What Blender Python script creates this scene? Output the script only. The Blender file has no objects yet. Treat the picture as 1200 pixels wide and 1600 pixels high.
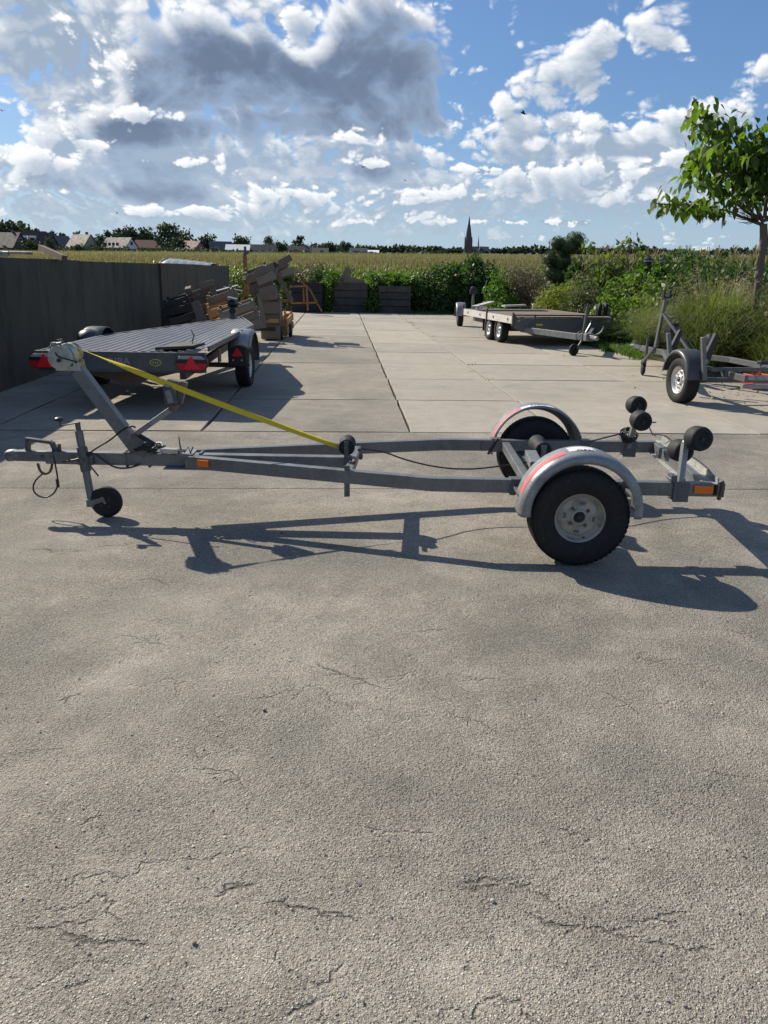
import bpy, math, random
import numpy as np
from mathutils import Vector, Matrix, Euler
random.seed(7); RNG = np.random.default_rng(7)
R = math.radians
scene = bpy.context.scene
col = scene.collection

# ------------------------------------------------------------------ camera
H = 1.62
PITCH, ROLL, FPX = R(17.31), R(0.97), 1200.0
fwd = Vector((0, math.cos(PITCH), -math.sin(PITCH)))
r0 = Vector((1, 0, 0)); u0 = r0.cross(fwd)
cr = r0 * math.cos(ROLL) + u0 * math.sin(ROLL)
cu = u0 * math.cos(ROLL) - r0 * math.sin(ROLL)
cam_d = bpy.data.cameras.new('camera'); cam = bpy.data.objects.new('camera', cam_d); col.objects.link(cam)
cam_d.sensor_fit = 'VERTICAL'; cam_d.sensor_height = 36; cam_d.lens = 36 * FPX / 1600
cam_d.clip_start = 0.05; cam_d.clip_end = 6000
m3 = Matrix((cr, cu, -fwd)).transposed()
cam.matrix_world = Matrix.Translation((0, 0, H)) @ m3.to_4x4()
scene.camera = cam

def at(x, y, Y):
    "point at forward distance Y that is seen at photo pixel x, y"
    d = fwd + cr * ((x - 600) / FPX) - cu * ((y - 800) / FPX)
    return Vector((0, 0, H)) + d * (Y / d.y)
def gnd(x, y, Z=0.0):
    d = fwd + cr * ((x - 600) / FPX) - cu * ((y - 800) / FPX)
    return Vector((0, 0, H)) + d * ((Z - H) / d.z)

# ------------------------------------------------------------------ light
SUN = Vector((-1.0, 0.86, 1.0)).normalized()
sun_el = math.asin(SUN.z); sun_az = math.atan2(SUN.x, SUN.y)
sd = bpy.data.lights.new('sun', 'SUN'); sd.energy = 5.0; sd.angle = R(0.53); sd.color = (1.0, 0.91, 0.77)
so = bpy.data.objects.new('sun', sd); col.objects.link(so)
so.rotation_euler = SUN.to_track_quat('Z', 'Y').to_euler()
so.location = (0, 0, 30)

scene.view_settings.view_transform = 'Standard'; scene.view_settings.look = 'None'
scene.view_settings.gamma = 1; scene.view_settings.use_curve_mapping = False
scene.view_settings.exposure = 0.38

class X:
    "a float or node socket with arithmetic"
    nt = None
    def __init__(s, v): s.v = v.v if isinstance(v, X) else v
    @staticmethod
    def m(op, *a, clamp=False):
        n = X.nt.nodes.new('ShaderNodeMath'); n.operation = op; n.use_clamp = clamp
        for i, k in enumerate(a):
            k = k.v if isinstance(k, X) else k
            if isinstance(k, (int, float)): n.inputs[i].default_value = k
            else: X.nt.links.new(k, n.inputs[i])
        return X(n.outputs[0])
    def __add__(s, o): return X.m('ADD', s, o)
    __radd__ = __add__
    def __sub__(s, o): return X.m('SUBTRACT', s, o)
    def __rsub__(s, o): return X.m('SUBTRACT', o, s)
    def __mul__(s, o): return X.m('MULTIPLY', s, o)
    __rmul__ = __mul__
    def __truediv__(s, o): return X.m('DIVIDE', s, o)
    def __neg__(s): return X.m('MULTIPLY', s, -1.0)
def clamp(x): return X.m('ADD', x, 0.0, clamp=True)
def sstep(a, b, x):
    n = X.nt.nodes.new('ShaderNodeMapRange'); n.interpolation_type = 'SMOOTHSTEP'
    X.nt.links.new(x.v, n.inputs['Value'])
    for nm, k in (('From Min', a), ('From Max', b)):
        if isinstance(k, X): X.nt.links.new(k.v, n.inputs[nm])
        else: n.inputs[nm].default_value = k
    n.inputs['To Min'].default_value = 0; n.inputs['To Max'].default_value = 1
    return X(n.outputs[0])
def mixc(f, a, b, blend='MIX'):
    n = X.nt.nodes.new('ShaderNodeMix'); n.data_type = 'RGBA'; n.blend_type = blend
    for sock, k in ((n.inputs[0], f), (n.inputs[6], a), (n.inputs[7], b)):
        k = k.v if isinstance(k, X) else k
        if isinstance(k, (int, float)): sock.default_value = k
        elif isinstance(k, tuple): sock.default_value = (*k[:3], 1)
        else: X.nt.links.new(k, sock)
    return X(n.outputs[2])
def vec(x, y, z):
    n = X.nt.nodes.new('ShaderNodeCombineXYZ')
    for i, k in enumerate((x, y, z)):
        k = k.v if isinstance(k, X) else k
        if isinstance(k, (int, float)): n.inputs[i].default_value = k
        else: X.nt.links.new(k, n.inputs[i])
    return X(n.outputs[0])
def noise(v, scale, detail=4, rough=0.5, dist=0.0, out='Fac', lac=2.0):
    n = X.nt.nodes.new('ShaderNodeTexNoise')
    n.inputs['Scale'].default_value = scale; n.inputs['Detail'].default_value = detail
    n.inputs['Roughness'].default_value = rough; n.inputs['Distortion'].default_value = dist
    n.inputs['Lacunarity'].default_value = lac
    if v is not None: X.nt.links.new(v.v, n.inputs['Vector'])
    return X(n.outputs[out])
def voro(v, scale, feature='F1', out='Distance', rnd=1.0):
    n = X.nt.nodes.new('ShaderNodeTexVoronoi'); n.feature = feature
    n.inputs['Scale'].default_value = scale; n.inputs['Randomness'].default_value = rnd
    if v is not None: X.nt.links.new(v.v, n.inputs['Vector'])
    return X(n.outputs[out])
def vmath(op, a, b):
    n = X.nt.nodes.new('ShaderNodeVectorMath'); n.operation = op
    for i, k in enumerate((a, b)):
        if isinstance(k, X): X.nt.links.new(k.v, n.inputs[i])
        else: n.inputs[i].default_value = k
    return X(n.outputs[0])
def sep(v):
    n = X.nt.nodes.new('ShaderNodeSeparateXYZ'); X.nt.links.new(v.v, n.inputs[0])
    return X(n.outputs[0]), X(n.outputs[1]), X(n.outputs[2])

world = bpy.data.worlds.new('World'); scene.world = world; world.use_nodes = True
nt = world.node_tree; nt.nodes.clear(); X.nt = nt
SKYK = 0.05
sky = nt.nodes.new('ShaderNodeTexSky'); sky.sky_type = 'NISHITA'; sky.sun_disc = False
sky.sun_elevation = sun_el; sky.sun_rotation = sun_az; sky.dust_density = 0.6; sky.air_density = 1.0; sky.ozone_density = 2.0
tc = nt.nodes.new('ShaderNodeTexCoord')
D = X(tc.outputs['Generated'])
dx, dy, dz = sep(D)
az = X.m('ARCTAN2', dx, dy); el = X.m('ARCSINE', dz)
# ---- cloud field computed with numpy: columns = azimuth (120 degrees, repeats), rows = sqrt(elevation)
CW, CH = 2000, 1300
def pix(x, y):
    d = (fwd + cr * ((x - 600) / FPX) - cu * ((y - 800) / FPX)).normalized()
    return math.degrees(math.atan2(d.x, d.y)), math.degrees(math.asin(d.z))
def make_clouds():
    az = (np.arange(CW, dtype=np.float32) + .5) / CW * 120 - 60
    el = 90 * (((np.arange(CH, dtype=np.float32) + .5) / CH) ** 2)
    AZ, EL = np.meshgrid(az, el)
    rs = np.random.RandomState(11)
    def perlin(x, y, px):
        "gradient noise, periodic with px cells across 120 degrees"
        g = rs.rand(256, max(px, 1)) * 6.2831853; gx = np.cos(g).astype(np.float32); gy = np.sin(g).astype(np.float32)
        xi = np.floor(x).astype(np.int32); yi = np.floor(y).astype(np.int32); fx = x - xi; fy = y - yi
        u = fx * fx * fx * (fx * (fx * 6 - 15) + 10); v = fy * fy * fy * (fy * (fy * 6 - 15) + 10)
        x0 = xi % px; x1 = (xi + 1) % px; y0 = yi % 256; y1 = (yi + 1) % 256
        def dt(a, b, dx_, dy_): return gx[b, a] * dx_ + gy[b, a] * dy_
        n00 = dt(x0, y0, fx, fy); n10 = dt(x1, y0, fx - 1, fy); n01 = dt(x0, y1, fx, fy - 1); n11 = dt(x1, y1, fx - 1, fy - 1)
        return (n00 * (1 - u) + n10 * u) * (1 - v) + (n01 * (1 - u) + n11 * u) * v
    def fbm(cell, octs, gain=.5, billow=False, asp=1.35, wx=0, wy=0):
        s = 0; a = 1; tot = 0; p = max(1, int(round(120 / cell)))
        for k in range(octs):
            n = perlin((AZ + wx) / 120 * p, (EL + wy) / (120 / p) * asp, p)
            s = s + a * (np.abs(n) * 2.6 - .55 if billow else n * 1.6); tot += a; a *= gain; p *= 2
        return s / tot
    def blobs(bl):
        B = np.zeros_like(AZ)
        for (bx, by, rx, ry, s) in bl:
            a0, e0 = pix(bx, by); ra = math.degrees(rx / 1200); re = math.degrees(ry / 1200)
            d = ((AZ - a0) / ra) ** 2 + ((EL - e0) / re) ** 2
            m = d < 9
            B[m] += s * np.exp(-d[m])
        return B
    wx = fbm(6, 3) * 1.6; wy = fbm(6, 3) * 1.1
    big = fbm(11, 5, .52, wx=wx, wy=wy); med = fbm(5.0, 5, .55, True, wx=wx, wy=wy); sml = fbm(2.2, 4, .58, True, asp=1.5, wx=wx * .5, wy=wy * .5)
    f = np.clip((EL - 2) / 12, 0, 1)
    inside = np.clip((60 - np.abs(AZ)) / 20, 0, 1)
    # far, bright heaps
    d1 = (big * .40 + med * .60) * f + (big * .20 + sml * .80) * (1 - f) + sml * .08 + blobs(BR) + 0.045
    T1 = np.clip(d1, 0, 1)
    # grey sheet in front
    d2 = big * .50 + med * .36 + sml * .10 + blobs(DK) * .74 - 0.20
    T2 = np.clip(d2, 0, 1)
    def shade(T, k, step, n, dirx=-.62, diry=.78):
        acc = np.zeros_like(T)
        for i in range(1, n + 1):
            da = dirx * step * i; de = diry * step * i
            sx = int(round(da / 120 * CW))
            rows = np.clip((np.sqrt(np.clip((el + de) / 90, 0, 1)) * CH).astype(int), 0, CH - 1)
            acc += np.roll(T, -sx, axis=1)[rows]
        return np.exp(-k * acc * step)
    def ss(a, b, x):
        t = np.clip((x - a) / (b - a), 0, 1); return t * t * (3 - 2 * t)
    lit1 = shade(T1, 5.2 , .26, 7); a1 = ss(-0.02, .15, d1)
    relief = np.clip((sml + med) * .5, -.4, .6)
    lit2 = shade(T2, 4.6, .42, 9); a2 = ss(-0.02, .15, d2)
    haze = np.clip(1 - (EL - 1) / 9, 0, 1)[..., None] ** 1.3
    W = np.array((.93, .94, .95)); S1 = np.array((.30, .38, .49)); P = np.array((.27, .355, .49)); Dk = np.array((.125, .172, .268))
    l1 = np.clip(lit1 * 1.08 + relief * .75 - .04, 0, 1)[..., None]
    c1 = S1 * (1 - l1) + W * l1
    hz = np.array((.54, .63, .70))
    c1 = c1 * (1 - haze * .38) + hz * haze * .38
    th = ss(.04, .46, d2 + relief * .10)[..., None]
    c2 = P * (1 - th) + Dk * th
    l2 = np.clip(lit2 * 1.0 - th[..., 0] * .22 + relief * .30 * (1 - th[..., 0] * .6) - .05, 0, 1)[..., None]
    c2 = c2 * (1 - l2) + (W * .97) * l2
    c2 = c2 * (1 - haze * .5) + np.array((.42, .52, .62)) * haze * .5
    a1 = a1 * (1 - haze[..., 0] * .35); a2 = a2 * .95
    # small bright heaps in front of the grey sheet
    d3 = med * .40 + sml * .42 + big * .2 + blobs(FR) - 0.35; T3 = np.clip(d3, 0, 1); lit3 = shade(T3, 6.0, .22, 6); a3 = ss(0.0, .13, d3) * .95
    l3 = np.clip(lit3 * 1.05 + relief * .5, 0, 1)[..., None]; c3 = S1 * 1.05 * (1 - l3) + W * l3
    c3 = c3 * (1 - haze * .3) + hz * haze * .3
    fade = 1 - .75 * ss(38, 62, EL); a1 = a1 * fade; a2 = a2 * fade
    A = 1 - (1 - a1) * (1 - a2)
    C = c1 * (a1 * (1 - a2))[..., None] + c2 * a2[..., None]
    C = C / np.maximum(A, 1e-3)[..., None]
    C = C * (1 - a3[..., None]) + c3 * a3[..., None]; A = 1 - (1 - A) * (1 - a3)
    return C.astype(np.float32), A.astype(np.float32)
BR = [(60, 50, 120, 60, 0.17), (60, 190, 120, 40, 0.13), (150, 150, 100, 50, 0.12), (60, 245, 120, 30, 0.18), (400, 60, 260, 80, 0.10), (560, 235, 260, 40, 0.20), (300, 255, 200, 34, 0.22),
      (850, 115, 60, 50, 0.24), (790, 190, 60, 50, 0.20), (1000, 48, 100, 20, 0.30), (930, 60, 40, 30, .14), (930, 225, 90, 26, 0.20), (1110, 172, 60, 24, 0.26), (1190, 105, 40, 22, 0.45), (1050, 245, 60, 18, 0.16),
      (600, 320, 400, 30, 0.21), (900, 300, 200, 30, 0.20), (300, 345, 400, 16, 0.20), (950, 275, 120, 20, 0.12), (120, 310, 200, 30, .18), (1060, 300, 100, 20, .12), (620, 290, 160, 24, .10),
      (970, 160, 110, 14, -0.35), (1110, 105, 60, 28, -0.5), (1160, 30, 100, 34, -0.6), (890, 12, 60, 20, -0.30), (1030, 118, 70, 24, -0.4), (1170, 245, 50, 26, -0.25), (1000, 190, 30, 14, -.2),
      (12, 200, 30, 18, -0.5), (25, 8, 26, 10, -0.3), (1060, 356, 200, 12, -0.25), (700, 384, 500, 8, -0.25), (380, 303, 60, 6, -0.3)]
FR = [(465, 38, 34, 36, .75), (250, 182, 60, 12, .50), (330, 252, 110, 20, .50), (560, 215, 70, 26, .50), (600, 255, 120, 12, .42), (150, 90, 60, 60, .42), (90, 190, 60, 40, .40), (60, 255, 80, 16, .5), (135, 225, 20, 8, .6), (700, 110, 30, 60, .36), (650, 10, 60, 16, .4), (300, 20, 60, 16, .4), (760, 265, 60, 14, .5),
      (470, 300, 110, 14, .46), (560, 325, 160, 16, .46), (380, 328, 90, 10, .44), (700, 300, 90, 14, .44), (820, 290, 80, 20, .44), (920, 270, 100, 26, .46), (960, 312, 110, 16, .46), (1060, 250, 40, 20, .5), (240, 330, 120, 9, .44), (90, 300, 120, 9, .44), (620, 350, 300, 9, .40), (860, 345, 160, 8, .40), (920, 200, 60, 20, .4), (830, 120, 50, 40, .3)]
DK = [(400, 110, 230, 60, 0.52), (560, 150, 160, 50, .34), (290, 200, 190, 30, 0.46), (650, 212, 120, 36, 0.46), (640, 70, 140, 60, 0.34), (640, 20, 180, 40, 0.26), (260, 50, 130, 40, 0.26), (240, 304, 140, 14, 0.62), (110, 258, 130, 20, 0.44),
      (430, 268, 150, 16, 0.40), (560, 268, 70, 16, 0.42), (845, 222, 24, 14, 0.50), (60, 335, 120, 9, 0.50), (150, 205, 90, 24, 0.40), (985, 135, 12, 12, 0.34), (60, 282, 120, 12, 0.34), (440, 330, 80, 9, .40), (690, 255, 80, 12, .36), (900, 215, 40, 10, .36), (940, 250, 90, 8, .32), (560, 345, 120, 7, .34), (820, 330, 100, 9, .3), (1050, 275, 40, 8, .3), (130, 130, 50, 30, .12),
      (465, 40, 24, 32, -0.9), (870, 90, 60, 70, -0.5), (255, 176, 60, 7, -0.44), (560, 228, 90, 8, -0.5), (1050, 80, 200, 60, -0.3), (50, 60, 80, 70, -.2), (340, 245, 90, 8, -.5), (180, 100, 30, 50, -.2), (740, 130, 30, 60, -.2), (430, 170, 120, 7, -.16)]
CC, CA = make_clouds()
cimg = bpy.data.images.new('clouds', CW, CH, alpha=True, float_buffer=True)
cimg.colorspace_settings.name = 'Non-Color'; cimg.alpha_mode = 'CHANNEL_PACKED'
cimg.pixels.foreach_set(np.concatenate([CC, CA[..., None]], axis=2).astype(np.float32).ravel())
K = 0.90 / SKYK
it = nt.nodes.new('ShaderNodeTexImage'); it.image = cimg; it.extension = 'REPEAT'; it.interpolation = 'Linear'
vv = X.m('POWER', X.m('MAXIMUM', el, 0.0) / (math.pi / 2), 0.5)
cuv = vec(az / (2 * math.pi / 3) + 0.5, X.m('MINIMUM', vv, 0.999), 0.0)
nt.links.new(cuv.v, it.inputs[0])
gain = mixc(1.0, X(sky.outputs[0]), (1.08, 1.28, 1.50), 'MULTIPLY'); gain = mixc(0.22, gain, tuple(K * c for c in (0.13, 0.31, 0.70)))
skyc = mixc(sstep(0.17, 0.0, dz) * 0.75, gain, tuple(K * c for c in (0.40, 0.52, 0.63)))
cl = vmath('SCALE', X(it.outputs[0]), (0, 0, 0)); cl.v.node.inputs['Scale'].default_value = K
skyc = mixc(X(it.outputs[1]) * (1 - sstep(0.85, 1.5, X.m('ABSOLUTE', az)) * 0.5), skyc, cl)
bg = nt.nodes.new('ShaderNodeBackground'); bg.inputs[1].default_value = SKYK
out = nt.nodes.new('ShaderNodeOutputWorld')
nt.links.new(skyc.v, bg.inputs[0]); nt.links.new(bg.outputs[0], out.inputs[0])

# ------------------------------------------------------------------ tools
def tag(o, label=None, cat=None, group=None, kind=None):
    if label: o['label'] = label
    if cat: o['category'] = cat
    if group: o['group'] = group
    if kind: o['kind'] = kind
    return o
def thing(name, label, cat, loc=(0, 0, 0), rz=0, group=None):
    o = bpy.data.objects.new(name, None); col.objects.link(o)
    o.empty_display_size = 0.1; o.location = loc; o.rotation_euler = (0, 0, rz)
    return tag(o, label, cat, group)
def copy_tree(o, parent=None):
    c = o.copy(); col.objects.link(c); c.parent = parent
    for ch in list(o.children): copy_tree(ch, c)
    return c
class MB:
    def __init__(s): s.v = []; s.f = []; s.sm = []; s.mi = []
    def add(s, vs, fs, sm=False, mi=0):
        b = len(s.v); s.v += [tuple(p) for p in vs]
        s.f += [tuple(i + b for i in q) for q in fs]; s.sm += [sm] * len(fs); s.mi += [mi] * len(fs)
        return s
    def box(s, c, d, rot=None, mi=0):
        c = Vector(c); hx, hy, hz = d[0] / 2, d[1] / 2, d[2] / 2
        M = Euler(rot).to_matrix() if rot else Matrix.Identity(3)
        vs = [c + M @ Vector((x * hx, y * hy, z * hz)) for x in (-1, 1) for y in (-1, 1) for z in (-1, 1)]
        return s.add(vs, [(0, 1, 3, 2), (4, 6, 7, 5), (0, 4, 5, 1), (2, 3, 7, 6), (0, 2, 6, 4), (1, 5, 7, 3)], mi=mi)
    def beam(s, a, b, w, h, up=(0, 0, 1), w2=None, h2=None, mi=0):
        a, b = Vector(a), Vector(b); d = (b - a).normalized(); up = Vector(up)
        sd = d.cross(up)
        if sd.length < 1e-4: sd = d.cross(Vector((0, 1, 0)))
        sd.normalize(); u = sd.cross(d).normalized()
        w2 = w if w2 is None else w2; h2 = h if h2 is None else h2
        vs = []
        for p, ww, hh in ((a, w, h), (b, w2, h2)):
            for i, j in ((-1, -1), (1, -1), (1, 1), (-1, 1)): vs.append(p + sd * (i * ww / 2) + u * (j * hh / 2))
        return s.add(vs, [(3, 2, 1, 0), (4, 5, 6, 7), (0, 1, 5, 4), (1, 2, 6, 5), (2, 3, 7, 6), (3, 0, 4, 7)], mi=mi)
    def cyl(s, a, b, r, r2=None, n=16, caps=True, mi=0):
        a, b = Vector(a), Vector(b); d = (b - a).normalized()
        q = d.to_track_quat('Z', 'Y'); r2 = r if r2 is None else r2
        c0 = [a + q @ Vector((math.cos(2 * math.pi * i / n) * r, math.sin(2 * math.pi * i / n) * r, 0)) for i in range(n)]
        c1 = [b + q @ Vector((math.cos(2 * math.pi * i / n) * r2, math.sin(2 * math.pi * i / n) * r2, 0)) for i in range(n)]
        s.add(c0 + c1, [(i, (i + 1) % n, n + (i + 1) % n, n + i) for i in range(n)], True, mi)
        if caps: s.add(c0, [tuple(range(n - 1, -1, -1))], False, mi); s.add(c1, [tuple(range(n))], False, mi)
        return s
    def tube(s, pts, r, n=8, r_end=None, smooth_path=0, mi=0):
        pts = [Vector(p) for p in pts]
        for _ in range(smooth_path):
            q = [pts[0]]
            for i in range(len(pts) - 1):
                q += [pts[i] * .75 + pts[i + 1] * .25, pts[i] * .25 + pts[i + 1] * .75]
            pts = q + [pts[-1]]
        m = len(pts); vs = []; nrm = None
        for i, p in enumerate(pts):
            t = (pts[min(i + 1, m - 1)] - pts[max(i - 1, 0)]).normalized()
            if nrm is None:
                nrm = t.cross(Vector((0, 0, 1)))
                if nrm.length < .01: nrm = t.cross(Vector((0, 1, 0)))
            nrm = (nrm - t * nrm.dot(t)).normalized(); bn = t.cross(nrm)
            rr = r if r_end is None else r + (r_end - r) * i / (m - 1)
            vs += [p + (nrm * math.cos(2 * math.pi * k / n) + bn * math.sin(2 * math.pi * k / n)) * rr for k in range(n)]
        fs = [(i * n + k, i * n + (k + 1) % n, (i + 1) * n + (k + 1) % n, (i + 1) * n + k) for i in range(m - 1) for k in range(n)]
        s.add(vs, fs, True, mi)
        s.add(vs[:n], [tuple(range(n - 1, -1, -1))], mi=mi); s.add(vs[-n:], [tuple(range(n))], mi=mi)
        return s
    def lathe(s, c, axis, prof, n=48, mi=0, closed=False, a0=0, a1=2 * math.pi):
        "prof = (radius, offset along axis)"
        c = Vector(c); q = Vector(axis).normalized().to_track_quat('Z', 'Y')
        full = abs(a1 - a0 - 2 * math.pi) < 1e-6; rows = n if full else n + 1
        vs = []; k = len(prof)
        for i in range(rows):
            a = a0 + (a1 - a0) * i / n
            for r, t in prof: vs.append(c + q @ Vector((math.cos(a) * r, math.sin(a) * r, t)))
        fs = []
        for i in range(n):
            j = (i + 1) % rows if full else i + 1
            for p in range(k if closed else k - 1):
                p2 = (p + 1) % k
                fs.append((i * k + p, j * k + p, j * k + p2, i * k + p2))
        return s.add(vs, fs, True, mi)
    def prism(s, poly, ext, mi=0):
        poly = [Vector(p) for p in poly]; ext = Vector(ext); n = len(poly)
        s.add(poly + [p + ext for p in poly], [tuple(range(n - 1, -1, -1)), tuple(range(n, 2 * n))] + [(i, (i + 1) % n, n + (i + 1) % n, n + i) for i in range(n)], mi=mi)
        return s
    def ball(s, c, r, n=12, m=8, sc=(1, 1, 1), mi=0):
        c = Vector(c); vs = [c + Vector((0, 0, r * sc[2]))]
        for i in range(1, m):
            t = math.pi * i / m
            for k in range(n):
                a = 2 * math.pi * k / n
                vs.append(c + Vector((math.sin(t) * math.cos(a) * r * sc[0], math.sin(t) * math.sin(a) * r * sc[1], math.cos(t) * r * sc[2])))
        vs.append(c - Vector((0, 0, r * sc[2]))); L = len(vs) - 1
        fs = [(0, 1 + k, 1 + (k + 1) % n) for k in range(n)]
        for i in range(m - 2):
            for k in range(n): fs.append((1 + i * n + k, 1 + (i + 1) * n + k, 1 + (i + 1) * n + (k + 1) % n, 1 + i * n + (k + 1) % n))
        fs += [(L, 1 + (m - 2) * n + (k + 1) % n, 1 + (m - 2) * n + k) for k in range(n)]
        return s.add(vs, fs, True, mi)
    def build(s, name, mat, parent=None, bev=0, solid=0, local=False, seg=2):
        off = Vector((0, 0, 0))
        if parent and not local:
            p = parent
            while p: off += Vector(p.location); p = p.parent
        me = bpy.data.meshes.new(name)
        me.from_pydata([(a[0] - off.x, a[1] - off.y, a[2] - off.z) for a in s.v], [], s.f)
        for mm in (mat if isinstance(mat, (list, tuple)) else [mat]): me.materials.append(mm)
        me.polygons.foreach_set('use_smooth', s.sm); me.polygons.foreach_set('material_index', s.mi)
        me.update()
        o = bpy.data.objects.new(name, me); col.objects.link(o)
        if parent: o.parent = parent
        if solid:
            m = o.modifiers.new('Solid', 'SOLIDIFY'); m.thickness = solid; m.offset = -1
        if bev:
            m = o.modifiers.new('Bevel', 'BEVEL'); m.width = bev; m.segments = seg; m.limit_method = 'ANGLE'; m.angle_limit = R(40)
            m.harden_normals = True
        return o
def npmesh(name, verts, faces, mats, parent=None, midx=None, smooth=False):
    me = bpy.data.meshes.new(name); verts = np.asarray(verts, np.float32).reshape(-1, 3); faces = np.asarray(faces, np.int32)
    nf, k = faces.shape
    me.vertices.add(len(verts)); me.vertices.foreach_set('co', verts.ravel())
    me.loops.add(nf * k); me.loops.foreach_set('vertex_index', faces.ravel())
    me.polygons.add(nf); me.polygons.foreach_set('loop_start', np.arange(0, nf * k, k, dtype=np.int32)); me.polygons.foreach_set('loop_total', np.full(nf, k, np.int32))
    for mm in (mats if isinstance(mats, (list, tuple)) else [mats]): me.materials.append(mm)
    if midx is not None: me.polygons.foreach_set('material_index', np.asarray(midx, np.int32))
    if smooth: me.polygons.foreach_set('use_smooth', np.ones(nf, bool))
    me.update(calc_edges=True); me.validate()
    o = bpy.data.objects.new(name, me); col.objects.link(o)
    if parent: o.parent = parent
    return o

# ------------------------------------------------------------------ materials
MATS = {}
def mat(name, fn):
    m = bpy.data.materials.new(name); m.use_nodes = True; X.nt = m.node_tree
    bs = m.node_tree.nodes['Principled BSDF']
    fn(bs, m.node_tree); MATS[name] = m
    return m
def L(sock, x):
    if isinstance(x, X): X.nt.links.new(x.v, sock)
    elif isinstance(x, tuple): sock.default_value = (*x[:3], 1)
    else: sock.default_value = x
def wpos():
    n = X.nt.nodes.new('ShaderNodeNewGeometry'); return X(n.outputs['Position'])
def opos():
    n = X.nt.nodes.new('ShaderNodeTexCoord'); return X(n.outputs['Object'])
def orand():
    n = X.nt.nodes.new('ShaderNodeObjectInfo'); return X(n.outputs['Random'])
def bump(bs, h, dist, strength=1.0):
    n = X.nt.nodes.new('ShaderNodeBump'); n.inputs['Distance'].default_value = dist; n.inputs['Strength'].default_value = strength
    X.nt.links.new(h.v, n.inputs['Height']); X.nt.links.new(n.outputs[0], bs.inputs['Normal'])

def simple(name, c, rough=0.5, metal=0.0, var=0.25, scale=30, bd=0.0, rv=0.15, grime=None):
    def fn(bs, nt):
        p = opos(); n = noise(p, scale, 5, 0.6); n2 = noise(p, scale * 0.15, 3, 0.5)
        k = clamp((n * 0.6 + n2 * 0.6 - 0.1))
        cdark = tuple(x * (1 - var) for x in c); clight = tuple(min(1, x * (1 + var)) for x in c)
        cc = mixc(k, cdark, clight)
        if grime:
            g = sstep(0.52, 0.66, noise(p, scale * 0.4, 6, 0.65)); cc = mixc(g * grime[1], cc, grime[0])
        L(bs.inputs['Base Color'], cc); L(bs.inputs['Metallic'], metal)
        L(bs.inputs['Roughness'], clamp(rough + (n - 0.5) * rv * 2))
        if bd: bump(bs, n, bd)
    return mat(name, fn)
def galv_fn(c, metal=0.55, rough=0.42, rust=0.0):
    def fn(bs, nt):
        p = opos()
        sp = voro(p, 85, out='Color'); sx, sy, sz = sep(sp)
        n = noise(p, 9, 6, 0.62); n2 = noise(vmath('MULTIPLY', p, (3, 3, 22)), 3, 4, 0.6)
        k = clamp(sx * 0.22 + n * 0.75 + n2 * 0.35 - 0.12)
        cc = mixc(k, tuple(x * 0.62 for x in c), tuple(x * 1.3 for x in c))
        dirt = sstep(0.46, 0.70, noise(p, 6.5, 7, 0.70)); cc = mixc(dirt * 0.55, cc, (0.10, 0.092, 0.075)); streak = sstep(0.50, 0.70, noise(vmath('MULTIPLY', p, (9, 9, 3)), 1.2, 6, 0.7)); cc = mixc(streak * 0.25, cc, tuple(min(1, x * 1.7) for x in c))
        if rust:
            rr = sstep(0.60, 0.70, noise(p, 14, 7, 0.7)); cc = mixc(rr * rust, cc, (0.12, 0.05, 0.02))
        L(bs.inputs['Base Color'], cc); L(bs.inputs['Metallic'], metal)
        L(bs.inputs['Roughness'], clamp(rough + (n - 0.5) * 0.5 + sy * 0.08)); bump(bs, n + sx * 0.2, 0.0012)
    return fn
galv = mat('galvanised_steel', galv_fn((0.175, 0.187, 0.188), 0.45, 0.44, 0.25))
galv_d = mat('weathered_steel', galv_fn((0.12, 0.125, 0.13), 0.4, 0.5, 0.6))
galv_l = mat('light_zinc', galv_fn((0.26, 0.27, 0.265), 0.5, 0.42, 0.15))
steel_rust = mat('rusty_steel', galv_fn((0.15, 0.10, 0.07), 0.3, 0.7, 1.0))
alu_dark = mat('dull_aluminium', galv_fn((0.13, 0.135, 0.145), 0.6, 0.45))
rubber = simple('black_rubber', (0.010, 0.010, 0.011), 0.72, 0, 0.3, 40, 0.0006)
tyre_m = simple('tyre_rubber', (0.008, 0.008, 0.009), 0.78, 0, 0.35, 60, 0.0008, grime=((0.04, 0.038, 0.032), 0.3))
blackp = simple('black_plastic', (0.018, 0.018, 0.02), 0.42, 0, 0.2, 60)
cablem = simple('black_cable', (0.012, 0.012, 0.013), 0.4)
rim_m = simple('grey_rim_paint', (0.38, 0.35, 0.295), 0.5, 0.1, 0.2, 22, grime=((0.12, 0.105, 0.085), 0.6))
rim_l = simple('silver_rim_paint', (0.62, 0.62, 0.60), 0.38, 0.3, 0.15, 22, grime=((0.2, 0.18, 0.15), 0.4))
fender_m = mat('galvanised_fender', galv_fn((0.24, 0.255, 0.262), 0.4, 0.40, 0.08))
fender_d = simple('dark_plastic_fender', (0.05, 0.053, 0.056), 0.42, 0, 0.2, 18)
orange = simple('orange_reflector', (0.80, 0.17, 0.01), 0.3, 0, 0.12, 400)
redl = simple('red_lens', (0.50, 0.012, 0.02), 0.25, 0, 0.15, 300)
whitel = simple('clear_lens', (0.35, 0.35, 0.36), 0.2, 0, 0.1, 300)
redsticker = simple('faded_red_sticker', (0.72, 0.10, 0.11), 0.5, 0, 0.15, 60, grime=((0.6, 0.40, 0.38), 0.25))
whitesticker = simple('white_sticker', (0.70, 0.70, 0.68), 0.5, 0, 0.1, 60, grime=((0.35, 0.33, 0.3), 0.4))
yellow = simple('yellow_webbing', (0.72, 0.50, 0.015), 0.6, 0, 0.14, 180, 0.0004)
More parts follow.
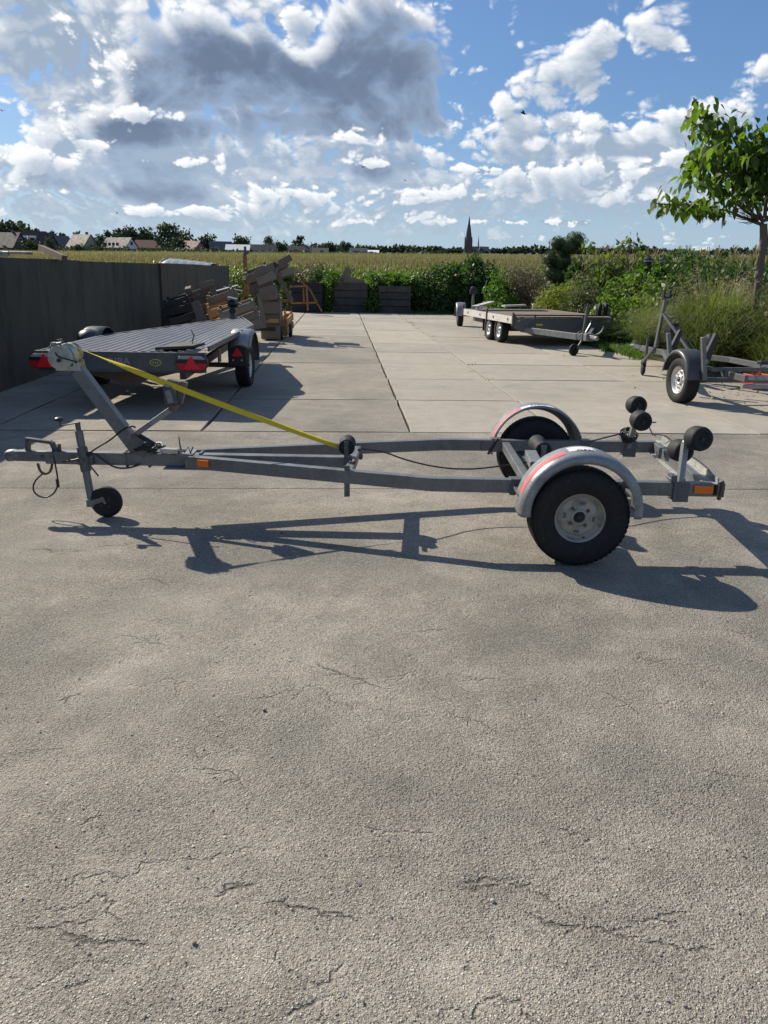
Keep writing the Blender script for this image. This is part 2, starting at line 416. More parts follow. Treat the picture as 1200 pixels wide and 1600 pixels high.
winchp = simple('zinc_winch_plate', (0.50, 0.50, 0.43), 0.38, 0.5, 0.2, 25, grime=((0.2, 0.18, 0.13), 0.5))
bluepad = simple('blue_grey_rubber', (0.05, 0.065, 0.08), 0.6)
brassp = simple('yellow_badge', (0.55, 0.48, 0.10), 0.5)
letterm = simple('embossed_lettering', (0.34, 0.35, 0.36), 0.4, 0.3)
chan_w = mat('worn_and_sunlit_white', galv_fn((0.38, 0.38, 0.355), 0.2, 0.5, 0.9))  # worn white of the tail channel, also the sunlit tone of a cross member
redplast = simple('red_plastic', (0.62, 0.05, 0.02), 0.45, 0, 0.15, 30)
yellowpaint = simple('yellow_machine_paint', (0.28, 0.13, 0.025), 0.6, 0, 0.3, 20, grime=((0.12, 0.05, 0.02), 0.8))
blackboard = simple('black_boards', (0.012, 0.013, 0.017), 0.7, 0, 0.3, 10)
deckwood = simple('deck_plywood', (0.17, 0.13, 0.10), 0.75, 0, 0.3, 12, 0.001)
paleboard = simple('pale_side_board', (0.55, 0.53, 0.48), 0.6, 0, 0.15, 12, grime=((0.3, 0.27, 0.22), 0.5))
tarp = simple('grey_tarpaulin', (0.22, 0.25, 0.28), 0.5, 0, 0.15, 6, 0.004)
stonem = [simple('pale_pebble', (0.58, 0.55, 0.48), 0.7), simple('dark_pebble', (0.11, 0.11, 0.11), 0.7), simple('brown_pebble', (0.26, 0.18, 0.12), 0.7), simple('grey_pebble', (0.30, 0.28, 0.25), 0.8)]

def wood(name, c, weather=0.6):
    def fn(bs, nt):
        p = opos(); r = orand()
        pr = vmath('ADD', p, (0, 0, 0)); off = vec(r * 13.0, r * 7.0, r * 3.0); pr = vmath('ADD', pr, off)
        g = noise(vmath('MULTIPLY', pr, (2.0, 12, 40)), 2.2, 6, 0.65); n = noise(pr, 3, 4, 0.6)
        cc = mixc(clamp(g), tuple(x * 0.5 for x in c), tuple(x * 1.35 for x in c))
        cc = mixc(sstep(0.42, 0.64, n) * weather, cc, (0.20, 0.19, 0.175))
        cc = mixc(0.5, cc, mixc(r, tuple(x * 0.45 for x in c), tuple(x * 1.4 for x in c)))
        L(bs.inputs['Base Color'], cc); L(bs.inputs['Roughness'], 0.8); bump(bs, g, 0.002)
    return mat(name, fn)
wood_g = wood('weathered_grey_wood', (0.22, 0.17, 0.12), 0.35)
wood_o = wood('orange_brown_wood', (0.50, 0.27, 0.09), 0.1)
wood_d = wood('dark_wood', (0.05, 0.045, 0.038), 0.25)  # same plank grain in a much darker brown

# ---- wear map of the foreground slab: R crack, G pale worn patches, B pitted dark patches (metres: x -3.6..3.6, y 0.3..8.3)
WX0, WY0, WSX, WSY, WRES = -3.6, 0.3, 7.2, 8.0, 0.0045
def wear_map():
    rs = np.random.RandomState(5); w, h = int(WSX / WRES), int(WSY / WRES)
    Rm = np.zeros((h, w), np.float32); Gm = np.zeros((h, w), np.float32); Bm = np.zeros((h, w), np.float32)
    def frac(p, q, n=6, amp=.16):
        pts = [np.array(p, float), np.array(q, float)]
        for k in range(n):
            new = [pts[0]]
            for a, b in zip(pts[:-1], pts[1:]):
                d = b - a; m = (a + b) / 2 + np.array([-d[1], d[0]]) * rs.normal() * amp; new += [m, b]
            pts = new
        return np.array(pts)
    def stamp(x, y, r, v, M=None):
        M = Rm if M is None else M
        i, j = (y - WY0) / WRES, (x - WX0) / WRES; k = int(r / WRES * 2.5) + 1; i0, j0 = int(i), int(j)
        if i0 - k < 0 or j0 - k < 0 or i0 + k >= h or j0 + k >= w: return
        yy, xx = np.mgrid[i0 - k:i0 + k + 1, j0 - k:j0 + k + 1]; d = np.hypot(yy - i, xx - j) * WRES
        M[i0 - k:i0 + k + 1, j0 - k:j0 + k + 1] = np.maximum(M[i0 - k:i0 + k + 1, j0 - k:j0 + k + 1], v * np.clip(1.5 - d / r, 0, 1))
    def crack(p, q, wd, v=1.0, amp=.16, branches=2):
        L_ = math.hypot(q[0] - p[0], q[1] - p[1]); pts = frac(p, q, 5 if L_ < .6 else 7, amp); n = len(pts)
        ph = rs.rand() * 6
        for k in range(n - 1):
            m = max(1, int(np.linalg.norm(pts[k + 1] - pts[k]) / (WRES * .8)))
            for s in range(m):
                c = pts[k] * (1 - s / m) + pts[k + 1] * s / m; t = (k + s / m) / n
                env = math.sin(math.pi * min(1, max(0, t))) ** .6; ww = wd * env * (.55 + .45 * math.sin(t * 17 + ph) * math.sin(t * 41 + ph)) + WRES * .5
                stamp(c[0], c[1], ww, v * (.5 + .5 * env))
        for _ in range(branches):
            k = rs.randint(n // 5, n - 2); a = pts[k]; an = rs.rand() * 6.28; l = L_ * rs.uniform(.15, .4); crack(a, (a[0] + l * math.cos(an), a[1] + l * .5 * math.sin(an)), wd * .5, v * .8, amp * 1.2, 0)
    G2_ = lambda x, y: (gnd(x, y).x, gnd(x, y).y)
    big = [((40, 1452), (128, 1452), .004), ((85, 1450), (185, 1470), .007), ((150, 1468), (215, 1480), .004), ((335, 1402), (398, 1378), .006), ((350, 1385), (402, 1381), .004), ((410, 1412), (520, 1432), .006), ((500, 1428), (560, 1440), .003),
           ((95, 1545), (140, 1530), .005), ((440, 1590), (500, 1560), .005), ((718, 1383), (775, 1375), .007), ((725, 1388), (780, 1384), .006), ((790, 1380), (828, 1380), .004), ((820, 1425), (905, 1450), .006), ((880, 1450), (1000, 1465), .006), ((985, 1440), (1080, 1425), .004), ((1000, 1470), (1100, 1490), .004),
           ((120, 1290), (160, 1275), .003), ((495, 1035), (560, 1062), .005), ((545, 1060), (610, 1075), .003), ((380, 1090), (450, 1075), .003), ((200, 905), (265, 915), .006), ((30, 858), (120, 862), .005), ((60, 858), (85, 864), .008), ((150, 855), (210, 850), .004), ((470, 845), (560, 852), .004), ((1000, 850), (1090, 870), .004),
           ((990, 1020), (1060, 1030), .004), ((930, 1080), (1010, 1120), .003), ((640, 990), (700, 985), .003), ((300, 1200), (380, 1230), .003), ((860, 1290), (930, 1310), .004), ((1090, 1200), (1180, 1215), .003), ((100, 1100), (130, 1080), .006), ((560, 1290), (650, 1300), .003), ((180, 990), (260, 1010), .003), ((700, 1120), (790, 1150), .003), ((1120, 980), (1190, 1000), .003), ((20, 1180), (90, 1170), .003)]
    for a, b, wd in big: crack(G2_(*a), G2_(*b), wd * .5, .55 + wd * 60, .10, 3)
    for _ in range(240):
        x, y = rs.uniform(-3.3, 3.3), .6 + 6.8 * rs.rand() ** 1.2; an = rs.normal() * .6; l = rs.uniform(.08, .35); crack((x, y), (x + l * math.cos(an), y + l * math.sin(an) * .5), .0018, rs.uniform(.25, .6), .22, rs.randint(0, 2))
    for _ in range(260):   # small open pits
        x, y = rs.uniform(-3.3, 3.3), .6 + 6.8 * rs.rand() ** 1.3; stamp(x, y, rs.uniform(.003, .007), rs.uniform(.5, 1))
    # broad patches: low resolution, stretched
    yy, xx = np.mgrid[0:h:6, 0:w:6].astype(np.float32); X_ = xx * WRES + WX0; Y_ = yy * WRES + WY0
    def gb(x, y, rx, ry, v, rot=0.0):
        dx, dy = X_ - x, Y_ - y; c, s = math.cos(rot), math.sin(rot); return v * np.exp(-((dx * c + dy * s) / rx) ** 2 - ((-dx * s + dy * c) / ry) ** 2)
    g = np.zeros_like(X_); b = np.zeros_like(X_)
    # pale tyre lanes curving from lower left to the middle, pale slab end at the left
    for (px_, py_, rx, ry, v, ro) in ((40, 850, .35, .5, .6, .2), (200, 740, .5, .15, .5, .3), (330, 700, .7, .12, .6, .15), (260, 950, .7, .22, .5, .75), (150, 1080, .55, .18, .5, .8), (60, 1200, .4, .12, .5, .9), (330, 1080, .5, .12, .35, .8), (700, 900, .9, .12, .35, -.05), (950, 880, .5, .12, .3, -.3), (520, 1180, .5, .12, .3, .4), (1060, 1150, .4, .16, .3, -.4), (800, 1050, .6, .1, .25, .1), (300, 1340, .3, .12, .35, .3), (620, 1500, .25, .12, .3, 0)):
        c = G2_(px_, py_); g += gb(c[0], c[1], rx, ry, v, ro)
    for (px_, py_, rx, ry, v, ro) in ((450, 930, .5, .2, .5, 0), (800, 990, .8, .2, .5, 0), (720, 1060, .4, .15, .5, 0), (60, 1130, .3, .15, .6, 0), (640, 1230, .4, .15, .55, 0), (1000, 1230, .4, .2, .4, 0), (100, 1310, .35, .12, .6, 0), (880, 1450, .3, .12, .7, 0), (450, 1430, .3, .06, .6, 0), (120, 1470, .25, .07, .6, 0), (1100, 1480, .25, .12, .6, 0), (750, 1390, .15, .05, .8, 0), (1090, 1020, .4, .2, .4, 0), (330, 1260, .3, .1, .4, 0), (900, 940, .5, .1, .4, 0)):
        c = G2_(px_, py_); b += gb(c[0], c[1], rx, ry, v, ro)
    up = lambda m: np.repeat(np.repeat(m, 6, 0), 6, 1)[:h, :w]
    return np.stack([Rm, up(np.clip(g, 0, 1)), up(np.clip(b, 0, 1)), np.ones_like(Rm)], -1), w, h
WM, ww_, wh_ = wear_map()
wimg = bpy.data.images.new('slab_wear', ww_, wh_, float_buffer=True); wimg.colorspace_settings.name = 'Non-Color'; wimg.pixels.foreach_set(WM.ravel())
def concrete(name, c1, c2, agg, relief, crack):
    def fn(bs, nt):
        p = wpos(); r = orand()
        bigc = noise(p, 0.7, 4, 0.62, out='Color'); big, b2_, b3_ = sep(bigc)
        midc = noise(p, 4.2, 4, 0.66, out='Color'); mid, m2_, m3_ = sep(midc)
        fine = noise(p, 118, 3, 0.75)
        st = voro(p, 200, out='Color'); sd_ = X(st.v.node.outputs['Distance']); sx, sy, sz = sep(st)
        v2 = voro(vmath('ADD', p, (5.3, 2.2, 0)), 92, out='Color'); sd2 = X(v2.v.node.outputs['Distance']); tx, ty, tz = sep(v2)
        cc = mixc(clamp(big * 1.6 - 0.35), c1, c2)
        cc = mixc(clamp((mid - 0.44) * 2.6) * 0.45, cc, tuple(x * 0.66 for x in c1))
        cc = mixc(clamp((m2_ - 0.5) * 3.0) * 0.30, cc, tuple(min(1, x * 1.2) for x in c2))
        cc = mixc(sstep(0.52, 0.66, b2_) * 0.35, cc, (0.21, 0.235, 0.215))
        st_ = noise(vmath('MULTIPLY', p, (1.0, 0.35, 1.0)), 1.9, 5, 0.68); cc = mixc(sstep(0.54, 0.70, st_) * 0.20, cc, tuple(x * 0.60 for x in c1))
        cc = mixc(clamp((fine - 0.46) * 5.0) * 0.8 * agg, cc, tuple(x * 0.36 for x in c1))  # dark grain colour stands in for self-shadow in fine pits and cracks
        cc = mixc(sstep(0.74, 0.79, sx) * sstep(0.55, 0.40, sd_) * agg * 0.8, cc, (0.74, 0.70, 0.60))
        cc = mixc(sstep(0.74, 0.80, sy) * sstep(0.5, 0.36, sd_) * agg * 0.85, cc, (0.06, 0.055, 0.05))  # dark stones, their contrast also standing in for shaded pits
        cc = mixc(sstep(0.88, 0.92, tz) * sstep(0.4, 0.3, sd2) * agg * 0.6, cc, (0.24, 0.17, 0.12))
        cc = mixc(sstep(0.91, 0.93, tx) * sstep(0.36, 0.27, sd2) * agg * 0.85, cc, (0.66, 0.63, 0.56))
        ck = X(0.0)
        if crack:
            im = X.nt.nodes.new('ShaderNodeTexImage'); im.image = wimg; im.extension = 'CLIP'; im.interpolation = 'Linear'
            wvv = vmath('MULTIPLY', vmath('ADD', vmath('ADD', p, vmath('MULTIPLY', vmath('SUBTRACT', midc, (.5, .5, .5)), (.012, .012, 0))), (-WX0, -WY0, 0)), (1 / WSX, 1 / WSY, 0))
            L(im.inputs[0], wvv); ck, gp, bp = sep(X(im.outputs[0])); ck = ck * crack * sstep(0.30, 0.52, fine)
            cc = mixc(clamp(gp * (0.3 + mid * 1.2)) * 0.55, cc, tuple(min(1, x * 1.30) for x in c2))
            cc = mixc(clamp(bp * (fine * 2.6 - 0.7)) * 0.38, cc, tuple(x * 0.38 for x in c1))
            cc = mixc(clamp(ck) * 0.6, cc, (0.04, 0.036, 0.03))
        cc = mixc(1.0, cc, mixc(r, (0.90, 0.90, 0.90), (1.06, 1.05, 1.04)), 'MULTIPLY')
        L(bs.inputs['Base Color'], cc); L(bs.inputs['Roughness'], 0.85); L(bs.inputs['Specular IOR Level'], 0.3)
        rg = sstep(0.34, 0.66, b2_ * 0.6 + m3_ * 0.4) * 1.1 + 0.35
        h = (fine * 1.1 + (1 - sstep(0, 0.6, sd_)) * 0.5 * sx + (1 - sstep(0, 0.5, sd2)) * 0.7 * tx) * rg + mid * 0.8 + m2_ * 0.5 - ck * 1.1
        bump(bs, h, relief)
    return mat(name, fn)
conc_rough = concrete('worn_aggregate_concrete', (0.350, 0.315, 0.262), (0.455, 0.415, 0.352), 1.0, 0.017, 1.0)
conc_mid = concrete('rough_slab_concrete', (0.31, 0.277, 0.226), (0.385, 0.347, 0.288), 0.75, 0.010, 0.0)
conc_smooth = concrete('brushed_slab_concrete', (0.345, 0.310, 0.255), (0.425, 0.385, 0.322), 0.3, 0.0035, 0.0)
def wallfn(bs, nt):
    p = wpos(); n = noise(vmath('MULTIPLY', p, (1, 1, 0.25)), 3, 6, 0.65); n2 = noise(p, 25, 5, 0.7)
    drip = noise(vmath('MULTIPLY', p, (1.6, 1.6, 0.6)), 1.3, 6, 0.65)
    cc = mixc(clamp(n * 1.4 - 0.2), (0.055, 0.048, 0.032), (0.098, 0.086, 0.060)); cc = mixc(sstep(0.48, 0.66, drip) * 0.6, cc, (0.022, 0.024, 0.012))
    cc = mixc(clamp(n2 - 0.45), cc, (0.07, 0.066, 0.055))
    cc = mixc(1.0, cc, mixc(orand(), (0.93, 0.93, 0.93), (1.06, 1.05, 1.03)), 'MULTIPLY')
    L(bs.inputs['Base Color'], cc); L(bs.inputs['Roughness'], 0.9); bump(bs, n2 + n, 0.006)
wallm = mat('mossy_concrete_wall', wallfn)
def soilfn(bs, nt):
    p = wpos(); n = noise(p, 3, 8, 0.7)
    L(bs.inputs['Base Color'], mixc(clamp(n * 1.5 - .25), (0.05, 0.045, 0.028), (0.085, 0.085, 0.04))); L(bs.inputs['Roughness'], 0.95); bump(bs, n, 0.05)
soil = mat('field_soil', soilfn)
jointm = simple('dirty_joint_fill', (0.045, 0.04, 0.032), 0.95)

def leaf(name, c, c2, trans=0.45, tcol=None, scale=1.2, gloss=0.52):
    m = bpy.data.materials.new(name); m.use_nodes = True; X.nt = m.node_tree; nt = m.node_tree
    bs = nt.nodes['Principled BSDF']; outn = nt.nodes['Material Output']
    p = wpos(); n = noise(p, scale, 4, 0.6); n2 = noise(p, scale * 9, 3, 0.6)
    g = X.nt.nodes.new('ShaderNodeNewGeometry'); ri = X(g.outputs['Random Per Island'])
    k = clamp(n * 0.7 + n2 * 0.25 + ri * 0.55 - 0.25)
    cc = mixc(k, c, c2)
    L(bs.inputs['Base Color'], cc); L(bs.inputs['Roughness'], gloss); L(bs.inputs['Specular IOR Level'], 0.5)
    tr = nt.nodes.new('ShaderNodeBsdfTranslucent'); tcol = tcol or (1.6, 1.9, 0.7)
    L(tr.inputs[0], mixc(1.0, cc, tcol, 'MULTIPLY'))
    mx = nt.nodes.new('ShaderNodeMixShader'); mx.inputs[0].default_value = trans
    nt.links.new(bs.outputs[0], mx.inputs[1]); nt.links.new(tr.outputs[0], mx.inputs[2]); nt.links.new(mx.outputs[0], outn.inputs[0])
    MATS[name] = m
    return m
lf_hedge = leaf('bindweed_leaves', (0.026, 0.052, 0.014), (0.062, 0.11, 0.03), 0.38)
lf_bright = leaf('bright_green_leaves', (0.05, 0.095, 0.018), (0.10, 0.17, 0.035), 0.45)
lf_yel = leaf('yellow_green_leaves', (0.10, 0.12, 0.02), (0.18, 0.19, 0.03), 0.45)
lf_dry = leaf('dry_brown_stems', (0.09, 0.075, 0.05), (0.17, 0.145, 0.10), 0.25, (1.2, 1.1, .8))
lf_tree = leaf('mulberry_leaves', (0.04, 0.075, 0.015), (0.10, 0.15, 0.03), 0.55, (1.9, 2.1, 0.6))
lf_far = leaf('distant_foliage', (0.024, 0.038, 0.018), (0.055, 0.078, 0.034), 0.15, scale=0.25, gloss=0.7)
lf_topi = leaf('dark_conifer_foliage', (0.022, 0.042, 0.012), (0.055, 0.085, 0.022), 0.25, scale=4)
lf_corn = leaf('corn_leaves', (0.075, 0.115, 0.025), (0.17, 0.21, 0.055), 0.45, scale=0.4, gloss=0.5)
lf_tassel = leaf('corn_tassels', (0.16, 0.145, 0.06), (0.29, 0.25, 0.125), 0.35, (1.3, 1.2, 0.9))
lf_grass = leaf('ornamental_grass_blades', (0.06, 0.09, 0.028), (0.20, 0.215, 0.085), 0.45)
lf_plume = leaf('grass_plumes', (0.26, 0.21, 0.125), (0.42, 0.36, 0.24), 0.4, (1.2, 1.1, .9))
lf_white = simple('white_petals', (0.75, 0.75, 0.72), 0.6, 0, 0.05)
bark = simple('grey_brown_bark', (0.13, 0.105, 0.08), 0.85, 0, 0.4, 14, 0.006)
twigm = simple('brown_twigs', (0.10, 0.07, 0.045), 0.85, 0, 0.3, 20)
rooft = {k: simple('roof_' + k, c, 0.7, 0, 0.25, 1.2) for k, c in dict(slate=(0.035, 0.036, 0.042), red=(0.15, 0.048, 0.03), brown=(0.055, 0.04, 0.034), grey=(0.085, 0.088, 0.095)).items()}
wallt = {k: simple('house_wall_' + k, c, 0.85, 0, 0.12, 1.5) for k, c in dict(white=(0.80, 0.80, 0.77), brick=(0.20, 0.13, 0.10), cream=(0.42, 0.38, 0.31), dark=(0.10, 0.085, 0.075)).items()}
glassm = simple('window_glass', (0.03, 0.035, 0.04), 0.12)
framew = simple('white_window_frame', (0.65, 0.65, 0.63), 0.5)
birdm = simple('black_feathers', (0.012, 0.012, 0.014), 0.7)
# ------------------------------------------------------------------ ground
TH = 0.0585; CT, ST = math.cos(TH), math.sin(TH)
def yard(u, v, z=0.0): return Vector((u * CT - v * ST, u * ST + v * CT, z))
def sheet(name, pts, m, z, kind='structure'):
    b = MB(); b.add([(p[0], p[1], z) for p in pts], [tuple(range(len(pts)))])
    o = b.build(name, m); o['kind'] = kind; return o
GS = 0.0262   # beyond the yard the land rises gently against the tilt of the yard
GX = 0.0085
def gz(y, x=0.0): return -0.16 + max(0.0, y - 34.0) * GS + GX * x * min(1.0, max(0.0, (y - 34.0) / 12.0))
b = MB(); xs_ = [-900 + 30 * i for i in range(61)]; rows = [(-60, 1)] + [(34 + 1.5 * k, 1) for k in range(9)] + [(400, 1.2), (5000, 4)]
for y_, sc in rows: b.v += [(x * sc, y_, gz(y_, x * sc)) for x in xs_]
b.f = [(j * 61 + i, j * 61 + i + 1, (j + 1) * 61 + i + 1, (j + 1) * 61 + i) for j in range(len(rows) - 1) for i in range(60)]; b.sm = [False] * len(b.f); b.mi = [0] * len(b.f)
o = b.build('field_ground', soil); o['kind'] = 'structure'

base = MB()
base.prism([yard(-12, -3, -0.15), yard(9.5, -3, -0.15), yard(9.5, 34.2, -0.15), yard(-12, 34.2, -0.15)], (0, 0, 0.125))
yardo = base.build('concrete_yard', jointm); yardo['kind'] = 'structure'
def slab(poly, z, m, tilt=0.0):
    "poly in yard coordinates; top at z, edges slightly worn"
    b = MB(); n = len(poly)
    pts = [yard(u, v, z + random.uniform(-tilt, tilt)) for u, v in poly]
    b.add([Vector((p.x, p.y, -0.10)) for p in pts] + pts, [tuple(range(n, 2 * n))] + [(i, (i + 1) % n, n + (i + 1) % n, n + i) for i in range(n)])
    return b.build('slab', m, yardo, bev=0.007, seg=2)
J = 0.008
us = [-12, -10.2, -8.0, -5.85, -3.66, -1.46, 0.745, 2.364, 4.586, 6.8, 9.0]
vs = [8.055, 10.2, 12.35, 14.5, 16.65, 18.8, 20.95, 23.1, 25.2, 27.3, 29.4, 31.5, 33.6]
jj = 0.0
def chip(u0, u1, v0, v1, g, gu=None):
    gu = gu or g
    # rectangle with slightly wandering edges so that joints are not ruler-straight
    P = []; k = 5
    for i in range(k): P.append((u0 + (u1 - u0) * i / k, v0 + g + random.uniform(0, .006)))
    for i in range(k): P.append((u1 - gu - random.uniform(0, .008), v0 + (v1 - v0) * i / k))
    for i in range(k): P.append((u1 - (u1 - u0) * i / k, v1 - g - random.uniform(0, .006)))
    for i in range(k): P.append((u0 + gu + random.uniform(0, .008), v1 - (v1 - v0) * i / k))
    return P
def slab2(u0, u1, v0, v1, m, g=J, tilt=0.0015, gu=None):
    P = chip(u0, u1, v0, v1, g, gu); n = len(P); b = MB()
    z = random.uniform(-tilt, tilt); tx = random.uniform(-tilt, tilt) / 2; ty = random.uniform(-tilt, tilt) / 2
    top = [yard(u, v, z + tx * (u - u0) + ty * (v - v0)) for u, v in P]
    b.add([Vector((p.x, p.y, -0.09)) for p in top] + top, [tuple(range(n, 2 * n))] + [(i, (i + 1) % n, n + (i + 1) % n, n + i) for i in range(n)])
    return b.build('slab', m, yardo, bev=0.008)
# foreground: broad worn pours, joint across at about six metres
for u0, u1 in ((-12, 9.3),):
    slab2(u0, u1, -2.8, 5.82, conc_rough, 0.003); slab2(u0, u1, 5.82, 8.055, conc_rough, 0.005)
for i in range(len(us) - 1):
    for j in range(len(vs) - 1):
        left = us[i] < 0.7
        if vs[j] > 31 and us[i] > 4.5: continue
        m = conc_mid if (left and vs[j] < 20) else conc_smooth
        w = 0.014 if left else 0.011
        slab2(us[i], us[i + 1], vs[j], vs[j + 1], m, w, 0.003, 0.013)
# soil of the planted bed on the right, over the yard edge
bed = [(1.0, 33.6), (2.7, 33.2), (4.0, 30.5), (4.6, 26), (4.85, 22), (4.95, 18.6), (5.25, 16.6), (5.75, 14.9), (6.1, 13.2), (6.8, 12.0), (9.6, 10), (16, 9), (16, 60), (1, 60)]
bb = MB(); nb = len(bed)
bb.add([(x, y, -0.16) for x, y in bed] + [(x, y, 0.05) for x, y in bed], [tuple(range(nb, 2 * nb))] + [(i, (i + 1) % nb, nb + (i + 1) % nb, nb + i) for i in range(nb)])
bo = bb.build('planting_bed_soil', soil); bo['kind'] = 'structure'

# loose grit and exposed pebbles near the camera
def stones(name, n, xr, yr, smin, smax, m, label):
    t = RNG.random((n, 4)); x = xr[0] + (xr[1] - xr[0]) * t[:, 0]; y = yr[0] + (yr[1] - yr[0]) * t[:, 1] ** 1.3
    s = smin + (smax - smin) * t[:, 2] ** 3; a = t[:, 3] * 6.28
    base_ = np.array([(1, 0, 0), (.3, .8, .1), (-.6, .7, 0), (-1, -.1, .1), (-.4, -.8, 0), (.6, -.7, .05), (.1, .05, .62), (-.25, .2, .5)], float)
    fs = np.array([(0, 1, 6), (1, 2, 7), (1, 7, 6), (2, 3, 7), (3, 4, 7), (4, 6, 7), (4, 5, 6), (5, 0, 6)])
    c, sn = np.cos(a)[:, None], np.sin(a)[:, None]
    jit = 1 + (RNG.random((n, 8, 3)) - .5) * .45
    b = base_[None] * jit
    X_ = (b[..., 0] * c - b[..., 1] * 0.75 * sn) * s[:, None] + x[:, None]; Y_ = (b[..., 0] * sn + b[..., 1] * 0.75 * c) * s[:, None] + y[:, None]
    Z_ = b[..., 2] * s[:, None] * 0.75 - 0.0003
    V = np.stack([X_, Y_, Z_], -1).reshape(-1, 3); Fc = (fs[None] + (np.arange(n) * 8)[:, None, None]).reshape(-1, 3)
    o = npmesh(name, V, Fc, m, smooth=False); tag(o, label, 'gravel', kind='stuff'); return o
stones('pale_grit', 1900, (-3.0, 3.2), (0.6, 7.8), 0.0015, 0.0058, stonem[0], 'pale grit and small shell bits strewn over the worn concrete')
stones('grey_grit', 4200, (-3.2, 3.4), (0.6, 7.8), 0.0015, 0.0060, stonem[3], 'grey grit loosened from the worn concrete')
stones('dark_grit', 1500, (-3.0, 3.2), (0.6, 7.8), 0.0018, 0.0065, stonem[1], 'dark small pebbles set in the worn concrete')
stones('brown_grit', 500, (-2.5, 2.7), (0.6, 6.0), 0.002, 0.0068, stonem[2], 'brown pebbles set in the worn concrete')

# ------------------------------------------------------------------ concrete wall on the left
wall = thing('concrete_wall', 'tall dark mossy concrete wall along the left side of the yard', 'wall', (-5.2, 10.4, 0))
def wallpt(y, off=0.0, z=0.0): return Vector((-4.6 - 0.058 * y + off, y, z))
def wpanel(y0, y1, h, off, th=0.16):
    b = MB(); g = 0.0015
    b.prism([wallpt(y0 + g, off, -0.1), wallpt(y0 + g, off, h), wallpt(y0 + g, off - th * .7, h), wallpt(y0 + g, off - th, -0.1)], wallpt(y1 - g) - wallpt(y0 + g))
    return b.build('wall_panel', wallm, wall, bev=0.004)
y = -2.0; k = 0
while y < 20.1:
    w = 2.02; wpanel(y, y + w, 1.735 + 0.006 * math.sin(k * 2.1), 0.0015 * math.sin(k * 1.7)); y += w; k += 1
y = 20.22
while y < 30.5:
    w = 2.05; wpanel(y, y + w, 1.765 + 0.004 * math.sin(k * 2.1), 0.06 + 0.002 * math.sin(k * 1.7)); y += w; k += 1
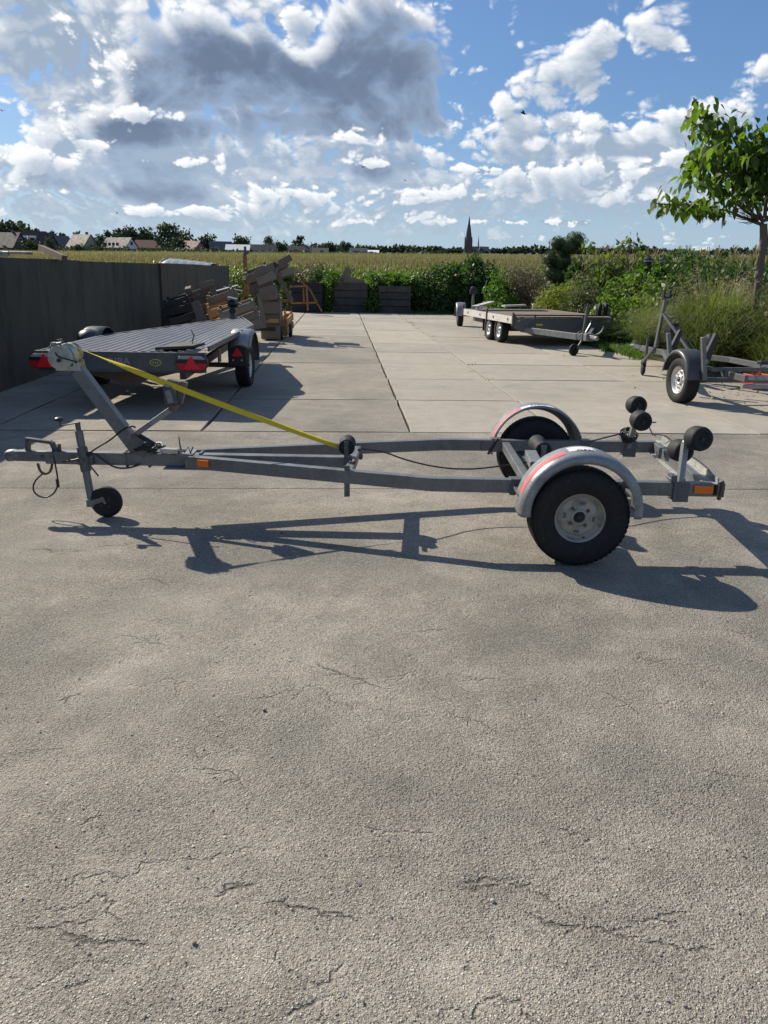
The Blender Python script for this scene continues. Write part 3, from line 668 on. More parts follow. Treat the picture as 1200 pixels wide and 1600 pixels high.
# ------------------------------------------------------------------ wheel builder
def wheel(parent, c, axis, Rt=0.289, wt=0.165, rr=0.158, rimm=None, tread=True, face=1, name='wheel', studs=4, n=64):
    "axis = outward direction; returns the wheel part (rim) with tyre and hub below it"
    rimm = rimm or rim_m; c = Vector(c); ax = Vector(axis).normalized(); h = wt / 2
    q = ax.to_track_quat('Z', 'Y')
    P = lambda x, y, z: c + q @ Vector((x, y, z))
    b = MB()
    prof = [(rr * .995, h * .86), (rr, h * .80), (rr * .97, h * .74), (rr * .885, h * .70), (rr * .87, h * .45), (rr * .80, h * .30), (rr * .77, h * .22), (rr * .745, h * .30),
            (rr * .70, h * .38), (rr * .55, h * .42), (rr * .36, h * .42), (rr * .31, h * .50), (rr * .285, h * .62), (rr * .23, h * .64), (rr * .22, h * .30), (rr * .02, h * .28)]
    b.lathe(c, ax, prof, n); b.lathe(c, ax, [(rr * .99, h * .86), (rr * .86, h * .5), (rr * .84, -h * .6), (rr, -h * .8)], n)
    w = b.build(name, rimm, parent)
    for k in range(4):   # pressed windows of the disc
        a = k * math.pi / 2 + math.pi / 2 - 0.12
        ca, sa = math.cos(a), math.sin(a)
        def rot(x, y): return (x * ca - y * sa, x * sa + y * ca)
        pb = MB(); trap = [(rr * .44, -rr * .13), (rr * .64, -rr * .20), (rr * .64, rr * .20), (rr * .44, rr * .13)]
        pb.prism([P(*rot(x, y), h * .40) for x, y in trap], q @ Vector((0, 0, h * .10)))
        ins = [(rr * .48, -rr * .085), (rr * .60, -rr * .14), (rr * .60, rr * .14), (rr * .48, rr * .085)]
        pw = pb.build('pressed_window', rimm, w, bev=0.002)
        pb = MB(); pb.prism([P(*rot(x, y), h * .505) for x, y in ins], q @ Vector((0, 0, h * .012))); pb.build('window_shade_plate', galv_d, w)  # dark plate laid on top stands in for a shaded hollow
    for k in range(studs):
        a = (k + .5) * 2 * math.pi / studs - 0.12
        hb = MB(); x, y = math.cos(a) * rr * .40, math.sin(a) * rr * .40
        hb.cyl(P(x, y, h * .36), P(x, y, h * .60), 0.0105, 0.009, 6); hb.build('wheel_nut', steel_rust, w)
    hb = MB(); hb.cyl(P(0, 0, h * .2), P(0, 0, h * .52), rr * .205, rr * .19, 20); hb.ball(P(0, 0, h * .50), rr * .15, 14, 8); hb.build('hub_cap', blackp, w)
    vb = MB(); vb.cyl(P(rr * .2, -rr * .79, h * .45), P(rr * .22, -rr * .70, h * .8), 0.004, 0.003, 6); vb.build('valve', blackp, w)
    t = MB(); Rg = Rt - 0.007
    prof = [(rr * .93, h * .80), (rr * 1.02, h * .90), (rr + (Rt - rr) * .25, h * 1.02), (rr + (Rt - rr) * .5, h * 1.05), (rr + (Rt - rr) * .78, h * .98), (Rt * .972, h * .86), (Rt * .99, h * .72)]
    for g in (.5, .17, -.17, -.5): prof += [(Rt, h * (g + .10)), (Rt * 1.0, h * (g + .04)), (Rg, h * (g + .03)), (Rg, h * (g - .03)), (Rt, h * (g - .04))]
    prof += [(Rt * .99, -h * .72), (Rt * .972, -h * .86), (rr + (Rt - rr) * .78, -h * .98), (rr + (Rt - rr) * .5, -h * 1.05), (rr + (Rt - rr) * .25, -h * 1.02), (rr * 1.02, -h * .90), (rr * .93, -h * .8)]
    t.lathe(c, ax, prof, n)
    if tread:
        m = 58
        for s_ in (-1, 1):
            for k in range(m):
                a = 2 * math.pi * (k + (0.5 if s_ > 0 else 0)) / m; da = math.pi / m * .62
                pts = []
                for aa in (a - da, a + da):
                    for r_, t_ in ((Rt * .955, h * .97 * s_), (Rt * .978, h * .935 * s_), (Rt * .996, h * .74 * s_), (Rt * .97, h * .66 * s_)):
                        pts.append(P(math.cos(aa) * r_, math.sin(aa) * r_, t_))
                t.add(pts, [(0, 1, 2, 3), (7, 6, 5, 4), (0, 4, 5, 1), (1, 5, 6, 2), (2, 6, 7, 3)])
    t.build('tyre', tyre_m, w)
    return w

def ringpad(c, axis_up, front, r, a0, a1, t0, t1, m, name, parent, n=24, th=0.0015):
    "curved patch on a fender: angles measured from +x of the fender plane"
    b = MB(); vs = []; 
    for i in range(n + 1):
        a = a0 + (a1 - a0) * i / n
        for t in (t0, t1): vs.append(Vector(c) + Vector((math.cos(a) * r, t, math.sin(a) * r)))
    b.add(vs, [(2 * i, 2 * i + 1, 2 * i + 3, 2 * i + 2) for i in range(n)], True)
    return b.build(name, m, parent, solid=0)

def text_mesh(txt, size, font_shear=0.0, bold=0.0):
    cu_ = bpy.data.curves.new('lettering', 'FONT'); cu_.body = txt; cu_.size = size; cu_.align_x = 'CENTER'; cu_.shear = font_shear; cu_.offset = bold; cu_.resolution_u = 3
    o = bpy.data.objects.new('lettering', cu_); col.objects.link(o); bpy.context.view_layer.update()
    me = bpy.data.meshes.new_from_object(o.evaluated_get(bpy.context.evaluated_depsgraph_get()))
    bpy.data.objects.remove(o); return me
def bolt(b, p, d, r=0.008, l=0.012, n=6):
    b.cyl(p, Vector(p) + Vector(d).normalized() * l, r, r, n); return b

# ------------------------------------------------------------------ main boat trailer (x to the tail, y away from the camera)
OX, OY = 1.15, 5.06
bt = thing('boat_trailer', 'long empty galvanised boat trailer with winch and yellow strap in the middle of the yard', 'boat trailer', (OX, OY, 0))
ZT, ZB = 0.44, 0.355; ZC = (ZT + ZB) / 2
# drawbar
b = MB(); b.beam((-2.28, 5.05, ZC), (-0.22, 5.03, ZC), 0.075, 0.085); b.build('drawbar', galv, bt, bev=0.006)
# side rails: bent square tube in three legs
for sy, pts in ((-1, [(-1.32, 4.985), (-0.22, 4.665), (0.30, 4.515), (1.985, 4.505)]), (1, [(-1.50, 5.115), (-0.15, 5.50), (0.42, 5.655), (2.04, 5.70)])):
    b = MB()
    v = [Vector((x, y_, ZC)) for x, y_ in pts]
    hw = 0.03; hh = 0.0415; rows = []
    for i, p in enumerate(v):
        d1 = (v[min(i + 1, 3)] - p); d0_ = (p - v[max(i - 1, 0)])
        d = (d1.normalized() if d1.length else d0_.normalized()) + (d0_.normalized() if d0_.length else d1.normalized()); d.normalize()
        sd_ = Vector((-d.y, d.x, 0))
        rows.append([p + sd_ * (a * hw) + Vector((0, 0, c_ * hh)) for a, c_ in ((-1, -1), (1, -1), (1, 1), (-1, 1))])
    allv = [q for r_ in rows for q in r_]; fs = [(3, 2, 1, 0), (12, 13, 14, 15)]
    for i in range(3):
        for k in range(4): fs.append((i * 4 + k, i * 4 + (k + 1) % 4, i * 4 + 4 + (k + 1) % 4, i * 4 + 4 + k))
    b.add(allv, fs); b.build('side_rail', galv, bt, bev=0.005)
    # welded seam plates at the bends and joints
    b = MB(); xx, yy = pts[2]; b.box((xx + 0.30, yy, ZC), (0.006, 0.0615, 0.0845)); b.build('weld_seam', galv_d, bt)
# front junction plates between drawbar and arms
b = MB(); b.box((-1.30, 5.04, ZB - 0.004), (0.34, 0.19, 0.008)); b.box((-1.33, 5.05, ZT + 0.0035), (0.10, 0.17, 0.006)); b.build('junction_plate', galv_l, bt, bev=0.002)
for x in (-1.235, -1.415, -1.58, -1.93 + .2, -1.37):
    b = MB(); b.box((x, 5.05 - 0.0405, ZC - 0.003), (0.016, 0.006, 0.098)); b.box((x, 5.05 + 0.0405, ZC - 0.003), (0.016, 0.006, 0.098)); b.box((x, 5.05, ZB - 0.0045), (0.016, 0.087, 0.008)); b.box((x, 5.05, ZT + 0.005), (0.016, 0.087, 0.008)); b.build('clamp_strap', galv_d, bt)
# coupling head
b = MB()
b.box((-2.36, 5.05, ZC + 0.006), (0.26, 0.062, 0.072)); b.build('coupling_body', galv, bt, bev=0.012, seg=3)
b = MB(); b.ball((-2.50, 5.05, ZC + 0.014), 0.040, 18, 12, (1.7, 0.95, 0.85)); b.lathe((-2.525, 5.05, ZC - 0.030), (0, 0, 1), [(0.030, 0), (0.034, 0.012), (0.034, 0.04)], 24)
b.build('coupling_socket', galv, bt)
b = MB(); b.box((-2.40, 5.05, ZC + .075), (.028, .036, .095), (0, .12, 0)); b.beam((-2.41, 5.05, ZC + .120), (-2.235, 5.05, ZC + .098), .036, .022); b.box((-2.225, 5.05, ZC + .065), (.030, .036, .075), (0, -.35, 0))
b.build('coupling_handle', galv_d, bt, bev=0.005)
b = MB()
for x in (-2.30, -2.24): b.cyl((x, 5.005, ZC + .01), (x, 5.095, ZC + .01), 0.009, n=6)
b.cyl((-2.19, 5.05, ZC + .03), (-2.19, 5.05, ZC + .09), 0.012, n=8); b.build('coupling_bolt', steel_rust, bt)
b = MB(); b.tube([(-2.34, 5.03, ZB + .0), (-2.33, 5.025, ZB - .05), (-2.30, 5.02, ZB - .075), (-2.26, 5.03, ZB - .06), (-2.245, 5.04, ZB)], 0.009, 8, smooth_path=2); b.build('safety_hook', steel_rust, bt)
b = MB(); b.tube([(-2.30, 5.02, ZB - .06), (-2.37, 5.01, ZB - .12), (-2.385, 5.0, ZB - .19), (-2.32, 4.99, ZB - .235), (-2.24, 4.99, ZB - .21), (-2.20, 5.0, ZB - .13), (-2.215, 5.01, ZB + .02), (-2.225, 5.02, ZC + .06)], 0.0055, 8, smooth_path=3)
b.cyl((-2.205, 4.992, ZB - .10), (-2.205, 4.997, ZB - .155), 0.011, n=8); b.build('breakaway_cable', cablem, bt)
# jockey wheel
b = MB(); b.cyl((-2.022, 4.985, 0.595), (-1.985, 4.985, 0.115), 0.0255, n=20); b.build('jockey_tube', galv, bt)
b = MB(); b.cyl((-2.0135, 4.985, 0.485), (-2.0, 4.985, 0.32), 0.0345, n=20); b.box((-2.0, 5.005, ZC - .01), (0.10, 0.05, 0.055)); b.cyl((-2.0, 4.93, ZC), (-2.0, 5.02, ZC), .014, n=8)
b.cyl((-1.965, 4.95, ZC - .02), (-1.90, 4.93, ZB - .055), 0.006, n=8); b.build('jockey_clamp', galv_d, bt, bev=0.003)
b = MB(); b.cyl((-2.022, 4.985, 0.595), (-2.025, 4.985, 0.645), 0.017, n=12); b.beam((-2.01, 4.985, 0.648), (-2.135, 4.975, 0.625), 0.022, 0.008)
b.cyl((-2.135, 4.975, 0.622), (-2.135, 4.975, 0.66), 0.008, n=8); b.build('crank_handle', galv_d, bt, bev=0.002)
b = MB(); b.ball((-2.14, 4.975, 0.668), 0.026, 14, 8, (1.2, 1.2, 0.62)); b.build('crank_knob', blackp, bt)
b = MB()
for s_ in (-1, 1): b.beam((-2.0, 4.985 + s_ * 0.029, 0.095), (-1.885, 4.985 + s_ * 0.029, 0.135), 0.005, 0.034)
b.box((-1.985, 4.985, 0.1), (0.05, 0.062, 0.05)); b.build('jockey_fork', galv, bt, bev=0.003)
jw = MB(); jw.lathe((-1.883, 4.985, 0.108), (0, -1, 0), [(0.012, .027), (0.05, .02), (.074, .021), (.082, .027), (.098, .0255), (.107, .013), (.108, 0), (.107, -.013), (.098, -.0255), (.082, -.027), (.074, -.021), (.05, -.02), (.012, -.027)], 40)
jwo = jw.build('jockey_wheel', rubber, bt)
b = MB(); b.cyl((-1.883, 4.952, 0.108), (-1.883, 5.018, 0.108), 0.010, n=6)
for a in range(4): b.cyl((-1.883 + .035 * math.cos(a * 1.57 + .6), 4.962, .108 + .035 * math.sin(a * 1.57 + .6)), (-1.883 + .035 * math.cos(a * 1.57 + .6), 4.955, .108 + .035 * math.sin(a * 1.57 + .6)), .0035, n=6)
b.build('wheel_bolt', galv_l, jwo)
# winch post with foot
pa, pb_ = Vector((-1.665, 5.05, ZT + .02)), Vector((-2.015, 5.05, 0.985))
b = MB(); b.beam(pa, pb_, 0.085, 0.085, up=(0, 1, 0)); b.build('winch_post', galv, bt, bev=0.008)
b = MB(); b.box((-1.645, 5.05, ZT + .004), (0.20, 0.10, 0.010)); b.box((-1.64, 5.0, ZT + .05), (0.13, 0.008, 0.10), (0, 0.55, 0)); b.box((-1.64, 5.1, ZT + .05), (0.13, 0.008, 0.10), (0, 0.55, 0)); b.build('post_foot', galv_d, bt, bev=0.002)
# bow stop arm
b = MB(); b.beam((-1.665, 5.05, 0.565), (-1.405, 5.05, 0.745), 0.036, 0.036, up=(0, 1, 0)); b.build('bow_stop_arm', galv_l, bt, bev=0.004)
b = MB(); b.cyl((-1.67, 4.995, 0.56), (-1.67, 5.105, 0.56), 0.013, n=8); b.build('arm_bolt', steel_rust, bt)
b = MB(); b.cyl((-1.40, 4.99, 0.75), (-1.40, 5.11, 0.75), 0.022, n=12); b.build('arm_bolt', steel_rust, bt)
b = MB(); b.prism([(-1.445, 5.0, 0.77), (-1.415, 5.0, 0.755), (-1.375, 5.0, 0.775), (-1.405, 5.0, 0.885), (-1.455, 5.0, 0.90)], (0, 0.10, 0)); b.build('bow_stop_block', bluepad, bt, bev=0.008)
b = MB(); b.box((-1.412, 4.993, 0.825), (0.036, 0.006, 0.085), (0, -0.2, 0)); b.box((-1.412, 5.107, 0.825), (0.036, 0.006, 0.085), (0, -0.2, 0)); b.cyl((-1.412, 4.985, .82), (-1.412, 5.115, .82), .008, n=6); b.build('stop_bracket', galv_l, bt)
b = MB(); b.box((-1.36, 5.12, 0.835), (0.04, 0.05, 0.15), (0, 0.3, 0)); b.box((-1.40, 5.12, 0.905), (0.10, 0.05, 0.02), (0, 0.2, 0)); b.build('rear_stop_plate', galv_d, bt, bev=0.003)
# winch
wx, wz = -2.07, 1.075
b = MB()
for s_ in (-1, 1): b.prism([(-2.135, 5.05 + s_ * .045, 0.985), (-1.975, 5.05 + s_ * .045, 0.985), (-1.985, 5.05 + s_ * .045, 1.045), (-2.045, 5.05 + s_ * .045, 1.075), (-2.12, 5.05 + s_ * .045, 1.07)], (0, s_ * 0.004, 0))
b.box((-2.055, 5.05, 0.983), (0.165, 0.094, 0.005)); b.build('winch_frame', winchp, bt, bev=0.002)
b = MB(); b.cyl((-2.095, 4.995, 1.066), (-2.095, 4.978, 1.066), 0.082, 0.076, 32); b.build('winch_gear_cover', winchp, bt, bev=0.003)
b = MB(); b.lathe((-2.052, 5.05, 1.085), (0, 1, 0), [(0.02, -.038), (.070, -.040), (.071, -.036), (.04, -.034), (.04, .034), (.071, .036), (.07, .040), (.02, .038)], 32); b.build('winch_drum', winchp, bt)
b = MB(); b.cyl((-2.052, 5.02, 1.085), (-2.052, 5.08, 1.085), 0.058, n=28); b.build('strap_coil', yellow, bt)
b = MB(); b.cyl((-2.095, 4.975, 1.05), (-2.095, 4.955, 1.05), 0.012, n=10); b.tube([(-2.115, 4.972, 1.10), (-2.105, 4.970, 1.075), (-2.06, 4.970, 1.062), (-1.98, 4.972, 1.043)], 0.0045, 6, smooth_path=1)
for x, z in ((-2.03, 1.02), (-2.10, 1.055), (-2.0, 1.035), (-2.13, .995), (-2.115, .99)): b.cyl((x, 5.0, z), (x, 4.992, z), 0.009 if z == 1.02 else .005, n=8)
b.build('winch_lever', blackp, bt)
b = MB(); b.cyl((-2.15, 5.0, 1.142), (-2.08, 5.0, 1.158), 0.008, n=8); b.box((-2.13, 5.01, 1.15), (0.03, 0.05, 0.02)); b.cyl((-2.155, 4.99, 1.13), (-2.155, 5.04, 1.13), .010, n=8); b.build('ratchet_pawl', galv_l, bt)
b = MB(); b.cyl((-2.095, 5.10, 1.066), (-2.095, 5.16, 1.066), 0.010, n=10); b.beam((-2.095, 5.16, 1.066), (-2.18, 5.165, 1.15), .02, .006); b.cyl((-2.18, 5.165, 1.15), (-2.18, 5.25, 1.15), .013, n=10); b.build('winch_crank', blackp, bt)
# winch strap: twisted webbing from drum to keel roller
A, Bp = Vector((-2.02, 5.05, 1.128)), Vector((-0.315, 5.045, 0.50)); n = 90; vs_ = []
for i in range(n + 1):
    t = i / n; p = A.lerp(Bp, t); p.z -= 0.012 * math.sin(math.pi * t)
    tw = -0.25 + 1.25 * (1 / (1 + math.exp(-(t - 0.17) * 26))) + 0.35 * math.sin(t * 5.2) * t
    if t > .93: tw += (t - .93) * 6
    w_ = 0.0205 * (1 - 0.25 * max(0, t - .9) * 10)
    dirv = Vector((0, math.cos(tw), math.sin(tw)))
    vs_ += [p - dirv * w_, p - dirv * w_ * .34, p + dirv * w_ * .34, p + dirv * w_]
b = MB(); b.add(vs_, [(4 * i + k, 4 * i + k + 1, 4 * i + k + 5, 4 * i + k + 4) for i in range(n) for k in range(3)], True); b.build('winch_strap', yellow, bt, solid=0.0022)
# keel roller at the end of the drawbar and its cross member
b = MB(); b.beam((-0.235, 4.66, ZC - .006), (-0.195, 5.50, ZC - .006), 0.05, 0.06); b.build('front_cross_member', galv, bt, bev=0.004)
for s_ in (-1, 1):
    b = MB(); b.box((-0.255, 5.04 + s_ * 0.093, 0.475), (0.030, 0.006, 0.17)); b.cyl((-0.255, 5.04 + s_ * .09, .515), (-0.255, 5.04 + s_ * .115, .515), .010, n=6); b.build('roller_bracket', galv_d, bt)
b = MB(); b.lathe((-0.255, 5.04, 0.515), (0, 1, 0), [(0.012, -.085), (.050, -.085), (.056, -.07), (.043, -.02), (.043, .02), (.056, .07), (.050, .085), (.012, .085)], 30); b.build('keel_roller', rubber, bt)
b = MB(); b.box((-0.235, 4.655, ZC - .03), (0.035, 0.012, 0.20)); b.build('bracket_plate', galv_d, bt)
for q0, q1, r_ in (((-0.20, 4.80, .45), (-0.20, 4.90, .45), .012), ((-0.16, 4.95, ZT + .01), (-0.16, 5.02, ZT + .01), .014), ((-0.17, 5.0, ZT + .05), (-0.17, 5.06, ZT + .05), .012)):
    b = MB(); b.cyl(q0, q1, r_, n=8); b.build('bracket_bolt', steel_rust, bt)
# drawbar hardware: latch with pin
b = MB(); b.cyl((-1.50, 5.0, ZT + .028), (-1.33, 5.0, ZT + .028), 0.013, n=12); b.box((-1.425, 5.0, ZT + .025), (0.10, 0.05, 0.03), (0, .05, 0)); b.build('latch_body', winchp, bt, bev=0.003)
b = MB(); b.cyl((-1.36, 5.0, ZT + .02), (-1.365, 4.99, ZT + .125), 0.006, 0.003, 8); b.build('latch_pin', blackp, bt); b = MB(); b.cyl((-1.30, 5.0, ZT + .005), (-1.275, 4.99, ZT + .055), .004, n=6); b.build('latch_spring', blackp, bt); b = MB(); b.tube([(-1.33, 4.97, ZT + .02), (-1.30, 4.965, ZT + .06), (-1.285, 4.97, ZT + .01)], .004, 6); b.build('latch_clip', blackp, bt)
# side markers
b = MB(); b.box((-1.195, 4.905, ZC + .006), (0.083, 0.012, 0.045), (0, 0, -0.283)); b.build('side_marker', orange, bt, bev=0.003)
b = MB(); b.box((1.925, 4.470, ZC + .004), (0.115, 0.012, 0.048)); b.build('side_marker', orange, bt, bev=0.003)
# axle and suspension
b = MB(); b.cyl((1.13, 4.32, 0.285), (1.15, 5.80, 0.285), 0.028, n=20); b.beam((1.02, 4.50, 0.31), (1.03, 5.66, 0.31), .07, .06); b.build('axle', galv_d, bt, bev=0.004)
for yy in (4.47, 5.70):
    b = MB(); b.prism([(0.93, yy - .004, ZB + .01), (1.22, yy - .004, ZB + .01), (1.18, yy - .004, 0.25), (1.02, yy - .004, 0.25)], (0, 0.008, 0)); b.build('axle_plate', galv_d, bt)
b = MB(); b.beam((0.885, 4.52, ZC + .0), (0.90, 5.64, ZC + .0), .055, .06); b.build('centre_cross_member', galv, bt, bev=0.004)
# light shock box seen in front of the roller
b = MB(); b.beam((0.935, 4.62, ZT + .055), (0.96, 4.96, ZT + .055), .075, .05); b.build('cross_tube_end', galv_l, bt, bev=0.004)
b = MB(); b.cyl((0.935, 4.62, ZT + .03), (0.94, 4.60, ZB + .02), .009, n=8); b.cyl((0.90, 4.60, ZT + .03), (0.985, 4.60, ZT + .03), .007, n=6); b.box((.95, 4.64, ZT - .01), (.05, .02, .06)); b.build('shock_bolt', galv_l, bt)
b = MB(); b.lathe((1.045, 5.09, 0.515), (0, 1, 0), [(0.014, -.13), (.050, -.13), (.058, -.115), (.042, -.03), (.042, .03), (.058, .115), (.050, .13), (.014, .13)], 32); b.build('centre_keel_roller', rubber, bt)
for s_ in (-1, 1):
    b = MB(); b.box((1.045, 5.09 + s_ * .138, 0.455), (0.036, 0.006, 0.20)); b.cyl((1.045, 5.09 + s_ * .13, .515), (1.045, 5.09 + s_ * .155, .515), .011, n=6); b.build('roller_bracket', galv_l, bt)
# wheels
cw = [Vector((1.128, 4.275, 0.289)), Vector((1.165, 5.865, 0.289))]
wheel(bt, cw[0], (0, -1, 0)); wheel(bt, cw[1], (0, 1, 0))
# fenders
def fender(c, out, Rf=0.352, wid=0.215, lip=0.058, cz=0.325, m=None, a0=R(-4), a1=R(184), parent=None, label=None, thick=0.003, n=56):
    m = m or fender_m; b = MB(); vs_ = []
    for i in range(n + 1):
        a = a0 + (a1 - a0) * i / n; 
        prof = [(Rf - .012, -wid * .5), (Rf, -wid * .47), (Rf + .004, -wid * .1), (Rf + .003, wid * .30), (Rf - .006, wid * .42), (Rf - .018, wid * .485), (Rf - .034, wid * .505), (Rf - lip, wid * .51)]
        for r_, t_ in prof: vs_.append(Vector((c[0] + math.cos(a) * r_, c[1] + out * t_, cz + math.sin(a) * r_)))
    k = 8; fs = [(i * k + p, i * k + p + 1, (i + 1) * k + p + 1, (i + 1) * k + p) for i in range(n) for p in range(k - 1)]
    b.add(vs_, fs, True); o = b.build('fender', m, parent, solid=thick); 
    return o
fn_ = fender(cw[0], -1, parent=bt); ff_ = fender(cw[1], 1, parent=bt)
for o_ in (fn_, ff_): o_.modifiers['Solid'].offset = 0
# stickers along the crown of the fenders
def fsticker(fo, c, out, a0, a1, t0, t1, m, name, r_=0.3585, cz=0.325):
    b = MB(); n = 20; vs_ = []
    for i in range(n + 1):
        a = a0 + (a1 - a0) * i / n
        for t in (t0, t1): vs_.append(Vector((c[0] + math.cos(a) * r_, c[1] + out * t, cz + math.sin(a) * r_)))
    b.add(vs_, [(2 * i, 2 * i + 1, 2 * i + 3, 2 * i + 2) for i in range(n)], True); return b.build(name, m, fo)
def fword(fo, c, txt, a_mid, tmid, size, m, flip=1, r_=0.3600, cz=0.325):
    me = text_mesh(txt, size, 0.15, 0.0008); V = []
    for v in me.vertices:
        a = a_mid - flip * v.co.x / r_; V.append((c[0] + math.cos(a) * r_, c[1] + tmid + flip * (v.co.y - size * .35), cz + math.sin(a) * r_))
    b = MB(); b.add(V, [tuple(p.vertices) for p in me.polygons]); o = b.build('lettering', m, fo); bpy.data.meshes.remove(me); return o
fsticker(fn_, cw[0], -1, R(108), R(163), 0.000, 0.062, redsticker, 'red_stripe'); fsticker(fn_, cw[0], -1, R(80), R(104), -0.06, 0.03, whitesticker, 'white_patch', r_=.3580)
fword(fn_, cw[0], 'DAN', R(90), -0.03, 0.045, blackp)
fsticker(ff_, cw[1], 1, R(113), R(163), -0.085, -0.035, redsticker, 'red_stripe'); fsticker(ff_, cw[1], 1, R(72), R(170), -0.10, -0.02, whitesticker, 'white_patch', r_=.3570)
fword(ff_, cw[1], 'DAN', R(91), -0.06, 0.055, blackp, flip=-1)
# fender stays
for c, out, ry in ((cw[0], -1, 4.505), (cw[1], 1, 5.68)):
    for x in (c[0] - .335, c[0] + .335):
        b = MB(); b.beam((x, ry - out * .02, ZC), (x, c[1], ZC), .034, .02); b.box((x, ry + out * 0.0, ZC), (.07, .076, .10)); b.cyl((x, c[1] - .0, ZC - .03), (x + (-.02 if x < c[0] else .02), c[1], ZC - .03), .012, n=6); b.build('fender_stay', galv_d, bt, bev=0.003)
b = MB(); b.tube([(0.84, 5.64, ZT + .012), (0.80, 5.63, ZT - .06), (0.77, 5.62, ZB - .02)], .010, 8); b.build('tie_strap', blackp, bt)
# wobble rollers at the tail
def wobble(base, top, rollers, brk):
    b = MB(); b.beam(base, top, 0.035, 0.045, up=(0, 1, 0)); b.build('roller_post', galv_l, bt, bev=0.003)
    b = MB(); x, yy = brk; b.box((x, yy - .038, ZC - .012), (.095, .006, .125)); b.box((x, yy + .038, ZC - .012), (.095, .006, .125)); b.box((x, yy, ZB - .02), (.095, .075, .006)); b.cyl((x - .06, yy - .03, ZT + .02), (x - .06, yy + .05, ZT + .02), .012, n=6); b.box((x - .05, yy, ZT + .025), (.035, .07, .04)); b.build('post_clamp', galv_d, bt, bev=0.002)
    cs = [Vector(r_[0]) for r_ in rollers]
    b = MB(); b.cyl(cs[0], cs[1], .009, n=8); b.ball(top, .022, 10, 8); b.build('swivel_arm', galv_l, bt)
    for c, ax, r_, w_ in rollers:
        b = MB(); b.lathe(c, ax, [(0.010, -w_ * .40), (r_ * .55, -w_ * .40), (r_ * .62, -w_ * .5), (r_ * .9, -w_ * .5), (r_, -w_ * .3), (r_, w_ * .3), (r_ * .9, w_ * .5), (r_ * .62, w_ * .5), (r_ * .55, w_ * .40), (.010, w_ * .40)], 36); ro = b.build('wobble_roller', rubber, bt)
        b = MB(); a_ = Vector(ax).normalized(); b.cyl(Vector(c) - a_ * w_ * .47, Vector(c) + a_ * w_ * .47, .011, n=6); b.build('roller_nut', blackp, ro)
wobble((1.79, 4.505, ZB), (1.835, 4.62, .655), [(at(1091, 685, 4.55), (0.25, -1, 0.08), .074, .10), (at(1063, 704, 4.74), (0.3, -1, 0.0), .070, .10)], (1.79, 4.505))
wobble((1.83, 5.695, ZB), (1.835, 5.60, .60), [(at(1001, 657, 5.47), (0.18, -1, -0.1), .070, .10), (at(994, 633, 5.66), (0.22, -1, 0.1), .067, .10)], (1.84, 5.70))
# tail cross member: worn white channel with lamp bracket
b = MB(); A, Bq = Vector((1.950, 4.48, 0)), Vector((2.045, 5.75, 0))
def chan(z0, z1, x0, x1, m, name, bv=0.002):
    bb_ = MB(); bb_.prism([A + Vector((x0, 0, z0)), A + Vector((x1, 0, z0)), A + Vector((x1, 0, z1)), A + Vector((x0, 0, z1))], Bq - A); return bb_.build(name, m, bt, bev=bv)
chan(ZB - .0, ZB + .008, -.05, .075, chan_w, 'tail_channel_floor'); chan(ZB + .008, ZT - .012, .067, .075, chan_w, 'tail_channel_web'); chan(ZT - .012, ZT - .004, .012, .075, chan_w, 'tail_channel_flange')
chan(ZT - .003, ZT + .03, .058, .064, chan_w, 'lamp_rail', 0.001)
b = MB(); b.beam((1.960, 4.54, ZC), (2.04, 5.66, ZC), .05, .078); b.build('tail_cross_member', galv, bt, bev=0.004)
b = MB(); b.box((2.032, 4.472, ZC + .005), (.022, .045, .085)); b.box((2.032, 4.49, ZC - .05), (.016, .03, .025)); b.cyl((2.02, 4.47, ZT), (2.04, 4.47, ZT + .012), .010, n=8); b.build('tail_lamp_bracket', steel_rust, bt, bev=0.003)
b = MB(); b.tube([(2.03, 5.72, ZT + .05), (2.06, 5.55, ZT + .075), (2.08, 5.35, ZT + .03)], .004, 6, smooth_path=2); b.tube([(2.02, 4.55, ZT + .02), (2.04, 4.8, ZT + .045), (2.06, 5.1, ZT + .035), (2.07, 5.3, ZT + .02)], .004, 6, smooth_path=2); b.build('lamp_wire', cablem, bt)
# cables
b = MB()
b.tube([at(x, y_, 4.97) for x, y_ in ((98, 722), (130, 716), (150, 700), (172, 688), (190, 672), (205, 665), (212, 668))], .006, 8, smooth_path=2)
b.tube([at(x, y_, 4.985) for x, y_ in ((130, 706), (148, 708), (165, 722), (180, 731), (200, 732), (218, 726))], .006, 8, smooth_path=2)
for k in range(6):
    cx_, cz_ = -1.62 + .012 * k, ZT + .03 + .006 * (k % 3)
    b.tube([(cx_ + (.075 + .02 * math.sin(k * 2.)) * math.cos(a * .7), 5.05 + (.07 + .01 * k % .03) * math.sin(a * .7), cz_ + .012 * math.sin(a * 1.9 + k)) for a in range(10)], .0055, 6, smooth_path=1)
b.tube([at(x, y_, 4.97) for x, y_ in ((222, 703), (224, 692), (232, 691), (235, 699), (230, 705))], .005, 6, smooth_path=2)
b.build('drawbar_cable', cablem, bt)
b = MB(); b.tube([(-0.17, 5.05, ZT + .05), (0.0, 5.12, .455), (0.12, 5.14, .40), (0.36, 5.18, .335), (0.60, 5.2, .318), (.85, 5.22, .35), (1.0, 5.25, .365), (1.2, 5.3, .42), (1.5, 5.55, .46), (1.76, 5.66, .50)], .0055, 8, smooth_path=3); b.build('brake_cable', cablem, bt)
b = MB()
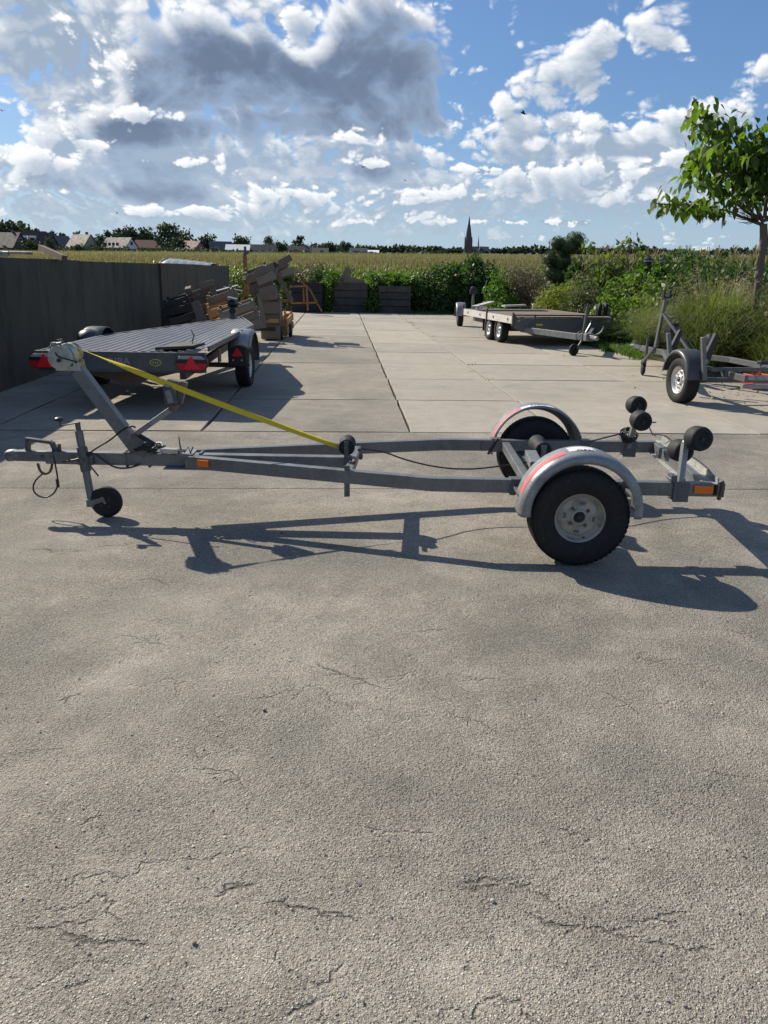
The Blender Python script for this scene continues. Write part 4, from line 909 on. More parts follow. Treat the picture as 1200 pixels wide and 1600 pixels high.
for k in range(9):
    ph = k * 1.1; rr_ = .05 + .022 * math.sin(k * 1.9)
    b.tube([(1.82 + rr_ * math.cos(a * .75 + ph), 5.66 + .04 * math.sin(a * .75 + ph), ZT + .05 + .035 * math.sin(a * .75 + ph) + .02 * math.sin(k * 2.3)) for a in range(8)], .0045, 6, smooth_path=1)
b.tube([(1.62, 5.66, ZT), (1.60, 5.62, ZT - .05), (1.61, 5.6, ZB - .06)], .003, 5); b.build('tangled_wire', cablem, bt)
b = MB(); b.cyl((1.955, 5.6, .60), (1.99, 5.6, .60), .006, n=6); b.tube([(1.90, 5.5, .60), (1.94, 5.5, .53), (1.97, 5.52, .52)], .005, 6); b.build('roller_pin', galv_l, bt)
# ------------------------------------------------------------------ helper: fender over a wheel whose axle lies along x
def fender_y(c, outx, parent, Rf=0.36, wid=0.24, lip=0.06, dz_=0.04, m=None, a0=R(0), a1=R(180)):
    o = fender(Vector((0, 0, 0)), -outx, Rf, wid, lip, 0.0, m, a0, a1, None)
    o.parent = parent; off = Vector((0, 0, 0)) if parent.get('_l') else Vector(parent.location)
    o.data.transform(Matrix.Translation(Vector(c) + Vector((0, 0, dz_)) - off) @ Matrix.Rotation(math.pi / 2, 4, 'Z'))
    o.modifiers['Solid'].offset = 0
    return o
def cylx(b, c, r, w, n=24): return b.cyl(Vector(c) - Vector((w / 2, 0, 0)), Vector(c) + Vector((w / 2, 0, 0)), r, n=n)

# ------------------------------------------------------------------ plate-bed trailer beside the wall
pt = thing('plate_trailer', 'low grey ribbed aluminium bed trailer with red tail lamps parked beside the dark wall', 'trailer', (-3.1, 10.5, 0))
def ymax(x):
    if x < -3.0: return 11.2 + (x + 3.97) / (0.97) * 3.6
    if x <= -2.72: return 14.8
    return 14.8 + (x + 2.72) / 0.68 * (-2.75)
def bedz(x, y):
    xb = -2.52 - 0.06 * (y - 9.1)
    return 0.685 + 0.010 * (y - 9.1) + max(0, x - xb) * 0.15 + 0.004 * math.sin(x * 7 + y * 2.3)
b = MB(); nx = 76; ny = 9; V_ = []
for i in range(nx + 1):
    x = -4.03 + 1.97 * i / nx; ym = min(ymax(max(x, -3.97)), 14.8) if x < -2.72 else max(ymax(x), 12.05)
    for j in range(ny + 1):
        y = 9.12 + (ym - 9.12) * j / ny; z = bedz(x, y) + (0.010 if i % 4 in (1, 2) else 0)
        V_.append((x - 0.006 * (y - 9.1), y, z))
b.add(V_, [(i * (ny + 1) + j, (i + 1) * (ny + 1) + j, (i + 1) * (ny + 1) + j + 1, i * (ny + 1) + j + 1) for i in range(nx) for j in range(ny)])
b.build('ribbed_bed', alu_dark, pt, solid=0.004)
edge = [(-4.05, 9.12), (-4.02, 11.15), (-3.45, 13.1), (-3.02, 14.85), (-2.72, 14.85), (-2.32, 13.2), (-2.06, 12.1), (-2.08, 9.12)]
b = MB()
for k in range(len(edge) - 1):
    (x0, y0), (x1, y1) = edge[k], edge[k + 1]; b.beam((x0, y0, bedz(x0, y0) - .015), (x1, y1, bedz(x1, y1) - .015), .028, .06)
b.build('edge_frame', galv_d, pt, bev=0.004)
b = MB(); b.box((-3.105, 9.10, .572), (1.98, .03, .225)); b.box((-3.105, 9.115, .684), (2.0, .07, .010)); b.box((-3.105, 9.09, .462), (1.9, .05, .008)); b.build('tail_panel', galv_d, pt, bev=0.003)
def lamp(x, y, z, parent, s=1.0):
    b = MB(); n = 20; pr = []
    for i in range(n):
        a = 2 * math.pi * i / n; pr.append((x + s * (.105 * (1 if math.cos(a) > 0 else -1) * (abs(math.cos(a)) > 1e-6) + .085 * math.cos(a)), y, z + s * .088 * math.sin(a)))
    b.prism(pr, (0, -.045, 0)); hs = b.build('tail_lamp', blackp, parent, bev=0.004)
    def seg(sx, m, nm, zs=(-1, 1)):
        q = MB(); P = []
        for i in range(n // 2 + 1):
            a = -math.pi / 2 + math.pi * i / (n // 2)
            if zs[0] <= math.sin(a) <= zs[1]: P.append((x + s * sx * (.10 + .080 * math.cos(a)), y - .046, z + s * .080 * math.sin(a)))
        P2 = [(x + s * sx * .005, y - .046, P[-1][2]), (x + s * sx * .005, y - .046, P[0][2])]
        q.prism(P + P2, (0, -.012, 0)); q.build(nm, m, hs, bev=0.002)
    seg(-1, redl, 'red_lens', (-1, .30)); seg(1, redl, 'red_lens', (-1, .30)); seg(-1, whitel, 'clear_lens', (.32, 1)); seg(1, whitel, 'clear_lens', (.32, 1))
    q = MB(); q.prism([(x - s * .095, y - .057, z - s * .068), (x + s * .095, y - .057, z - s * .068), (x, y - .057, z + s * .092)], (0, -.014, 0)); q.build('triangle_reflector', MATS['bright_red_reflector'], hs, bev=0.003)
simple('bright_red_reflector', (0.75, 0.012, 0.025), 0.35, 0, 0.1, 500)
lamp(-3.98, 9.085, .575, pt); lamp(-2.27, 9.085, .575, pt)
me = text_mesh('RIBA', .108, 0.0, 0.001); b = MB(); xo = at(186, 566, 9.08).x
b.add([(xo + v.co.x * 1.15, 9.0815, .545 + v.co.y) for v in me.vertices], [tuple(p.vertices) for p in me.polygons]); b.build('lettering', letterm, pt); bpy.data.meshes.remove(me)
xb = at(243, 567, 9.08).x
b = MB(); b.prism([(xb + .068 * math.cos(a * .3142), 9.084, .572 + .042 * math.sin(a * .3142)) for a in range(20)], (0, -.006, 0)); bd = b.build('oval_badge', brassp, pt)
b = MB(); b.prism([(xb + .058 * math.cos(a * .3142), 9.0775, .572 + .033 * math.sin(a * .3142)) for a in range(20)], (0, -.002, 0)); b.build('badge_face', galv_d, bd)
for k in range(3):
    b = MB(); b.box((xb - .028 + .028 * k, 9.0745, .572), (.012, .002, .020)); b.build('badge_mark', brassp, bd)
b = MB(); b.beam((-3.75, 9.3, .40), (-3.05, 14.6, .42), .07, .10); b.beam((-2.45, 9.3, .40), (-2.75, 14.6, .42), .07, .10); b.build('chassis_rail', steel_rust, pt)
b = MB(); b.prism([(-3.8, 9.25, .46), (-2.4, 9.25, .46), (-3.05, 9.25, .30), (-3.15, 9.25, .30)], (0, .05, 0)); b.build('rear_bracket', steel_rust, pt)
b = MB(); b.cyl((-4.1, 11.3, .30), (-2.1, 11.3, .30), .035, n=14); b.build('axle', galv_d, pt)
b = MB(); b.beam((-2.87, 14.6, .44), (-2.85, 16.0, .44), .08, .08); b.build('drawbar', galv_d, pt)
for x, ox in ((-2.06, 1), (-4.17, -1)):
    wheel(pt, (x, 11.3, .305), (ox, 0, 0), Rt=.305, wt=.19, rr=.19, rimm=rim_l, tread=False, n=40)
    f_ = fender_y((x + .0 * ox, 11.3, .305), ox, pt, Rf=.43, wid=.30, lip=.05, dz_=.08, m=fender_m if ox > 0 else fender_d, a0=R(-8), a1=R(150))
    b = MB(); cx = x; nn = 10   # rounded nose at the back of the fender
    for i in range(nn + 1):
        for j in range(9):
            a = math.pi * (.5 + .5 * i / nn) ; t = -1 + 2 * j / 8
            b.v.append((cx + t * .14, 11.0 - .14 * 1.3 * math.sqrt(max(0, 1 - t * t * .55)) * math.sin(math.pi * .5 * i / nn + .0), .80 - .18 * (i / nn) ** 2 - .05 * t * t))
    b.f = [(i * 9 + j, i * 9 + j + 1, (i + 1) * 9 + j + 1, (i + 1) * 9 + j) for i in range(nn) for j in range(8)]; b.sm = [True] * len(b.f); b.mi = [0] * len(b.f)
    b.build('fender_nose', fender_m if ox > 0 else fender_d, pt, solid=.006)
    b = MB(); b.box((cx - .02 * ox, 10.86, .49), (.26, .012, .30)); b.build('mud_flap', blackp, pt)
    q = MB(); q.prism([(cx - .10, 10.85, .475), (cx + .06, 10.85, .475), (cx - .02, 10.85, .60)], (0, -.012, 0)); q.build('triangle_reflector', MATS['bright_red_reflector'], pt, bev=.003)
    for dxx in (-.08, .04):
        q = MB(); q.cyl((cx + dxx, 10.853, .42), (cx + dxx, 10.845, .42), .014, n=10); q.build('flap_bolt', whitel, pt)
b = MB(); b.box((-2.05, 9.55, .62), (.02, .12, .16)); b.build('rusty_side_bracket', steel_rust, pt)
# front winch head on the plate trailer
b = MB(); b.cyl((-2.87, 14.75, .68), (-2.87, 14.75, 1.05), .035, n=12); b.box((-2.87, 14.7, .85), (.09, .12, .22)); b.build('front_post', galv_d, pt, bev=.004)
b = MB(); b.cyl((-2.95, 14.72, 1.03), (-2.77, 14.72, 1.03), .075, n=20); b.cyl((-2.86, 14.62, .90), (-2.86, 14.70, .90), .06, n=16); b.build('front_winch', blackp, pt)
b = MB(); b.box((-2.86, 14.66, 1.12), (.17, .14, .03), (.1, .2, 0)); b.beam((-2.80, 14.6, 1.06), (-2.66, 14.5, 1.02), .03, .03); b.build('winch_cover', galv_l, pt)
# debris lying on the bed
def lump(name, label, cat, p, s, m, group=None):
    b = MB(); rr = random.Random(int(p[0] * 1000)); n = 9; m_ = 5; V = []
    for i in range(m_ + 1):
        t = math.pi * .5 * i / m_
        for k in range(n):
            a = 2 * math.pi * k / n; q = 1 + rr.uniform(-.25, .25)
            V.append((p[0] + s[0] * math.cos(a) * math.cos(t) * q, p[1] + s[1] * math.sin(a) * math.cos(t) * q, p[2] + s[2] * math.sin(t) * q))
    b.add(V, [(i * n + k, i * n + (k + 1) % n, (i + 1) * n + (k + 1) % n, (i + 1) * n + k) for i in range(m_) for k in range(n)], True)
    o = b.build(name, m); tag(o, label, cat, group); return o
b = MB(); b.prism([(-2.74, 9.22, bedz(-2.7, 9.2) + .012), (-2.28, 9.2, bedz(-2.3, 9.2) + .014), (-2.22, 9.55, bedz(-2.3, 9.5) + .014), (-2.55, 9.9, bedz(-2.5, 9.9) + .014), (-2.66, 9.6, bedz(-2.6, 9.6) + .012)], (0, 0, .035))
o = b.build('rotten_board', wood_d, bev=.006); tag(o, 'rotten grey board lying at the back right corner of the ribbed trailer bed', 'board')
b = MB(); b.tube([(-2.36, 9.45, .72), (-2.33, 9.46, .85), (-2.35, 9.44, .93)], .006, 5); b.tube([(-2.35, 9.45, .80), (-2.31, 9.43, .88)], .004, 5)
o = b.build('dry_weed', twigm); tag(o, 'dry brown weed stalk standing on the ribbed trailer bed', 'weed')

# ------------------------------------------------------------------ twin axle flatbed trailer on the right
fb_ = thing('flatbed_trailer', 'grey twin axle flatbed trailer with plywood deck and pale side board, nose towards the camera', 'trailer', (4.18, 18.8, 0), 0.205)
fb_['_l'] = 1
def lb(mb, name, m, bev=0, parent=None, **k): return mb.build(name, m, parent or fb_, bev=bev, local=True, **k)
ZD = 0.675
for k in range(5):
    b = MB(); b.box((0, .41 + .8 * k, ZD), (2.46, .792, .018)); lb(b, 'deck_panel', deckwood, .002)
for sx in (-1, 1):
    b = MB(); b.box((sx * 1.245, 2.0, ZD - .075), (.022, 3.96, .17)); lb(b, 'side_board', paleboard, .004)
    for k in range(4):
        b = MB(); b.cyl((sx * 1.257, .35 + 1.05 * k, ZD - .07), (sx * 1.267, .35 + 1.05 * k, ZD - .07), .030, n=14); lb(b, 'board_hole_disc', blackp)  # black disc on the board stands in for a dark hole
    for yy in (0.0, 1.9, 3.98):
        b = MB(); b.box((sx * 1.262, yy, ZD - .045), (.045, .05, .30)); lb(b, 'stake', steel_rust, .004)
b = MB(); b.box((0, -.02, ZD + .045), (2.5, .035, .03)); lb(b, 'front_bar', blackp, .004)
for x in (-1.22, -.72, .5, 1.22):
    b = MB(); b.box((x, -.02, ZD - .06), (.04, .04, .25)); lb(b, 'front_stake', steel_rust if x in (-.72, .5) else galv_d, .003)
b = MB(); b.prism([(-1.22, -.06, ZD - .02), (1.22, -.06, ZD - .02), (1.22, -.06, ZD - .16), (.95, -.06, ZD - .42), (-.75, -.06, ZD - .42), (-1.22, -.06, ZD - .26)], (0, .025, 0)); lb(b, 'front_panel', galv_d, .003)
for x, m_ in ((-.62, brassp), (.56, deckwood)):
    b = MB(); b.box((x, -.066, ZD - .17), (.16, .004, .05)); lb(b, 'name_plate', m_)
b = MB(); b.box((-1.14, -.066, ZD - .08), (.07, .008, .03)); lb(b, 'front_marker', whitel); b = MB(); b.box((1.14, -.066, ZD - .08), (.07, .008, .03)); lb(b, 'front_marker', whitel)
b = MB(); b.beam((-.95, .3, .42), (-.95, 3.9, .42), .06, .12); lb(b, 'chassis_rail', galv_d); b = MB(); b.beam((.95, .3, .42), (.95, 3.9, .42), .06, .12); lb(b, 'chassis_rail', galv_d)
b = MB(); b.beam((-1.0, .1, .39), (-.42, -2.0, .37), .07, .13); lb(b, 'drawbar_arm', galv, .004); b = MB(); b.beam((.85, .1, .39), (-.30, -2.0, .37), .07, .13); lb(b, 'drawbar_arm', galv, .004)
b = MB(); b.box((-.36, -2.08, .385), (.20, .30, .15)); lb(b, 'coupling_block', galv_l, .012)
b = MB(); b.beam((-.36, -2.2, .40), (-.36, -2.5, .40), .08, .07); b.ball((-.36, -2.52, .39), .05); lb(b, 'coupling_head', galv_l, .01)
b = MB(); b.beam((-.40, -2.05, .46), (-.28, -2.02, .66), .02, .025); b.cyl((-.28, -2.02, .66), (-.27, -2.01, .72), .012, n=8); lb(b, 'handbrake_lever', galv_l)
b = MB(); b.tube([(-.30, -2.35, .45), (-.22, -2.4, .50), (-.18, -2.42, .60), (-.19, -2.42, .63)], .015, 8, smooth_path=1); lb(b, 'coupling_lever', galv_l)
b = MB(); b.cyl((-.46, -2.06, .30), (-.40, -2.06, 1.02), .032, n=16); b.beam((-.40, -2.06, 1.03), (-.47, -2.06, 1.05), .02, .012); b.cyl((-.40, -2.06, 1.02), (-.40, -2.06, 1.07), .02, n=10); lb(b, 'jockey_mast', galv_d)
b = MB(); b.cyl((-.46, -2.06, .32), (-.60, -2.12, .14), .022, n=10); lb(b, 'jockey_fork', galv_d)
b = MB(); b.lathe((-.66, -2.12, .125), (.35, -1, 0), [(.02, -.03), (.09, -.03), (.125, -.02), (.125, .02), (.09, .03), (.02, .03)], 26); lb(b, 'jockey_wheel', rubber)
b = MB(); b.tube([(-.46, -1.95, .5), (-.55, -1.9, .42), (-.52, -1.95, .3), (-.44, -2.0, .33)], .008, 6, smooth_path=1); lb(b, 'brake_cable', cablem)
for sx in (-1, 1):
    for yy in (1.15, 1.93):
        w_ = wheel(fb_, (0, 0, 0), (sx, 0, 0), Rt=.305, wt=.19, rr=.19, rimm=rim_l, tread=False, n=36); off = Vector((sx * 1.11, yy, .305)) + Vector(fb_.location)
        for o_ in [w_] + list(w_.children): o_.data.transform(Matrix.Translation(off))
    b = MB(); b.box((sx * 1.09, 2.36, .36), (.22, .02, .32)); lb(b, 'mud_flap', blackp)
    b = MB(); b.box((sx * 1.05, 1.55, .628), (.28, 1.65, .012)); lb(b, 'wheel_cover', galv_d)
b = MB(); b.cyl((-1.0, 1.15, .305), (1.0, 1.15, .305), .035, n=12); lb(b, 'axle', galv_d); b = MB(); b.cyl((-1.0, 1.93, .305), (1.0, 1.93, .305), .035, n=12); lb(b, 'axle', galv_d)
b = MB(); b.box((-.2, 2.9, ZD + .022), (1.9, .5, .02), (0, 0, .05)); o = lb(b, 'deck_strip', blackboard)
# hose reels standing on the deck corner
for k in range(2):
    p = fb_.matrix_basis @ Vector((.62 + .0 * k, .10, 0)); 
wr = thing('guide_wheel', 'pair of black rubber guide wheels standing on the front edge of the flatbed deck', 'wheels', at(943, 489, 18.9) + Vector((0, 0, 0)))
pz = wr.location.copy(); wr.location.z = ZD + .06; pz.z = wr.location.z
for dxx in (-.10, .05):
    b = MB(); b.lathe((dxx, 0, .14), (1, -.25, 0), [(.03, -.05), (.11, -.05), (.145, -.03), (.15, 0), (.145, .03), (.11, .05), (.03, .05)], 28); b.build('rubber_wheel', rubber, wr, local=True)
b = MB(); b.cyl((-.18, .03, .14), (.14, -.04, .14), .02, n=10); b.box((0, 0, .01), (.3, .1, .02)); b.beam((-.16, .02, 0), (-.16, .02, .16), .03, .03); b.beam((.12, -.03, 0), (.12, -.03, .16), .03, .03); b.build('wheel_stand', galv_d, wr, local=True)

# ------------------------------------------------------------------ second boat trailer, behind the flatbed
bt2 = thing('boat_trailer', 'small galvanised boat trailer with two pale bunk boards standing behind the flatbed trailer', 'boat trailer', (3.5, 26.0, 0))
for x, yy, ox in ((2.36, 25.7, -1), (4.86, 26.1, 1)):
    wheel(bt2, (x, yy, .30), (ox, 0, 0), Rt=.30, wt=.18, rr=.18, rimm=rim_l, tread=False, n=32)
    fender_y((x, yy, .30), ox, bt2, Rf=.40, wid=.30, lip=.06, dz_=.04)
b = MB(); b.beam((2.4, 25.7, .36), (4.8, 26.1, .36), .07, .09); b.build('axle', galv, bt2)
for x in (2.8, 4.2):
    b = MB(); b.beam((x, 24.6, .45), (x + (.35 if x < 3 else -.4), 28.2, .45), .06, .09); b.build('side_rail', galv, bt2)
b = MB(); b.beam((3.5, 27.6, .45), (3.5, 30.2, .45), .07, .09); b.build('drawbar', galv, bt2)
b = MB(); b.beam((2.75, 24.6, .45), (4.25, 24.6, .45), .06, .08); b.build('rear_cross_member', galv_l, bt2)
for p0, p1 in ((at(742, 479, 24.9), at(768, 472, 26.6)), (at(786, 478, 24.9), at(820, 477, 25.2))):
    b = MB(); b.beam(p0, p1, .20, .05); b.build('bunk_board', paleboard, bt2, bev=.004)
    b = MB(); b.beam(p0 * .8 + p1 * .2 - Vector((0, 0, .25)), p0 * .8 + p1 * .2, .04, .04); b.beam(p0 * .2 + p1 * .8 - Vector((0, 0, .25)), p0 * .2 + p1 * .8, .04, .04); b.build('bunk_bracket', galv_d, bt2)
b = MB(); b.cyl(at(738, 486, 25.4), at(740, 458, 25.4), .045, n=12); b.build('winch_post', galv, bt2)
b = MB(); q = at(740, 456, 25.4); b.box(q, (.24, .2, .13)); b.cyl(q + Vector((0, -.08, .08)), q + Vector((0, .08, .08)), .09, n=16); b.build('winch', blackp, bt2, bev=.01)

# ------------------------------------------------------------------ third boat trailer at the right edge
bt3 = thing('boat_trailer', 'grey boat trailer with dark fender and tall bow post at the right edge', 'boat trailer', (4.84, 10.5, 0), 0.125)
bt3['_l'] = 1
def l3(mb, name, m, bev=0, **k): return mb.build(name, m, bt3, bev=bev, local=True, **k)
for sx in (-1, 1):
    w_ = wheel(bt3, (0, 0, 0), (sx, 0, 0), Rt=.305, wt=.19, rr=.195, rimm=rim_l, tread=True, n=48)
    for o_ in [w_]:
        off = Vector((sx * .84, .05, .305)) + Vector(bt3.location)
        o_.data.transform(Matrix.Translation(off))
        for c_ in o_.children: c_.data.transform(Matrix.Translation(off))
    fender_y((sx * .84, .05, .305), sx, bt3, Rf=.375, wid=.27, lip=.055, dz_=.03, m=fender_d, a0=R(8), a1=R(178))
    b = MB(); b.beam((sx * .55, -.95, .45), (sx * .50, 1.2, .45), .05, .08); b.beam((sx * .50, 1.2, .45), (sx * .03, 2.3, .45), .05, .08); l3(b, 'side_rail', galv_d, .004)
b = MB(); b.beam((0, 1.6, .44), (0, 3.2, .44), .07, .09); l3(b, 'drawbar', galv_d, .004)
b = MB(); b.beam((0, 3.2, .45), (0, 3.45, .45), .06, .06); b.ball((0, 3.47, .45), .045); b.tube([(0, 3.2, .48), (-.1, 3.25, .56), (-.12, 3.3, .50)], .012, 6); l3(b, 'coupling', galv_d)
b = MB(); b.beam((-.72, -.42, .50), (1.3, -.42, .50), .05, .05); l3(b, 'dark_cross_member', galv_d, .004)
b = MB(); b.beam((-.60, -.95, .36), (.9, -1.02, .36), .055, .055); l3(b, 'rear_cross_member', galv_l, .004)  # lighter zinc colour stands in for the sunlit top
b = MB(); b.beam((-.45, -.70, .43), (1.25, -.78, .43), .05, .06); l3(b, 'pale_sunlit_cross_member', chan_w, .004)  # pale steel, coloured whiter to stand in for its sunlit top
b = MB(); b.box((-.19, -.727, .432), (.16, .012, .062)); l3(b, 'grey_reflector_band', galv_d)
b = MB(); b.cyl((-.75, .05, .30), (.75, .05, .30), .035, n=12); l3(b, 'axle', galv_d)
b = MB(); b.box((-.62, -.30, .44), (.30, .10, .10)); l3(b, 'fender_bracket', blackp, .008)
# guide posts with black pads
for x, y_, h_, ln in ((-.62, .85, .86, -.10), (-.76, -.36, .90, -.10)):
    b = MB(); b.beam((x, y_, .36), (x + ln, y_, h_), .055, .05, up=(0, 1, 0)); l3(b, 'guide_post', galv, .004)
    b = MB(); b.beam((x + ln * .6 + .07, y_ + .05, .62), (x + ln * .6 + .16, y_ + .05, h_ + .04), .10, .07, up=(0, 1, 0), w2=.05); l3(b, 'guide_pad', blackp, .01)
# bow post and braces
b = MB(); b.beam((-.03, 2.62, .42), (-.01, 2.50, 1.30), .05, .05); l3(b, 'bow_post', galv, .004)
b = MB(); b.beam((-.02, 2.48, 1.05), (.12, 1.7, .50), .04, .04); l3(b, 'post_brace', galv_d, .003)
b = MB(); b.beam((-.05, 2.60, .5), (-.10, 2.9, .20), .04, .04); b.cyl((-.04, 2.90, .15), (-.04, 2.90, .62), .024, n=10); l3(b, 'jockey_mast', galv_d)
b = MB(); b.lathe((-.05, 2.93, .11), (1, -.3, 0), [(.015, -.03), (.08, -.03), (.108, -.015), (.108, .015), (.08, .03), (.015, .03)], 24); l3(b, 'jockey_wheel', rubber)
b = MB(); b.box((0.0, 2.50, 1.31), (.13, .08, .03)); b.box((-.05, 2.50, 1.37), (.03, .08, .12)); b.box((.05, 2.50, 1.37), (.03, .08, .12)); l3(b, 'bow_fork', blackp, .006)
b = MB(); b.cyl((.03, 2.36, .84), (.17, 2.36, .84), .075, n=18); b.box((.09, 2.4, .72), (.12, .16, .2)); l3(b, 'winch', blackp, .006)
b = MB(); b.tube([(.02, 2.45, .98), (.14, 2.3, 1.04), (.20, 2.25, .92), (.10, 2.35, .90)], .010, 6, smooth_path=1); b.tube([(.12, 2.2, .85), (.22, 2.0, .66), (.3, 1.8, .48)], .009, 6, smooth_path=1); l3(b, 'winch_cable', galv_d)
def roller(c, ax, r_, w_, nm='keel_roller'):
    b = MB(); b.lathe(c, ax, [(.012, -w_ / 2), (r_ * .9, -w_ / 2), (r_, -w_ * .35), (r_, w_ * .35), (r_ * .9, w_ / 2), (.012, w_ / 2)], 26); return l3(b, nm, rubber)
roller((-.12, .75, .78), (1, 0, 0), .085, .12); roller((.36, -.35, .74), (1, 0.2, 0), .075, .13); roller((.22, -.30, .63), (1, .3, 0), .065, .18); roller((.62, -.35, .72), (1, 0, .3), .085, .14)
b = MB(); b.beam((-.12, .75, .45), (-.12, .75, .76), .04, .04); l3(b, 'roller_bracket', galv_d)
b = MB(); b.box((.12, -.40, .585), (.38, .09, .045)); b.box((.36, -.40, .60), (.20, .09, .045)); l3(b, 'roller_box', blackp, .008)
for x in (-.05, .22, .26, .32, .60): 
    b = MB(); b.beam((x, -.42, .50), (x + .02, -.38, .62 if x < .3 else .72), .014, .035); l3(b, 'roller_bracket', galv_l)
b = MB(); b.tube([(-.03, -.42, .55), (.05, -.44, .525), (.13, -.44, .545)], .008, 6, smooth_path=1); l3(b, 'white_cord', whitesticker)

# ------------------------------------------------------------------ red plastic crate on the ground under the right trailer
rp = gnd(1180, 607); rc = thing('plastic_crate', 'bright red plastic crate lying by the weeds under the right boat trailer', 'crate', rp, 0.25)
b = MB(); w, d, h = .30, .26, .22; t = .012
b.box((0, -d / 2, h / 2), (w, t, h)); b.box((0, d / 2, h / 2), (w, t, h)); b.box((-w / 2, 0, h / 2), (t, d, h)); b.box((w / 2, 0, h / 2), (t, d, h)); b.box((0, 0, .008), (w, d, .012)); b.build('crate_body', redplast, rc, bev=.006, local=True)
b = MB(); b.prism([(-w / 2, -d / 2 - .02, h), (-w / 2 + .09, -d / 2 - .02, h + .07), (-w / 2 + .13, -d / 2 - .02, h * .5), (-w / 2 + .07, -d / 2 - .02, .0), (-w / 2, -d / 2 - .02, h * .4)], (0, .01, 0)); b.build('crate_flap', redplast, rc, bev=.004, local=True)
# ------------------------------------------------------------------ wooden crates, planks, machinery frames
def crate(loc, size, rot, m, label, group='old wooden potato crates', rows=2, name='wooden_crate', gap=.02):
    "open box: side boards with gaps, four corner posts, floor boards"
    r_ = thing(name, label, 'crate', loc, group=group); r_.rotation_euler = rot
    w, d, h = size; t = .036; bh = h / rows; r_.rotation_euler[0] += .10
    for k in range(rows):
        z = bh * (k + .5)
        for sy in (-1, 1):
            b = MB(); b.box((random.uniform(-.01, .01), sy * d / 2, z), (w, t, bh - gap), (0, random.uniform(-.015, .015), 0)); b.build('plank', m, r_, local=True)
        for sx in (-1, 1):
            b = MB(); b.box((sx * (w / 2 - t), 0, z), (t, d - t * 2.2, bh - gap)); b.build('plank', m, r_, local=True)
    for sx in (-1, 1):
        for sy in (-1, 1):
            b = MB(); b.box((sx * (w / 2 - .05), sy * (d / 2 - .04), h / 2 + .02), (.055, .055, h + .05)); b.build('corner_post', m, r_, local=True)
    nb_ = 4
    for k in range(nb_):
        b = MB(); b.box((0, -d / 2 + d * (k + .5) / nb_, .012), (w - .05, d / nb_ - .015, .018)); b.build('floor_board', m, r_, local=True)
    return r_
def plank(p0, p1, w, t, m, label, up=(0, 0, 1), name='plank', cat='plank', group=None):
    c_ = (Vector(p0) + Vector(p1)) / 2
    b = MB(); b.beam(Vector(p0) - c_, Vector(p1) - c_, w, t, up=up); o = b.build(name, m, bev=.003); o.location = c_; tag(o, label, cat, group); return o
# flat wagon carrying the right-hand stack
wg = thing('wooden_wagon', 'low wooden wagon carrying the right stack of grey crates beside the plate trailer', 'wagon', (-2.55, 19.7, 0))
b = MB(); b.beam((-2.95, 19.1, .27), (-2.75, 20.5, .27), .46, .09); b.build('wagon_bed', wood_d, wg)
for x, yy in ((-2.62, 19.35), (-2.50, 20.3), (-3.0, 20.2)):
    b = MB(); b.lathe((x, yy, .17), (1, 0, 0), [(.02, -.05), (.12, -.05), (.17, -.03), (.17, .03), (.12, .05), (.02, .05)], 22); b.build('wheel', rubber, wg)
ra = 0.07
crate(at(422, 527, 19.2) + Vector((0, .45, .0)), (.47, .95, .33), (0, 0, ra), wood_g, 'bottom crate of the stack on the wagon, orange-brown top board', rows=1)
crate(at(422, 507, 19.2) + Vector((0, .45, .0)), (.46, .95, .60), (0, 0, ra), wood_g, 'tall two-board grey crate in the middle of the wagon stack', rows=2)
crate(at(447, 523, 20.2) + Vector((-.02, .1, .05)), (.26, 1.1, .42), (0, 0, -.02), wood_o, 'orange-brown slatted crate at the right side of the wagon', rows=2, gap=.04)
b = MB(); b.box((0, 0, 0), (.46, .02, .09)); o = b.build('plank', wood_o); o.location = at(421, 501, 19.15); tag(o, 'orange-brown board nailed between the two lower crates of the wagon', 'plank')
crate(at(422, 467, 19.5), (.40, .7, .24), (0, -.18, ra), wood_g, 'small tilted crate just above the tall crate on the wagon', rows=1)
crate(at(411, 450, 19.5), (.58, .75, .48), (.05, -.36, .1), wood_g, 'broken crate tilted up to the right at the top left of the wagon stack', rows=2, gap=.05)
crate(at(444, 431, 19.9), (.34, .5, .17), (0, -.38, .1), wood_g, 'smaller box sticking out at the right of the stack top', rows=1)
crate(at(440, 420, 19.9), (.42, .5, .19), (0, -.50, .1), wood_g, 'topmost grey box sticking up to the right from the wagon stack', rows=1)
plank(at(430, 425, 19.4), at(456, 470, 19.4), .10, .05, wood_g, 'long grey plank leaning down from the stack top to the right', up=(0, 1, 0))
plank(at(424, 420, 19.3), at(432, 412, 19.3), .16, .12, wood_d, 'short dark block wedged at the top of the stack')
plank(at(404, 458, 18.9), at(413, 512, 18.7), .10, .04, wood_g, 'grey upright plank leaning on the left side of the wagon stack', up=(0, 1, 0))
plank(at(386, 437, 18.9), at(394, 428, 18.9), .10, .02, wood_g, 'pale sunlit plank end at the far left of the stack top', up=(0, 1, 0))
plank(at(385, 433, 19.1), at(396, 443, 19.3), .16, .16, wood_d, 'dark beam end under the pale plank end at the top left')
plank(at(429, 438, 18.8), at(433, 419, 18.8), .03, .03, wood_g, 'thin pale batten slanting across the upper crates', up=(0, 1, 0))
plank(at(436, 458, 18.9), at(441, 446, 18.9), .03, .03, wood_g, 'thin pale batten slanting beside the long leaning plank', up=(0, 1, 0))
plank(at(420, 467, 18.8), at(436, 463, 18.8), .12, .015, wood_g, 'curled pale board lying on top of the tall crate')
plank(at(441, 470, 19.6), at(456, 470, 19.6), .14, .07, wood_o, 'orange-brown rail at the foot of the long leaning plank')
